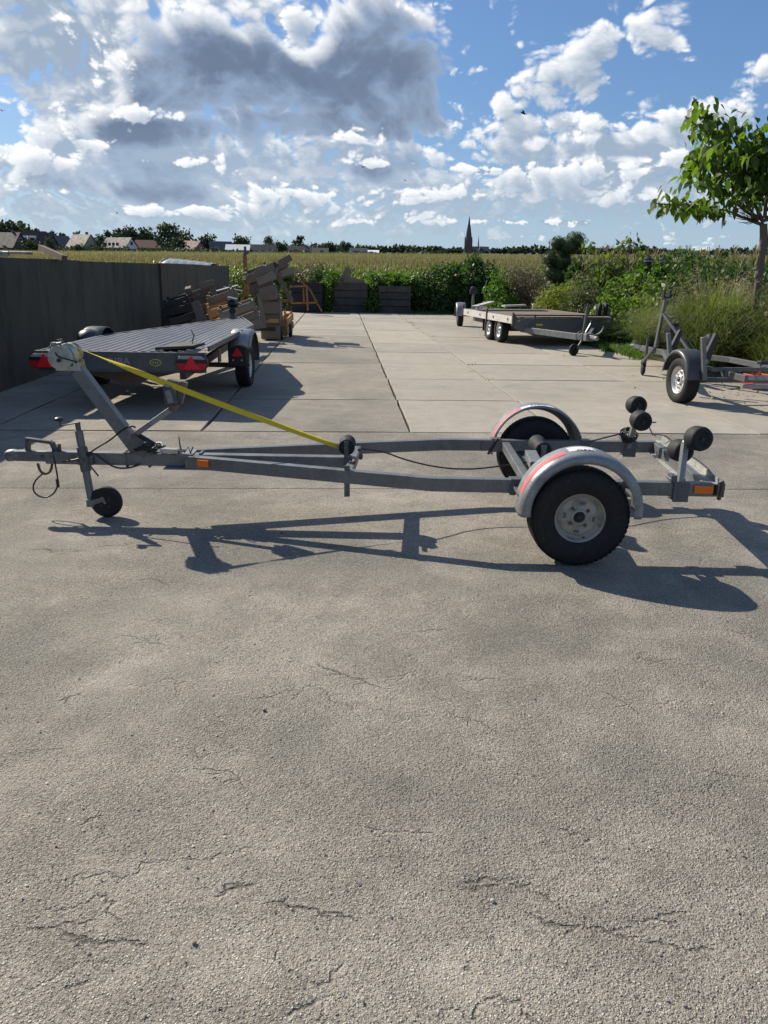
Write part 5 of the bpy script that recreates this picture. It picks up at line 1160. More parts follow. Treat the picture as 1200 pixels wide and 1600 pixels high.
plank(at(449, 468, 19.0), at(457, 467, 19.0), .10, .05, wood_g, 'pale sunlit block under the foot of the long leaning plank')
# left group of tumbled crates between the wall and the wagon
G2 = 'tumbled crates between the wall and the wagon'
crate(at(384, 518, 17.3), (.80, .6, .62), (.0, -.33, .12), wood_g, 'three-board tilted crate directly behind the front post of the plate trailer', G2, 3, gap=.05)
crate(at(352, 505, 18.2), (.60, .6, .45), (0, -.30, .2), wood_o, 'orange-brown tilted crate left of the three-board crate', G2, 2, gap=.05)
crate(at(352, 478, 18.8), (.62, .6, .34), (0, -.35, .1), wood_g, 'grey crate tilted on top of the orange-brown one', G2, 1)
crate(at(321, 500, 18.9), (.70, .6, .45), (.1, -.25, .25), wood_g, 'grey-brown crate low in the middle of the tumbled heap', G2, 2, gap=.05)
crate(at(318, 466, 19.4), (.62, .5, .24), (0, -.36, .0), wood_g, 'grey crate with a pale corner high in the middle of the heap', G2, 1)
crate(at(283, 503, 18.6), (.62, .7, .42), (.0, -.22, .1), wood_d, 'dark shaded crate at the far left against the wall', G2, 2, gap=.05)
crate(at(282, 480, 18.8), (.60, .7, .24), (.0, -.30, .1), wood_d, 'dark upper crate at the far left against the wall', G2, 1)
plank(at(306, 473, 17.9), at(316, 502, 17.7), .17, .12, wood_g, 'pale-topped square beam leaning in the middle of the heap', up=(0, 1, 0))
plank(at(291, 455, 18.2), at(300, 453, 18.2), .16, .13, wood_g, 'short board with white sunlit face at the left of the heap', up=(0, 1, .5))
plank(at(323, 440, 18.9), at(333, 438, 18.9), .12, .04, wood_g, 'small white sunlit board end at the top of the heap')
plank(at(329, 441, 18.9), at(336, 462, 18.8), .13, .04, wood_g, 'short grey plank hanging under the white board end', up=(0, 1, 0))
plank(at(297, 466, 18.1), at(311, 460, 18.1), .10, .02, wood_g, 'thin pale board lying left of the leaning square beam')
plank(at(330, 506, 17.0), at(352, 493, 17.0), .05, .03, wood_o, 'thin yellowish batten just above the plate trailer bed edge')
plank(at(335, 456, 19.0), at(372, 446, 19.2), .30, .03, galv_l, 'grey metal sheet lying on the heap behind the crates')
plank(at(350, 449, 19.4), at(378, 455, 19.4), .25, .03, tarp, 'pale grey sheet crumpled behind the tumbled crates')
for k, (px_, py_) in enumerate(((303, 520), (345, 520), (280, 521), (375, 522), (325, 524))):
    c_ = crate(gnd(px_, py_ - 6) + Vector((0, .3, 0)), (.85, .7, .38), (0, 0, .1 * k - .2), wood_d, ['dark base crate under the left of the heap', 'dark base crate under the centre of the heap', 'dark base crate nearest the wall', 'dark base crate next to the wagon', 'dark base crate under the middle of the heap'][k], G2, 2)
for a_, c_, Y_, w_, t_, m_, lb_ in (((262, 492), (300, 478), 18.3, .16, .035, wood_d, 'long dark board tilted against the wall at the far left'), ((266, 503), (305, 492), 18.0, .15, .035, wood_d, 'second dark board below the long dark one by the wall'), ((300, 489), (331, 473), 18.4, .13, .03, wood_g, 'grey board slanting behind the leaning square beam'),
        ((338, 492), (368, 478), 18.2, .14, .03, wood_g, 'sunlit-edged board across the orange crate'), ((343, 470), (372, 458), 18.6, .15, .03, wood_g, 'upper slanting board left of the winch head'), ((368, 489), (399, 473), 17.2, .16, .035, wood_g, 'upper long board fanning out beside the wagon'), ((370, 503), (402, 487), 17.1, .16, .035, wood_g, 'middle long board fanning out beside the wagon'), ((374, 515), (404, 503), 17.0, .15, .035, wood_g, 'lower long board fanning out beside the wagon'),
        ((397, 429), (428, 416), 18.9, .17, .035, wood_g, 'long upper side board of the broken top crate'), ((402, 441), (430, 429), 18.8, .17, .035, wood_g, 'second side board of the broken top crate'), ((405, 457), (432, 449), 18.8, .16, .035, wood_g, 'board spanning the gap under the broken top crate'), ((436, 412), (455, 402), 19.2, .15, .035, wood_g, 'highest board end pointing up to the right'), ((440, 428), (461, 420), 19.2, .15, .035, wood_g, 'board end jutting right below the highest one'), ((312, 448), (333, 441), 18.8, .13, .03, wood_g, 'thin board under the small white board end')):
    plank(at(*a_, Y_), at(*c_, Y_), t_, w_, m_, lb_)
# yellow machine post and trestle
ym = thing('yellow_machine_post', 'yellow and rusty machine post with splayed legs behind the wooden crates', 'post', gnd(385, 488) * Vector((1, 1, 0)) if False else Vector((at(384, 480, 22).x, 22, 0)))
for p0, p1, w_, nm, m_ in ((at(383, 400, 22), at(385, 462, 22), .10, 'post', yellowpaint), (at(384, 446, 22), at(373, 488, 22), .07, 'leg', yellowpaint), (at(385, 446, 22), at(394, 488, 22), .07, 'leg', yellowpaint), (at(383, 385, 22), at(383, 403, 22), .06, 'rusty_head', steel_rust), (at(380, 398, 22), at(389, 395, 22), .05, 'rusty_arm', steel_rust), (at(379, 409, 22), at(386, 407, 22), .06, 'rusty_arm', steel_rust), (at(385, 470, 22), at(386, 490, 22), .06, 'leg', yellowpaint)):
    b = MB(); b.beam(p0, p1, w_, w_, up=(0, 1, 0)); b.build(nm, m_, ym, bev=.005)
tr = thing('steel_trestle', 'rusty orange steel trestle in front of the black panel at the back of the yard', 'trestle', Vector((at(480, 480, 31).x, 31, 0)))
for p0, p1, w_, nm in ((at(453, 448, 31), at(480, 447, 31), .06, 'top_rail'), (at(455, 474, 31), at(497, 473, 31), .05, 'lower_rail'), (at(479, 447, 31), at(481, 485, 31), .07, 'leg'), (at(483, 450, 31), at(503, 487, 31), .05, 'leg'), (at(474, 450, 31), at(475, 474, 31), .05, 'upright'), (at(466, 436, 31), at(484, 452, 31), .05, 'brace')):
    b = MB(); b.beam(p0, p1, w_, w_, up=(0, 1, 0)); b.build(nm, yellowpaint, tr, bev=.004)
def panelbox(x0, x1, ytop, Y, name, label, cat, m, n=4, depth=1.1, ybot=None):
    a_, c_ = at(x0, ytop, Y), at(x1, ytop, Y); h = a_.z; w = c_.x - a_.x
    t_ = thing(name, label, cat, ((a_.x + c_.x) / 2, Y, 0))
    for k in range(n):
        z = h * (k + .5) / n; bh = h / n - .025
        b = MB(); b.box((0, random.uniform(-.01, .01), z), (w, .03, bh)); b.build('plank', m, t_, local=True)
        b = MB(); b.box((0, depth, z), (w, .03, bh)); b.build('plank', m, t_, local=True)
        for s_ in (-1, 1): b = MB(); b.box((s_ * w / 2, depth / 2, z), (.03, depth - .04, bh)); b.build('plank', m, t_, local=True)
    for s_ in (-1, 1): b = MB(); b.box((s_ * (w / 2 - .05), .05, h / 2), (.07, .07, h)); b.build('corner_post', m, t_, local=True)
    b = MB(); b.box((0, depth / 2, h - .12), (w - .06, depth - .06, .03)); b.build('fill_board', m, t_, local=True)
    return t_
panelbox(455, 503, 441, 32.6, 'black_bin', 'black boarded bin behind the rusty orange trestle', 'bin', blackboard, 3)
panelbox(523, 574, 442, 33.2, 'wooden_bin', 'dark plank bin with old wood piled on top, left of the vines', 'bin', wood_d, 4)
panelbox(592, 642, 446, 33.2, 'wooden_bin', 'dark plank bin half covered by the green hedge', 'bin', wood_d, 4)
for k, (a_, c_, w_, lb_) in enumerate((((536, 440), (545, 419), .28, 'stump-like grey wood piece standing on the dark plank bin'), ((541, 436), (569, 442), .22, 'grey beam lying across the top of the dark plank bin'), ((530, 441), (541, 427), .20, 'split log leaning on the left of the bin top'))):
    plank(at(*a_, 33.4), at(*c_, 33.4), w_, .18, wood_g, lb_, up=(0, 1, 0))
# covered boat and rails behind the wall
cb = thing('covered_boat', 'grey ribbed tarpaulin cover of a boat showing above the far end of the wall', 'boat', (-7.45, 29.6, 0))
b = MB(); V_ = []; n = 22; m_ = 12
for i in range(n + 1):
    t = i / n; x = -8.55 + 2.15 * t; hgt = 1.55 + .46 * math.sin(min(1, t * 3.2) * math.pi / 2) * (1 - .38 * t ** 1.5)
    for j in range(m_ + 1):
        a = math.pi * j / m_; rib = .02 * (1 if i % 3 == 0 else 0)
        V_.append((x, 29.6 - 1.0 * math.cos(a), 1.35 + (hgt - 1.35 + rib) * math.sin(a) ** .6))
b.add(V_, [(i * (m_ + 1) + j, (i + 1) * (m_ + 1) + j, (i + 1) * (m_ + 1) + j + 1, i * (m_ + 1) + j + 1) for i in range(n) for j in range(m_)], True); b.build('boat_cover', tarp, cb)
b = MB(); b.prism([(-8.5, 28.7, 1.36), (-6.5, 28.7, 1.36), (-6.7, 29.1, .5), (-8.2, 29.1, .5)], (0, 1.8, 0)); b.build('hull', whitesticker, cb)
for x in (-8.0, -6.9):
    b = MB(); b.box((x, 29.6, .25), (.2, 1.2, .5)); b.build('keel_support', wood_d, cb)
for k in range(6):
    x = -8.2 + .22 * k; b = MB(); b.tube([(x - .12, 28.62, 1.42), (x - .03, 28.85, 1.80), (x + .08, 29.3, 1.98 - .03 * k), (x + .15, 29.6, 2.0 - .035 * k)], .02, 6, smooth_path=2); b.build('cover_rib', galv_l, cb)
for k, (a_, c_, Y_) in enumerate((((-10, 394), (51, 395.5), 12), ((-10, 399), (12, 399), 12), ((5, 396.5), (14, 396.5), 12))):
    b = MB(); p0, p1 = at(*a_, Y_), at(*c_, Y_); c0 = (p0 + p1) / 2; b.cyl(p0 - c0, p1 - c0, .022 if k < 2 else .04, n=10); o = b.build('metal_rail', galv_l); o.location = c0
    tag(o, ['long pale metal rail resting above the wall at the left edge', 'lower short pale rail behind the wall top at the left edge', 'pale clamp joining the two rails above the wall'][k], 'rail')
pole0, pole1 = at(64, 387, 13.5), at(101, 404, 12.8)
plank(pole0, pole1, .09, .09, steel_rust, 'dark slanting beam rising above the wall top', name='machine_beam', cat='beam', up=(0, 1, 0))
# birds
def bird(px_, py_, Y_, span, rz, lab):
    p = at(px_, py_, Y_); b = MB()
    b.ball((0, 0, 0), span * .10, 10, 8, (1.0, 2.6, .85)); b.ball((0, span * .27, span * .02), span * .06, 8, 6, (1, 1.3, 1))
    for s_ in (-1, 1):
        b.add([(s_ * span * .05, span * .12, 0), (s_ * span * .28, span * .16, span * .14), (s_ * span * .52, -.02 * span, span * .06), (s_ * span * .30, -span * .04, span * .12), (s_ * span * .05, -span * .12, 0)], [(0, 1, 3, 4), (1, 2, 3)])
    b.add([(0, -span * .2, 0), (span * .07, -span * .42, 0), (-span * .07, -span * .42, 0)], [(0, 1, 2)])
    o = b.build('bird', birdm, solid=span * .02); o.location = p; o.rotation_euler = (.35, .25, rz); tag(o, lab, 'bird')
bird(818, 177, 40, .46, 1.3, 'largest black bird flying against the blue and white sky at the right')
bird(568, 261, 50, .36, -.5, 'black bird flying under the dark cloud near the middle')
bird(633, 282, 55, .26, .9, 'tiny black bird just right of the middle bird')
bird(183, 333, 60, .30, 1.5, 'tiny black bird low over the houses at the left')
bird(3, 173, 45, .30, .2, 'black bird at the left edge of the sky')
# stone and litter on the slabs
for k, (x_, y_, s_) in enumerate(((413, 1110, .008), (770, 1407, .006), (303, 1473, .007), (440, 833, .03 * .4))):
    p = gnd(x_, y_); lump('pebble', ['dark pebble alone in the middle of the worn concrete', 'tan round pebble low right of the middle', 'dark brown pebble near the lower left cracks', 'small dark stone just under the trailer shadow'][k], 'pebble', (p.x, p.y, 0), (s_, s_ * .8, s_ * .7), stonem[(1, 0, 2, 1)[k]])
# ------------------------------------------------------------------ foliage builders
def rdir(n, rng=RNG):
    v = rng.normal(size=(n, 3)); return v / np.linalg.norm(v, axis=1, keepdims=True)
def cards(P, size, nrm=None, ratio=.55, bend=.25, droop=None, pts=4):
    "one small bent leaf per point: returns verts, quads"
    n = len(P); s = size * (0.6 + .8 * RNG.random(n))[:, None]
    t = rdir(n)
    if droop is not None: t = t * (1 - droop) + np.array([0, 0, -1.0]) * droop; t /= np.linalg.norm(t, axis=1, keepdims=True)
    r = rdir(n) if nrm is None else nrm
    sd = np.cross(t, r); sd /= np.maximum(np.linalg.norm(sd, axis=1, keepdims=True), 1e-6); u = np.cross(sd, t)
    if pts == 4:
        v = np.stack([P, P + t * s * .5 + sd * s * ratio * .5 + u * s * bend * .3, P + t * s, P + t * s * .5 - sd * s * ratio * .5 + u * s * bend * .3], 1)
        return v.reshape(-1, 3), np.arange(n * 4).reshape(n, 4)
    # pointed oval leaf folded along the midrib: 6 verts, 4 quads-as-two
    tip = P + t * s + np.array([0, 0, -1]) * s * .22
    v = np.stack([P, P + t * s * .28 + sd * s * ratio * .42 + u * s * .10, P + t * s * .66 + sd * s * ratio * .40 + u * s * .02, tip, P + t * s * .66 - sd * s * ratio * .40 + u * s * .02, P + t * s * .28 - sd * s * ratio * .42 + u * s * .10, P + t * s * .45 - u * s * .02], 1)
    base_ = (np.arange(n) * 7)[:, None]
    q = np.concatenate([base_ + np.array([0, 1, 2, 6]), base_ + np.array([6, 2, 3, 3]) * 0 + np.array([2, 3, 4, 6]), base_ + np.array([0, 6, 4, 5])], 0)
    return v.reshape(-1, 3), q
def blobpts(c, r, n, shell=.55, sq=(1, 1, 1)):
    d = rdir(n); k = (shell + (1 - shell) * RNG.random(n)) ** 1.0
    lump_ = 1 + .18 * np.sin(d[:, 0] * 5 + c[0]) * np.sin(d[:, 1] * 4 + c[1] * 2) + .12 * np.sin(d[:, 2] * 9 + c[0] * 3)
    return np.array(c) + d * (k * lump_)[:, None] * np.array(r if hasattr(r, '__len__') else (r, r, r)) * np.array(sq)
def stems(b, base_, tips, r0_=.02, r1_=.006):
    for t in tips:
        m = (Vector(base_) * .5 + Vector(t) * .5) + Vector((random.uniform(-.1, .1), random.uniform(-.1, .1), .1)); b.tube([base_, m, t], r0_, 5, r1_, 1)
def shrub(name, label, cat, bl, n, size, m, group=None, stem=twigm, flowers=0, ratio=.6, droop=None, extra=None):
    "bl = list of (centre, radius); leaves through the outer part of every lump"
    base_ = Vector((np.mean([c[0] for c, r in bl]), np.mean([c[1] for c, r in bl]), 0))
    t_ = thing(name, label, cat, base_, group=group)
    vol = [(np.prod(r) if hasattr(r, '__len__') else r ** 3) ** .7 for c, r in bl]; tot = sum(vol)
    P = np.concatenate([blobpts(c, r, max(20, int(n * v / tot))) for (c, r), v in zip(bl, vol)]); P = P[P[:, 2] > .0]
    V, F_ = cards(P - np.array(base_), size, ratio=ratio, droop=droop); npmesh('leaves', V, F_, m, t_)
    b = MB()
    for c, r in bl:
        rr = r if not hasattr(r, '__len__') else min(r)
        b0 = Vector((c[0] * .6 + base_.x * .4, c[1] * .6 + base_.y * .4, 0))
        stems(b, b0 - base_, [Vector(c) - base_ + Vector((random.uniform(-1, 1), random.uniform(-1, 1), random.uniform(-.3, .9))) * rr * .7 for _ in range(5)])
    b.build('stems', stem, t_, local=True)
    if flowers:
        Pf = np.concatenate([blobpts(c, r, max(1, flowers // len(bl)), .97) for c, r in bl]); Pf = Pf[(Pf[:, 2] > .3)]
        V, F_ = cards(Pf - np.array(base_), .045, ratio=.95); npmesh('white_flowers', V, F_, lf_white, t_)
    return t_
def A3(x, y, Y): v = at(x, y, Y); return (v.x, v.y, v.z)
# hedge at the back of the yard, overgrown with bindweed
shrub('hedge_shrub', 'dense dark hedge bush with white bindweed flowers at the back of the yard', 'hedge',
      [(A3(660, 458, 34.4), (.85, .8, .85)), (A3(695, 450, 34.4), (1.0, .9, 1.05)), (A3(735, 445, 34.2), (1.0, .9, 1.1)), (A3(760, 448, 34.0), (.75, .8, .95)), (A3(745, 478, 33.8), (1.2, .7, .6)), (A3(690, 480, 33.8), (1.2, .7, .6)), (A3(655, 480, 34), (.7, .5, .5)), (A3(742, 412, 34.3), (.35, .3, .35)), (A3(708, 422, 34.4), (.3, .3, .3))], 15000, .13, lf_hedge, flowers=18)
shrub('vine_shrub', 'tangle of green vines spilling between the two dark plank bins', 'vine', [(A3(583, 455, 33.6), (.38, .5, .8)), (A3(600, 440, 33.9), (.8, .6, .36)), (A3(630, 440, 34.0), (.7, .6, .35)), (A3(582, 478, 33.2), (.35, .3, .5))], 4200, .12, lf_bright, flowers=4)
shrub('vine_shrub', 'bright vines climbing on the left side of the dark plank bin', 'vine', [(A3(515, 455, 33.4), (.35, .4, .9)), (A3(522, 438, 33.6), (.35, .4, .45)), (A3(508, 480, 33.2), (.35, .3, .5))], 1600, .11, lf_bright, flowers=3)
shrub('weed_shrub', 'brown seeding weeds standing behind the black boarded bin', 'weeds', [(A3(478, 430, 34.5), (.6, .5, .55)), (A3(463, 436, 34.5), (.5, .5, .4)), (A3(497, 424, 35), (.45, .45, .5))], 1500, .11, lf_dry, ratio=.3)
shrub('weed_shrub', 'dark leafy weeds with white specks between black bin and corn', 'weeds', [(A3(502, 440, 34.6), (.45, .5, .6)), (A3(440, 436, 34.6), (.7, .5, .35))], 1500, .12, lf_hedge, flowers=4)
shrub('dry_shrub', 'brownish dry bush between the dark hedge and the topiary tree', 'bush', [(A3(815, 446, 29.5), (.8, .8, .72)), (A3(838, 452, 28.8), (.6, .7, .72)), (A3(798, 458, 29.5), (.5, .7, .6)), (A3(855, 465, 28), (.5, .6, .55))], 9000, .10, lf_dry, ratio=.25)
shrub('green_shrub', 'light green leafy plant behind the second boat trailer', 'bush', [(A3(775, 462, 29), (.55, .5, .8)), (A3(790, 480, 28.5), (.6, .5, .5)), (A3(782, 455, 29.4), (.35, .4, .4))], 2200, .11, lf_bright)
shrub('yellow_shrub', 'yellow-green bush just behind the flatbed trailer deck', 'bush', [(A3(870, 472, 23.5), (.62, .5, .55)), (A3(893, 468, 23.3), (.5, .5, .55)), (A3(852, 480, 24), (.4, .4, .4))], 3600, .09, lf_yel, ratio=.35)
shrub('grey_green_shrub', 'grey-green tangled weeds right of the topiary tree', 'weeds', [(A3(925, 446, 23.5), (.6, .7, .68)), (A3(955, 436, 23.5), (.6, .7, .6)), (A3(915, 470, 22.5), (.6, .6, .55)), (A3(900, 462, 24), (.4, .5, .5)), (A3(985, 430, 24), (.6, .7, .5))], 7500, .10, leaf('grey_green_leaves', (0.05, 0.065, 0.035), (0.13, 0.14, 0.08), 0.35), ratio=.3, flowers=0)
shrub('bright_shrub', 'large bright green leafy bush right of the flatbed trailer', 'bush', [(A3(970, 478, 20.5), (.62, .7, .62)), (A3(1000, 462, 20.5), (.65, .7, .62)), (A3(955, 503, 20.2), (.6, .6, .6)), (A3(1000, 500, 19.6), (.7, .6, .65)), (A3(1030, 475, 19.8), (.5, .6, .68)), (A3(985, 530, 18.9), (.8, .5, .45)), (A3(1025, 520, 18.0), (.6, .5, .7)), (A3(945, 528, 19.4), (.6, .4, .35))], 13000, .10, leaf('bush_leaves', (0.05, 0.09, 0.016), (0.135, 0.20, 0.042), 0.45))
shrub('vine_shrub', 'green creeper covering the foot of the double lantern', 'vine', [(A3(1036, 440, 20.5), (.35, .4, .6)), (A3(1015, 430, 21), (.35, .4, .4)), (A3(1060, 440, 21), (.5, .4, .5)), (A3(1040, 418, 20.8), (.2, .2, .3))], 2600, .12, lf_bright)
shrub('dark_shrub', 'dark broad-leaved shrub growing in front of the topiary tree', 'bush', [(A3(900, 436, 25.5), (.34, .4, .45)), (A3(906, 418, 25.5), (.18, .2, .25)), (A3(885, 462, 25.5), (.5, .4, .35))], 1500, .14, lf_hedge, ratio=.7)
shrub('dark_shrub', 'dark undergrowth between bright bush and tall ornamental grass', 'bush', [(A3(1055, 500, 17.5), (.55, .5, .9)), (A3(1080, 450, 18.5), (.8, .6, .9)), (A3(1050, 530, 16.5), (.5, .4, .6)), (A3(1130, 470, 17.5), (1.0, .6, 1.0)), (A3(1195, 540, 14.5), (.7, .4, .7))], 6500, .12, lf_hedge)
# topiary tree with clipped balls
tp = thing('topiary_tree', 'dark clipped topiary tree with round foliage balls rising above the bushes', 'tree', (at(880, 420, 26.5).x, 26.5, 0))
tb = tp.location
for (x, y_, r_) in ((871, 381, .24), (899, 377, .32), (888, 386, .34), (860, 405, .26), (878, 409, .36), (874, 430, .40), (862, 425, .28), (893, 432, .42), (880, 450, .42), (866, 447, .34)):
    c = np.array(A3(x, y_, 26.5)) - np.array(tb); P = blobpts(c, r_ * 1.05, int(14000 * r_ * r_) + 400, .90, (1, 1, .85)); V, F_ = cards(P, .045, ratio=.35); cb_ = MB(); cb_.ball(c, r_ * .88, 14, 9, (1, 1, .82)); nf_ = len(V); V = np.concatenate([V, np.array(cb_.v)]); F_ = np.concatenate([F_, np.array([(q + (q[-1],))[:4] if len(q) == 3 else q for q in cb_.f if len(q) == 4]) + nf_]); npmesh('foliage_ball', V, F_, lf_topi, tp)
b = MB(); b.tube([(0, 0, 0), (.05, 0, 1.0), at(878, 415, 26.5) - tb, at(890, 390, 26.5) - tb], .06, 7, .03, 1); b.tube([(.05, 0, 1.0), at(862, 410, 26.5) - tb], .035, 6, .02); b.tube([(.1, 0, 1.4), at(871, 385, 26.5) - tb], .03, 6, .02); b.build('trunk', bark, tp, local=True)
# sparse saplings
def sapling(name, label, base_px, Y, limbs, leaves_n, lm, size=.16, r0_=.028):
    p0 = at(*base_px, Y); p0.z = 0; t_ = thing(name, label, 'sapling', p0); b = MB(); tips = []
    for li in limbs:
        pts = [at(x, y_, Y + random.uniform(-.25, .25)) - p0 for x, y_ in li]; b.tube(pts, r0_ * (1 if len(li) > 3 else .5), 6, .006, 1); tips += pts[-2:]
    b.build('branches', twigm, t_, local=True)
    P = np.concatenate([np.array(t) + RNG.normal(size=(leaves_n, 3)) * .09 for t in tips]); V, F_ = cards(P, size, ratio=.5, droop=.2); npmesh('leaves', V, F_, lm, t_)
sapling('sapling', 'thin crooked sapling with few leaves standing above the bright bush', (985, 520), 21.5, [[(985, 560), (984, 460), (982, 420), (979, 398), (972, 383), (977, 374)], [(979, 398), (965, 386), (960, 390)], [(980, 402), (988, 385), (992, 379)], [(982, 420), (968, 402), (957, 400)], [(983, 425), (995, 405), (1003, 397), (1008, 402)], [(974, 386), (984, 377), (991, 381)]], 7, lf_tree)
sapling('sapling', 'thin arching sapling between the topiary tree and the crooked one', (915, 520), 23.5, [[(925, 560), (920, 470), (912, 430), (905, 405), (915, 388), (920, 384)], [(908, 410), (925, 392), (936, 388)], [(912, 425), (930, 410), (945, 415), (950, 422)], [(912, 430), (940, 425), (960, 440)]], 8, lf_tree)
# double lantern
ln = thing('garden_lantern', 'black double lantern on a post half hidden by green creeper', 'lantern', (at(1025, 440, 20.3).x, 20.3, 0)); lz = ln.location
b = MB(); pc = at(1026, 425, 20.3) - lz; b.cyl((0, 0, 0), (pc.x, 0, pc.z), .04, .03, 10); b.build('post', blackp, ln, local=True)
for px_, py_ in ((1013, 407), (1037, 408)):
    c = at(px_, py_, 20.3) - lz; b = MB()
    b.tube([(pc.x, 0, pc.z - .1), (c.x * .6 + pc.x * .4, 0, c.z - .20), (c.x, 0, c.z - .10)], .02, 6, smooth_path=1); b.build('lantern_arm', blackp, ln, local=True)
    b = MB(); b.cyl((c.x, 0, c.z - .11), (c.x, 0, c.z + .02), .075, .12, 6); b.cyl((c.x, 0, c.z + .02), (c.x, 0, c.z + .035), .14, .14, 6); b.cyl((c.x, 0, c.z + .035), (c.x, 0, c.z + .11), .12, .03, 6); b.cyl((c.x, 0, c.z + .11), (c.x, 0, c.z + .15), .015, n=6)
    lm_ = b.build('lamp_housing', blackp, ln, local=True)
    b = MB(); b.cyl((c.x, 0, c.z - .095), (c.x, 0, c.z + .012), .079, .118, 6, caps=False); b.build('lamp_glass', whitel, lm_, local=True)
# ornamental grass clumps
def blades(base_, n, R_, H_, lean, w_, seg=6, rng=RNG, out=.9):
    a = rng.random(n) * 6.283; rr = np.sqrt(rng.random(n)) * R_; x0 = np.stack([np.cos(a) * rr, np.sin(a) * rr, np.zeros(n)], 1)
    dirn = a + rng.normal(size=n) * .9; hh = H_ * (.55 + .5 * rng.random(n)); ln_ = lean * (.3 + .9 * rng.random(n)) * (0.5 + rr / R_ * .7); ww = w_ * (.6 + .7 * rng.random(n))
    ts = np.linspace(0, 1, seg + 1); V = []
    dx_, dy_ = np.cos(dirn), np.sin(dirn)
    for t in ts:
        z = hh * (np.sin(t * 1.9) / np.sin(1.57) * .98 if True else t); z = hh * (t - .42 * t ** 3 * np.minimum(1.4, ln_ * 1.6)); hx = ln_ * t ** 2
        c = x0 + np.stack([dx_ * hx, dy_ * hx, z], 1); w = ww * (1 - t ** 2 * .92); sd = np.stack([-dy_, dx_, np.zeros(n)], 1)
        V += [c - sd * w[:, None], c + sd * w[:, None]]
    V = np.stack(V, 1); k = 2 * (seg + 1); base = (np.arange(n) * k)[:, None]
    F_ = np.concatenate([base + np.array([2 * i, 2 * i + 1, 2 * i + 3, 2 * i + 2]) for i in range(seg)], 0)
    return V.reshape(-1, 3) + np.array(base_), F_, (x0 + np.stack([dx_ * ln_, dy_ * ln_, hh], 1))
def grass_clump(label, x, y, R_, H_, n, plumes=0, lm=None, group='ornamental grass clumps in the planted bed'):
    t_ = thing('grass_clump', label, 'grass', (x, y, 0), group=group)
    V, F_, _ = blades((0, 0, 0), n, R_, H_, H_ * .52, .0085); npmesh('grass_blades', V, F_, lm or lf_grass, t_)
    if plumes:
        V, F_, _ = blades((0, 0, 0), plumes, R_ * .8, H_ * 1.22, H_ * .42, .0035, 5); nst = len(V); P = V.reshape(plumes, -1, 3)[:, -5:, :].mean(1)
        tips = V.reshape(plumes, -1, 3)[:, -1, :]; mid = V.reshape(plumes, -1, 3)[:, -6, :]
        tt = RNG.random((plumes, 26, 1)); Q = (mid[:, None] * (1 - tt) + tips[:, None] * tt + RNG.normal(size=(plumes, 26, 3)) * .010).reshape(-1, 3)
        V2, F2 = cards(Q, .075, ratio=.11, droop=-.3); npmesh('plumes', np.concatenate([V, V2]), np.concatenate([F_, F2 + nst]), lf_plume, t_)
grass_clump('large arching ornamental grass left of the young tree trunk', 6.05, 14.6, .62, 2.15, 3600, 70)
grass_clump('ornamental grass clump nearest the third boat trailer', 5.75, 13.9, .35, 1.25, 1500, 0)
grass_clump('pale plumed ornamental grass right of the young tree trunk', 7.1, 13.6, .55, 2.2, 2600, 110)
grass_clump('ornamental grass clump low under the right boat trailer rollers', 6.6, 12.9, .45, 1.15, 1600, 0)
grass_clump('dry tan ornamental grass behind the young tree', 6.7, 16.0, .60, 2.1, 2000, 110, lf_dry)
grass_clump('slender reed clump between the bright bush and the big grass', 5.75, 16.9, .35, 1.6, 900, 30)
def tufts(name, label, pts, n, H_, w_, lm):
    Vs, Fs, k = [], [], 0
    for x, y in pts:
        V, F_, _ = blades((x, y, .0), n, .16, H_ * random.uniform(.6, 1.2), H_ * .7, w_, 4); Vs.append(V); Fs.append(F_ + k); k += len(V)
    o = npmesh(name, np.concatenate(Vs), np.concatenate(Fs), lm); tag(o, label, 'grass', kind='stuff')
fr = [(gnd(x, y_)) for x, y_ in [(640 + i * 7.5, 491 + i * .12 + random.uniform(-1, 1)) for i in range(12)]]
tufts('edge_grass', 'short grass tufts along the foot of the hedge', [(p.x, p.y) for p in fr], 26, .22, .006, lf_bright)
gp = [(random.uniform(4.9, 7.2), random.uniform(15.8, 19.5)) for _ in range(150)]; gp = [(x, y) for x, y in gp if x > 4.85 + max(0, 18.3 - y) * .12]
tufts('bed_grass', 'low green grass and weeds in front of the bright bush', gp, 40, .20, .006, lf_bright)
gp = [(5.6 + random.uniform(0, 2.0), 12.4 + random.uniform(0, 2.0)) for _ in range(60)]
tufts('bed_weeds', 'low weeds and dry stalks under the right boat trailer', gp, 24, .24, .005, lf_yel)
jw = []
for k in range(46):
    u_ = random.choice([-1.46, .745, 2.364, 4.586, 4.586, 2.364]); v_ = 12 + 21 * random.random() ** .6; q = yard(u_, v_); jw.append((q.x, q.y))
tufts('joint_weeds', 'small weeds growing in the joints of the concrete slabs', jw, 9, .055, .004, lf_bright)
# fallen leaves by the bed
P = np.array([(5.4 + RNG.normal() * .6, 12.0 + RNG.normal() * .8, .012) for _ in range(120)]); nr = np.tile([0, 0, 1.0], (120, 1)) + RNG.normal(size=(120, 3)) * .2
V, F_ = cards(P, .07, ratio=.6); V[:, 2] = np.clip(V[:, 2], .004, .04); o = npmesh('fallen_leaves', V, F_, lf_yel); tag(o, 'fallen yellowish leaves scattered by the bed edge at the right', 'leaves', kind='stuff')

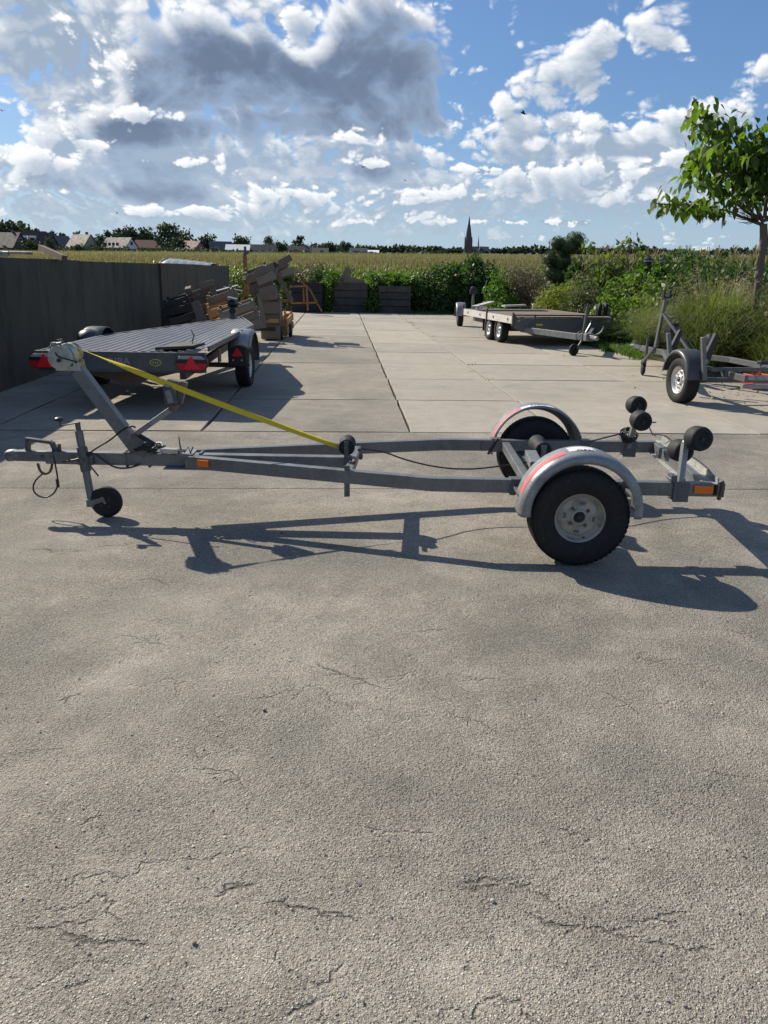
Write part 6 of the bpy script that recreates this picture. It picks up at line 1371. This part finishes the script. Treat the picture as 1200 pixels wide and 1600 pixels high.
# ------------------------------------------------------------------ young tree with big hanging leaves
TY = 14.3; tp0 = at(1186, 455, TY); yt = thing('young_tree', 'young tree with big hanging green leaves standing in the tall grass at the right', 'tree', (tp0.x, TY, 0)); y0 = Vector(yt.location)
fork = at(1193, 350, TY) - y0
b = MB(); b.tube([(-.03, 0, 0), (-.02, 0, .8), at(1189, 410, TY) - y0, at(1193, 375, TY) - y0, fork], .062, 12, .062, 1); b.tube([fork + Vector((.02, 0, -.9)), fork + Vector((.13, .05, -.3)), fork + Vector((.2, .1, .1))], .05, 8, .04, 1); b.build('trunk', bark, yt, local=True)
clusters = []
limbs = [[(1193, 352), (1165, 342), (1140, 330), (1120, 326)], [(1120, 326), (1085, 322), (1045, 320), (1026, 318)], [(1190, 345), (1160, 318), (1142, 312)], [(1193, 348), (1170, 300), (1140, 265), (1100, 250), (1062, 262)], [(1170, 300), (1130, 290), (1085, 285)], [(1180, 320), (1160, 260), (1125, 215), (1095, 200), (1070, 182)], [(1125, 215), (1105, 185), (1098, 168)], [(1160, 260), (1150, 220), (1122, 185)], [(1195, 340), (1200, 270), (1190, 215), (1182, 195)], [(1200, 330), (1230, 260), (1240, 200), (1235, 185)], [(1195, 345), (1240, 300), (1290, 260), (1330, 240)], [(1240, 300), (1270, 230), (1280, 190)], [(1200, 345), (1260, 330), (1320, 320)], [(1190, 330), (1175, 280), (1170, 240)]]
b = MB()
for li in limbs:
    dz = random.uniform(-.8, .8); pts = []
    for i, (x, y_) in enumerate(li): pts.append(at(x, y_, TY + dz * i / len(li)) - y0)
    b.tube(pts, .034 if len(li) > 3 else .02, 7, .008, 1)
    for i in range(1, len(pts)):
        L_ = (pts[i] - pts[i - 1]).length
        for _ in range(max(2, int(L_ / .12))):
            t = random.random(); clusters.append((pts[i - 1] * (1 - t) + pts[i] * t, i / (len(pts) - 1)))
for k in range(26):
    a = random.uniform(-2.6, .5); p = fork + Vector((-.1, 0, .05)); e = p + Vector((-random.uniform(.2, .7), random.uniform(-.5, .5), random.uniform(-.05, .6))); b.tube([p, p * .5 + e * .5 + Vector((0, 0, random.uniform(-.05, .05))), e], .010, 5, .003)
b.build('limbs', twigm, yt, local=True)
P = []; 
for c, t in clusters:
    bare = (c - fork).length < .62
    if bare: continue
    for _ in range(13): P.append(np.array(c) + RNG.normal(size=3) * np.array([.11, .2, .09]) + np.array([0, 0, .02]))
for (x, y_, rx, ry, n) in ((1120, 245, 45, 25, 190), (1150, 290, 45, 22, 170), (1160, 225, 40, 25, 150), (1200, 250, 60, 40, 300), (1090, 275, 30, 14, 70), (1260, 260, 70, 50, 300), (1180, 300, 30, 20, 110), (1065, 325, 38, 9, 95), (1100, 318, 20, 10, 40), (1110, 225, 25, 20, 60), (1230, 215, 50, 30, 160)):
    for _ in range(int(n * .75)):
        a = random.uniform(0, 6.28); q = math.sqrt(random.random()); P.append(np.array(at(x + rx * q * math.cos(a), y_ + ry * q * math.sin(a), TY + random.gauss(0, .55)) - y0))
P = np.array(P); n = len(P)
nr = np.tile([0, 0, 1.0], (n, 1)) + RNG.normal(size=(n, 3)) * .45
P = P[RNG.random(len(P)) < .78]; nr = nr[:len(P)]; V, F_ = cards(P, .155, nrm=nr, ratio=.66, droop=.50, pts=6); npmesh('leaves', V, F_, lf_tree, yt)

# ------------------------------------------------------------------ corn
def corn_plant(rng, hgt=2.5, nl=11, seg=4, tas=6, low=0.0):
    V = []; F_ = []; M_ = []
    def strip(p0, d, ln_, w_, rise, mi, sg):
        base = len(V); sd = np.array([-d[1], d[0], 0])
        for i in range(sg + 1):
            t = i / sg; c = p0 + np.array([d[0], d[1], 0]) * ln_ * t * (1 - .15 * t) + np.array([0, 0, 1]) * (rise * ln_ * (t * 1.5 - 1.35 * t * t)); w = w_ * (math.sin(math.pi * min(1, .18 + t * .82)) + .05)
            V.append(c - sd * w); V.append(c + sd * w)
        for i in range(sg): F_.append((base + 2 * i, base + 2 * i + 1, base + 2 * i + 3, base + 2 * i + 2)); M_.append(mi)
    if low < .5:
        for s_ in ((1, 0), (0, 1)):
            base = len(V); w_ = .013; V.extend([np.array([-s_[0] * w_, -s_[1] * w_, 0]), np.array([s_[0] * w_, s_[1] * w_, 0]), np.array([s_[0] * .006, s_[1] * .006, hgt * .93]), np.array([-s_[0] * .006, -s_[1] * .006, hgt * .93])]); F_.append((base, base + 1, base + 2, base + 3)); M_.append(0)
    a0 = rng.random() * 6.28
    for k in range(nl):
        f = low + (1 - low) * (k + .5) / nl; z = .15 + (hgt * .86 - .15) * f; a = a0 + (k % 2) * math.pi + rng.normal() * .35
        strip(np.array([0, 0, z]), np.array([math.cos(a), math.sin(a)]), (.78 - .35 * abs(f - .45)) * (.85 + .3 * rng.random()) * (1 if f < .85 else .65), .036, .75 + .5 * f + rng.normal() * .1, 0, seg)
    for k in range(tas):
        a = rng.random() * 6.28; sp = .25 if k else .02; strip(np.array([0, 0, hgt * .9]), np.array([math.cos(a), math.sin(a)]), .26, .008, 0, 1, 2)
        L0 = len(V)
        for q, (f2) in zip(range(L0 - 6, L0, 2), (0, .5, 1)):
            c = np.array([math.cos(a) * sp * .26 * f2 * 1.5, math.sin(a) * sp * .26 * f2 * 1.5, hgt * .88 + .30 * f2 * (1 - .25 * sp * f2)]); sd = np.array([-math.sin(a), math.cos(a), 0]) * .009; V[q] = c - sd; V[q + 1] = c + sd
    return np.array(V), np.array(F_), np.array(M_)
cr_ = np.random.default_rng(3)
protos = []
for k in range(6):
    V, F_, M_ = corn_plant(cr_, 2.5 + .12 * (k % 3 - 1)); o = npmesh('corn_plant', V, F_, [lf_corn, lf_tassel], None, M_); protos.append(o)
spots = []
for k in range(130):   # front row seen over the bins and between them
    spots.append((-9.5 + 12.5 * (k + .5) / 130 + random.uniform(-.03, .03), 35.9 + random.uniform(-.1, .1) + .6 * (k % 2), 'c'))
for k in range(150):   # corner of the field behind the planted bed on the right
    r_ = k % 3; spots.append((5.9 + 4.6 * (k // 3 + .5) / 50 + random.uniform(-.05, .05), 23.0 - 1.9 * ((k // 3) / 50) + .75 * r_ + random.uniform(-.08, .08), 'r'))
for i, (x, y, w_) in enumerate(spots):
    src = protos[i % 6]; o = src if i < 6 else src.copy()
    if i >= 6: col.objects.link(o)
    o.location = (x, y, -.15); sc_ = random.uniform(.93, 1.06) * (.80 if w_ == 'c' else .97); o.scale = (1, 1, sc_); o.rotation_euler = (random.uniform(-.04, .04), random.uniform(-.04, .04), random.uniform(0, 6.28))
    tag(o, 'tall green corn plant in the front row of the field behind the bins' if w_ == 'c' else 'tall green corn plant with tan tassel behind the bushes on the right', 'corn', 'front row of corn behind the bins' if w_ == 'c' else 'corn plants behind the planted bed')
def scatter(pos, var, hz):
    Vs, Fs, Ms, k0 = [], [], [], 0; idx = RNG.integers(0, len(var), len(pos))
    for k in range(len(var)):
        p = pos[idx == k]; V, F_, M_ = var[k]; m_ = len(p); a = RNG.random(m_) * 6.283; c_, s_ = np.cos(a)[:, None], np.sin(a)[:, None]; sz = (.93 + .14 * RNG.random(m_))[:, None]
        zg = (np.maximum(0, p[:, 1] - 34) * GS - .15 + GX * p[:, 0] * np.clip((p[:, 1] - 34) / 12, 0, 1))[:, None]
        X_ = V[None, :, 0] * c_ - V[None, :, 1] * s_ + p[:, :1]; Y_ = V[None, :, 0] * s_ + V[None, :, 1] * c_ + p[:, 1:2]; Z_ = V[None, :, 2] * sz * hz + zg
        Vs.append(np.stack([X_, Y_, Z_], -1).reshape(-1, 3)); Fs.append((F_[None] + (np.arange(m_) * len(V))[:, None, None]).reshape(-1, 4) + k0); Ms.append(np.tile(M_, m_)); k0 += m_ * len(V)
    return np.concatenate(Vs), np.concatenate(Fs), np.concatenate(Ms)
pos = []
for r_ in range(13):
    y = 37.0 + .75 * r_; xs_ = np.arange(-30, 30, .2); xs_ = xs_ + RNG.normal(size=len(xs_)) * .03
    pos += [(x, y + RNG.normal() * .07) for x in xs_]
for y in np.arange(35.9, 36.9, .6): pos += [(x, y) for x in np.arange(-30, -9.6, .2)] + [(x, y) for x in np.arange(3.1, 30, .2)]
A1 = scatter(np.array(pos), [corn_plant(cr_, 1.92 + .04 * k, 8, 3, 4, .30 if k > 1 else 0.1) for k in range(6)], 1.0)
pos = []
for x in np.arange(10.8, 15, .7): pos += [(x + RNG.normal() * .06, y) for y in np.arange(19.5, 35.5, .2)]
for y in np.arange(25.0, 35.5, .75): pos += [(x, y + RNG.normal() * .06) for x in np.arange(6.2 + (y - 25) * .02, 10.8, .22)]
A2 = scatter(np.array(pos), [corn_plant(cr_, 2.35, 9, 3, 4, .2) for k in range(4)], 1.0)
n = 16000; yy = 46.5 + 50 * RNG.random(n) ** 1.0; xx = (RNG.random(n) - .5) * (yy * 1.15 + 6)
A3_ = scatter(np.stack([xx, yy], 1), [corn_plant(cr_, 1.85 + .04 * k, 4, 3, 4, .62) for k in range(6)], 1.0)
n = 22000; yy = 96 + 160 * RNG.random(n) ** .8; xx = (RNG.random(n) - .5) * (yy * 1.15 + 6)
A4_ = scatter(np.stack([xx, yy], 1), [corn_plant(cr_, 1.78 + .04 * k, 2, 2, 3, .8) for k in range(5)], 1.0)
Vs, Fs, Ms, k0 = [], [], [], 0
for V, F_, M_ in (A1, A2, A3_, A4_): Vs.append(V); Fs.append(F_ + k0); Ms.append(M_); k0 += len(V)
o = npmesh('corn_field', np.concatenate(Vs), np.concatenate(Fs), [lf_corn, lf_tassel], None, np.concatenate(Ms)); tag(o, 'broad field of ripe corn with tan tassels behind the yard', 'corn field', kind='stuff')
# closed canopy of leaves below the tassels, further back in the field
cy = np.concatenate([np.linspace(44, 96, 60), np.linspace(98, 262, 60)]); cx = np.linspace(-.62, .62, 240); V = []
for y in cy:
    for x in cx: V.append((x * (y + 8) + random.uniform(-.1, .1), y + random.uniform(-.2, .2), gz(y, x * (y + 8)) + 1.30 + random.uniform(-.13, .16)))
m_ = len(cx); F_ = [(i * m_ + j, i * m_ + j + 1, (i + 1) * m_ + j + 1, (i + 1) * m_ + j) for i in range(len(cy) - 1) for j in range(m_ - 1)]
def canfn(bs, nt):
    p = wpos(); n_ = noise(vmath('MULTIPLY', p, (1, .5, 1)), 2.5, 6, .7); n2 = noise(vmath('MULTIPLY', p, (1, .12, 1)), .25, 3, .5); L(bs.inputs['Base Color'], mixc(clamp(n_ * 1.3 + n2 * .6 - .4), (.07, .09, .022), (.21, .195, .085))); L(bs.inputs['Roughness'], .8)
o = npmesh('corn_canopy', V, F_, mat('corn_canopy_leaves', canfn)); tag(o, 'tan and green top of the corn field stretching to the village', 'corn field', kind='stuff')

# ------------------------------------------------------------------ village: houses, trees, church
def gable(px_, ytop, Y, w, d, wall_h, roof_h, rz, wm, rm, name, label, wins=(), chim=True, gable_win=False, dormer=0, extra=None):
    "ridge along local x; px_, ytop = where the ridge middle stands"
    Y = Y * 2.25; p = at(px_, ytop, Y); zg = gz(Y, p.x); p.z -= zg; H0 = p.z - roof_h
    t_ = thing(name, label, 'house', (p.x, Y, zg), rz); hw, hd = w / 2, d / 2
    b = MB(); b.prism([(-hw, -hd, 0), (-hw, hd, 0), (-hw, hd, H0), (-hw, 0, p.z - .15), (-hw, -hd, H0)], (w, 0, 0)); b.build('wall', wm, t_, local=True)
    rf = MB(); ov = .35; th = .22
    for s_ in (-1, 1):
        rf.prism([(-hw - ov, 0, p.z), (-hw - ov, s_ * (hd + ov), H0 - ov * roof_h / hd), (-hw - ov, s_ * (hd + ov), H0 - ov * roof_h / hd + th * .6), (-hw - ov, 0, p.z + th)], (w + 2 * ov, 0, 0))
    ro = rf.build('roof', rm, t_, local=True)
    if chim:
        c = MB(); c.box((hw * .5, .3, p.z + .35), (.7, .6, 1.1)); c.build('chimney', wallt['brick'], ro, local=True)
    for k in range(dormer):
        x = (k - (dormer - 1) / 2) * 2.6; zc = H0 + roof_h * .52; yq = -hd * .50
        q = MB(); q.box((x, yq - .55, zc), (1.9, 1.6, 1.35)); dm = q.build('dormer', wallt['white'], ro, local=True)
    k = 0
    for (wxx, wz, ww, wh, face) in wins:
        fr_ = MB(); 
        if face == 's': fr_.box((wxx, -hd - .03, wz), (ww + .16, .07, wh + .16)); g_ = MB(); g_.box((wxx, -hd - .08, wz), (ww, .04, wh))
        elif face == 'd': fr_.box((wxx, -hd * .50 - 1.37, wz), (ww + .16, .07, wh + .16)); g_ = MB(); g_.box((wxx, -hd * .50 - 1.42, wz), (ww, .04, wh))
        else:
            sx = 1 if face == 'e' else -1; fr_.box((sx * (hw + .03), wxx, wz), (.07, ww + .16, wh + .16)); g_ = MB(); g_.box((sx * (hw + .08), wxx, wz), (.04, ww, wh))
        w_ = fr_.build('window', framew, t_, local=True); g_.build('pane', glassm, w_, local=True)
    return t_
S_ = rooft; W_ = wallt
gable(8, 364, 118, 11, 8, 0, 4.4, -.25, W_['dark'], S_['brown'], 'village_house', 'dark brown house with wide low roof at the far left edge of the village', [(2.5, 2.6, 1.2, 1.1, 's'), (-1, 2.6, 1.8, 1.1, 's'), (-3.2, 2.6, 1.2, 1.1, 's'), (0, 5.0, 1.3, 1.0, 'e')])
gable(48, 362, 122, 9.5, 8, 0, 4.2, .1, W_['brick'], S_['brown'], 'village_house', 'brown-roofed house with wide white dormer, second from the left', [(-1.3, 5.3, 1.5, .8, 'd'), (1.3, 5.3, 1.5, .8, 'd'), (-1.6, 2.6, 1.4, 1.1, 's'), (1.4, 2.6, 1.2, 1.1, 's')], dormer=2)
gable(72, 364, 124, 6, 6.5, 0, 4.0, 1.25, W_['brick'], S_['slate'], 'village_house', 'narrow dark gable house right of the white dormer', [(0, 4.3, 1.2, 1.2, 'w'), (-1.4, 2.4, 1.0, 1.2, 'w')], chim=False)
gable(95, 369, 126, 6, 6, 0, 3.4, 1.1, W_['white'], S_['grey'], 'village_house', 'small white gabled house with pale grey roof in the left village', [(0, 3.3, 1.6, 1.3, 'w'), (.6, 1.6, .9, 1.0, 'w')], chim=False)
gable(128, 367, 120, 8.5, 7.5, 0, 4.2, -.55, W_['cream'], S_['brown'], 'village_house', 'plain brown hipped-looking roof house between white gables', [(0, 3.2, 1.2, 1.2, 'e')])
gable(186, 372, 126, 11, 6.5, 0, 3.2, -.45, W_['white'], S_['slate'], 'village_house', 'white house with dark roof and row of upper windows in the left village', [(-3.2, 3.9, 1.1, .9, 's'), (-1.4, 3.9, 1.1, .9, 's'), (.4, 3.9, 1.1, .9, 's'), (2.2, 3.9, 1.1, .9, 's'), (0, 4.3, 1.0, 1.1, 'e'), (-1.2, 1.9, 1.3, 1.2, 'e'), (1.2, 1.9, 1.3, 1.2, 'e'), (-2.5, 1.6, 1.4, 1.2, 's')], chim=False)
gable(232, 376, 135, 9, 7, 0, 2.6, .1, W_['brick'], S_['red'], 'village_house', 'low house with red tiled roof behind the tall green tree', [(-2, 2.4, 1.2, 1.0, 's')])
gable(298, 377, 132, 8.5, 7, 0, 2.9, -.45, W_['brick'], S_['red'], 'village_house', 'brick house with bright red roof right of the tall green tree', [(0, 3.3, .9, 1.2, 'e'), (-1.8, 2.2, 1.2, 1.0, 's')])
gable(345, 378, 134, 7.5, 6.5, 0, 2.8, .3, W_['dark'], S_['grey'], 'village_house', 'dark house with pale grey roof right of the red roofs', [(-2.0, 2.6, 1.1, 1.2, 's'), (1.8, 2.6, 1.0, 1.2, 's')], chim=False)
gable(372, 383, 128, 8, 5, 0, 1.6, .05, W_['dark'], W_['white'], 'village_shed', 'long low shed with white roof edge beside the dark barn', [(-1, 1.6, 1.2, .8, 's')], chim=False)
gable(412, 383, 130, 8.6, 8, 0, 3.2, .05, W_['dark'], S_['slate'], 'village_barn', 'large plain dark barn roof behind the upright wooden crates', [(-2, 1.6, 1.2, .8, 's')], chim=False)
gable(468, 385, 150, 9, 7, 0, 2.2, .2, W_['brick'], S_['brown'], 'village_house', 'low brown-roofed house with white chimney under the pine', [(-2, 2.4, 1.6, .9, 's'), (2, 2.4, 1.6, .9, 's')])
gable(500, 388, 155, 7, 6, 0, 1.8, .0, W_['brick'], S_['brown'], 'village_house', 'small brick house low between the pine and wide round tree', [(1, 2.0, 1.4, .9, 's')], chim=False)
gable(560, 388, 165, 7.5, 6, 0, 2.3, .0, W_['dark'], S_['grey'], 'village_house', 'grey-roofed house just right of the two thin trees', [(-1, 2.0, 1.4, .9, 's')], chim=False)
gable(583, 391.5, 170, 5, 5, 0, .9, .0, W_['white'], W_['white'], 'village_shed', 'small white flat shed at the right end of the village', [(-.6, 1.6, 1.0, .8, 's')], chim=False)
def far_tree(px_, ytop, Y, rw, label, kind='round', n=900, name='far_tree', group=None, m=None, size=None):
    Y = Y * (2.25 if Y < 200 else 1.7); rw = rw * (2.3 if Y < 460 else 1.7); tpp = at(px_, ytop, Y); zg = gz(Y, tpp.x); h = max(2.5, tpp.z - zg); rw = min(rw, h * .62); t_ = thing(name, label, 'tree', (tpp.x, Y, zg), group=group); cz = h - rw * (.8 if kind == 'round' else 1.2)
    P = []; k = size or rw * .17
    if kind == 'round':
        for j in range(9):
            a = random.uniform(0, 6.28); q = random.uniform(.2, .75) * rw; c = (math.cos(a) * q, math.sin(a) * q * .6, cz + random.uniform(-.35, .38) * rw); P.append(blobpts(c, rw * random.uniform(.35, .5), n // 9, .5))
        P.append(blobpts((0, 0, cz), rw * .6, n // 5, .3, (1, 1, .8)))
    elif kind == 'tall':
        for j in range(8): P.append(blobpts((random.uniform(-.2, .2) * rw, 0, h - rw * .3 - (h - rw) * j / 9), rw * (.35 + .55 * min(1, (j + 1) / 5)), n // 8, .5))
    elif kind == 'bare':
        for j in range(14): a = random.uniform(0, 6.28); q = random.uniform(.3, .95) * rw; P.append(blobpts((math.cos(a) * q, math.sin(a) * q * .6, cz + random.uniform(-.5, .6) * rw), rw * random.uniform(.10, .2), n // 26, .4))
    elif kind == 'pine':
        for j in range(6):
            z = h - rw * .25 - j * rw * .34; P.append(blobpts((random.uniform(-.3, .3) * rw, 0, z), (rw * (.35 + .5 * min(1, j / 3)), rw * .5, rw * .16), n // 6, .4))
    P = np.concatenate(P); P = P[P[:, 2] > .3]; V, F_ = cards(P, k, ratio=.75); npmesh('crown', V, F_, m or lf_far, t_)
    b = MB(); b.tube([(0, 0, 0), (.1, 0, cz * .6), (0, 0, cz)], max(.12, rw * .07), 7, .06, 1)
    for j in range(9 if kind == 'bare' else 4):
        a = random.uniform(0, 6.28); b.tube([(0, 0, cz * random.uniform(.55, .9)), (math.cos(a) * rw * .4, math.sin(a) * rw * .3, cz), (math.cos(a) * rw * .8, math.sin(a) * rw * .5, cz + rw * random.uniform(.1, .6))], rw * .03, 5, .02)
    b.build('trunk', bark, t_, local=True); return t_
T_ = [(8, 335, 140, 3.6, 'round', 'big dark tree behind the far left house'), (38, 351, 150, 2.2, 'round', 'dark tree between the two leftmost houses'), (66, 346, 150, 3.0, 'bare', 'half-bare tree above the white dormer'), (105, 348, 155, 3.2, 'bare', 'thin half-bare tree right of the dormer house'), (170, 352, 165, 2.0, 'bare', 'sparse treetop left of the wide green grove'),
      (190, 350, 165, 3.4, 'round', 'left half of the wide green grove behind the white house'), (222, 353, 165, 3.6, 'round', 'right half of the wide green grove'), (262, 354, 128, 2.6, 'tall', 'tall dark green tree in front of the red roofs'), (283, 358, 150, 2.6, 'round', 'round tree just right of the tall dark one'), (322, 363, 150, 2.6, 'round', 'round tree behind the grey roof'),
      (378, 366, 160, 2.6, 'round', 'rounded tree between grey roof and dark barn'), (420, 370, 160, 1.4, 'tall', 'small pointed tree over the dark barn'), (440, 375, 155, 1.7, 'round', 'round bush-like tree left of the pine'), (467, 367, 165, 2.7, 'pine', 'layered pine tree above the low brown house'), (514, 374, 190, 4.4, 'round', 'broad flat dome-shaped tree right of the pine'),
      (536, 377, 180, 1.0, 'tall', 'left one of two thin dark trees'), (545, 380, 180, 1.1, 'tall', 'right one of two thin dark trees'), (582, 382, 190, 1.9, 'round', 'isolated round tree at the end of the village'), (45, 371, 112, 1.9, 'round', 'round garden bush before the second house'), (122, 378, 112, 1.5, 'round', 'small round garden bush before the brown roof'),
      (155, 368, 118, 1.1, 'tall', 'narrow dark cypress beside the white house'), (278, 374, 122, 1.6, 'tall', 'small dark conifer at the foot of the tall tree'), (228, 385, 118, 1.4, 'round', 'garden bush right of the white house'), (76, 372, 115, .9, 'tall', 'small cone-shaped shrub before the narrow gable')]
for (x, y_, Y_, r_, kd, lb_) in T_: far_tree(x, y_, Y_, r_, lb_, kd, 1000 if kd != 'bare' else 1200)
k = 0
far_xs = [(614, 391, 2), (636, 390, 3), (646, 389, 3.5), (652, 391, 3), (670, 390, 4), (676, 392, 3), (692, 391, 3), (700, 391, 3.5), (709, 390, 4), (716, 391, 3), (772, 387, 5), (781, 389, 4), (787, 388, 3.5), (800, 391, 4), (808, 391, 3), (820, 394, 3), (833, 395, 3), (845, 395, 3), (856, 393, 4), (926, 392, 4), (936, 393, 5), (948, 396, 4), (600, 394, 3), (628, 393, 3), (660, 394, 4), (684, 394, 4), (905, 392, 4), (1010, 394, 4), (915, 391, 4)]
for x, y_, r_ in far_xs:
    far_tree(x, y_ - 1, 430, r_ * 1.15, 'small dark tree on the horizon in the row beside the church', 'round', 260, 'horizon_tree', 'small trees along the horizon', size=1.3)
def leafband(name, label, x0, x1, y, n, h, size, cat):
    x = x0 + (x1 - x0) * RNG.random(n); env = h * (.45 + .35 * np.sin(x * .031 + 1) * np.sin(x * .013) + .30 * np.abs(np.sin(x * .083 + np.sin(x * .02) * 3))); yv = y + RNG.normal(size=n) * 3
    base_z = np.array([gz(a_, c_) for a_, c_ in zip(yv, x)]); z = base_z + env * RNG.random(n) ** .7
    V, F_ = cards(np.stack([x, yv, z], 1), size, ratio=.8); o = npmesh(name, V, F_, lf_far); tag(o, label, cat, kind='stuff')
leafband('horizon_woodland', 'low dark band of far woodland along the horizon', -850, 900, 1100, 14000, 9, 4.5, 'woodland')
# church
CY = 1000; cb0 = at(731, 395, CY); zch = gz(CY, cb0.x); ch = thing('church', 'large brick church with tall pointed spire on the horizon', 'church', (cb0.x, CY, zch)); s1 = CY / 1257
def cz_(y_): return at(731, y_, CY).z - zch
brick_ch = simple('church_brick', (0.11, 0.085, 0.08), 0.85, 0, .2, .4); slate_ch = simple('church_slate', (0.065, 0.075, 0.085), 0.6, 0, .2, .4)
b = MB(); tw = 12.5 * s1 * .94; b.box((0, 0, cz_(377) / 2), (tw, tw, cz_(377))); 
for sx in (-1, 1): b.box((sx * tw * .47, -tw * .47, cz_(386) / 2), (1.4, 1.4, cz_(386)))
tow = b.build('tower', brick_ch, ch, local=True)
b = MB(); zt, zb_ = cz_(337), cz_(373); b.cyl((0, 0, zb_), (0, 0, zt), tw * .46, .05, 8); b.build('spire', slate_ch, ch, local=True)
for sx, sy in ((-1, 0), (1, 0), (0, -1), (0, 1)):
    b = MB(); q = tw / 2; tz = cz_(377); 
    if sx: b.prism([(sx * q, -q * .95, tz), (sx * q, q * .95, tz), (sx * q, 0, tz + 5)], (-sx * q, 0, 0))
    else: b.prism([(-q * .95, sy * q, tz), (q * .95, sy * q, tz), (0, sy * q, tz + 5)], (0, -sy * q, 0))
    b.build('tower_gable', brick_ch, ch, local=True)
for sx in (-.22, .22):
    b = MB(); b.box((sx * tw, -tw / 2 - .1, cz_(382)), (1.0, .3, 4.5)); b.build('window', glassm, tow, local=True)
def rfh(x0, x1, ytop, yev, dep, nm):
    b = MB(); X0, X1 = (x0 - 731) * s1, (x1 - 731) * s1; b.box(((X0 + X1) / 2, 6, cz_(yev) / 2), (X1 - X0, dep, cz_(yev))); b.build(nm + '_wall', brick_ch, ch, local=True)
    b = MB(); b.prism([(X0, 6 - dep / 2 - .5, cz_(yev)), (X0, 6 + dep / 2 + .5, cz_(yev)), (X0, 6, cz_(ytop))], (X1 - X0, 0, 0)); b.build(nm + '_roof', slate_ch, ch, local=True)
rfh(733, 764, 384.5, 392, 11, 'nave')
b = MB(); X0 = (750 - 731) * s1; b.prism([(X0 - 2.6, -4, cz_(393)), (X0 + 2.6, -4, cz_(393)), (X0, -4, cz_(384))], (0, 10, 0)); b.build('transept_roof', slate_ch, ch, local=True)
b = MB(); b.box((X0, -.5, cz_(393) / 2), (5.0, 6.8, cz_(393))); b.build('transept_wall', simple('pale_church_wall', (.34, .31, .29), .8), ch, local=True)
b = MB(); X1 = (747.5 - 731) * s1; b.cyl((X1, 6, cz_(386)), (X1, 6, cz_(380)), .9, .8, 8); b.cyl((X1, 6, cz_(380)), (X1, 6, cz_(367)), .8, .04, 8); b.build('ridge_turret', slate_ch, ch, local=True)
for x, y_, r_, lb_ in ((742, 391, 5, 'round tree between church tower and transept'), (770, 386, 4, 'taller tree at the right end of the church nave'), (778, 387, 3.5, 'second treetop right of the church nave'), (790, 390, 6, 'widest tree right of the church'), (760, 392, 5, 'low tree in front of the church nave')): far_tree(x, y_, 560, r_ * .9, lb_, 'round', 320, 'church_tree', 'trees around the church', size=1.4)
# garden fences and hedge line at the village edge
leafband('garden_hedge', 'low dark garden hedges running in front of the village houses', -170, 30, 262, 5000, 3.0, .8, 'hedge')
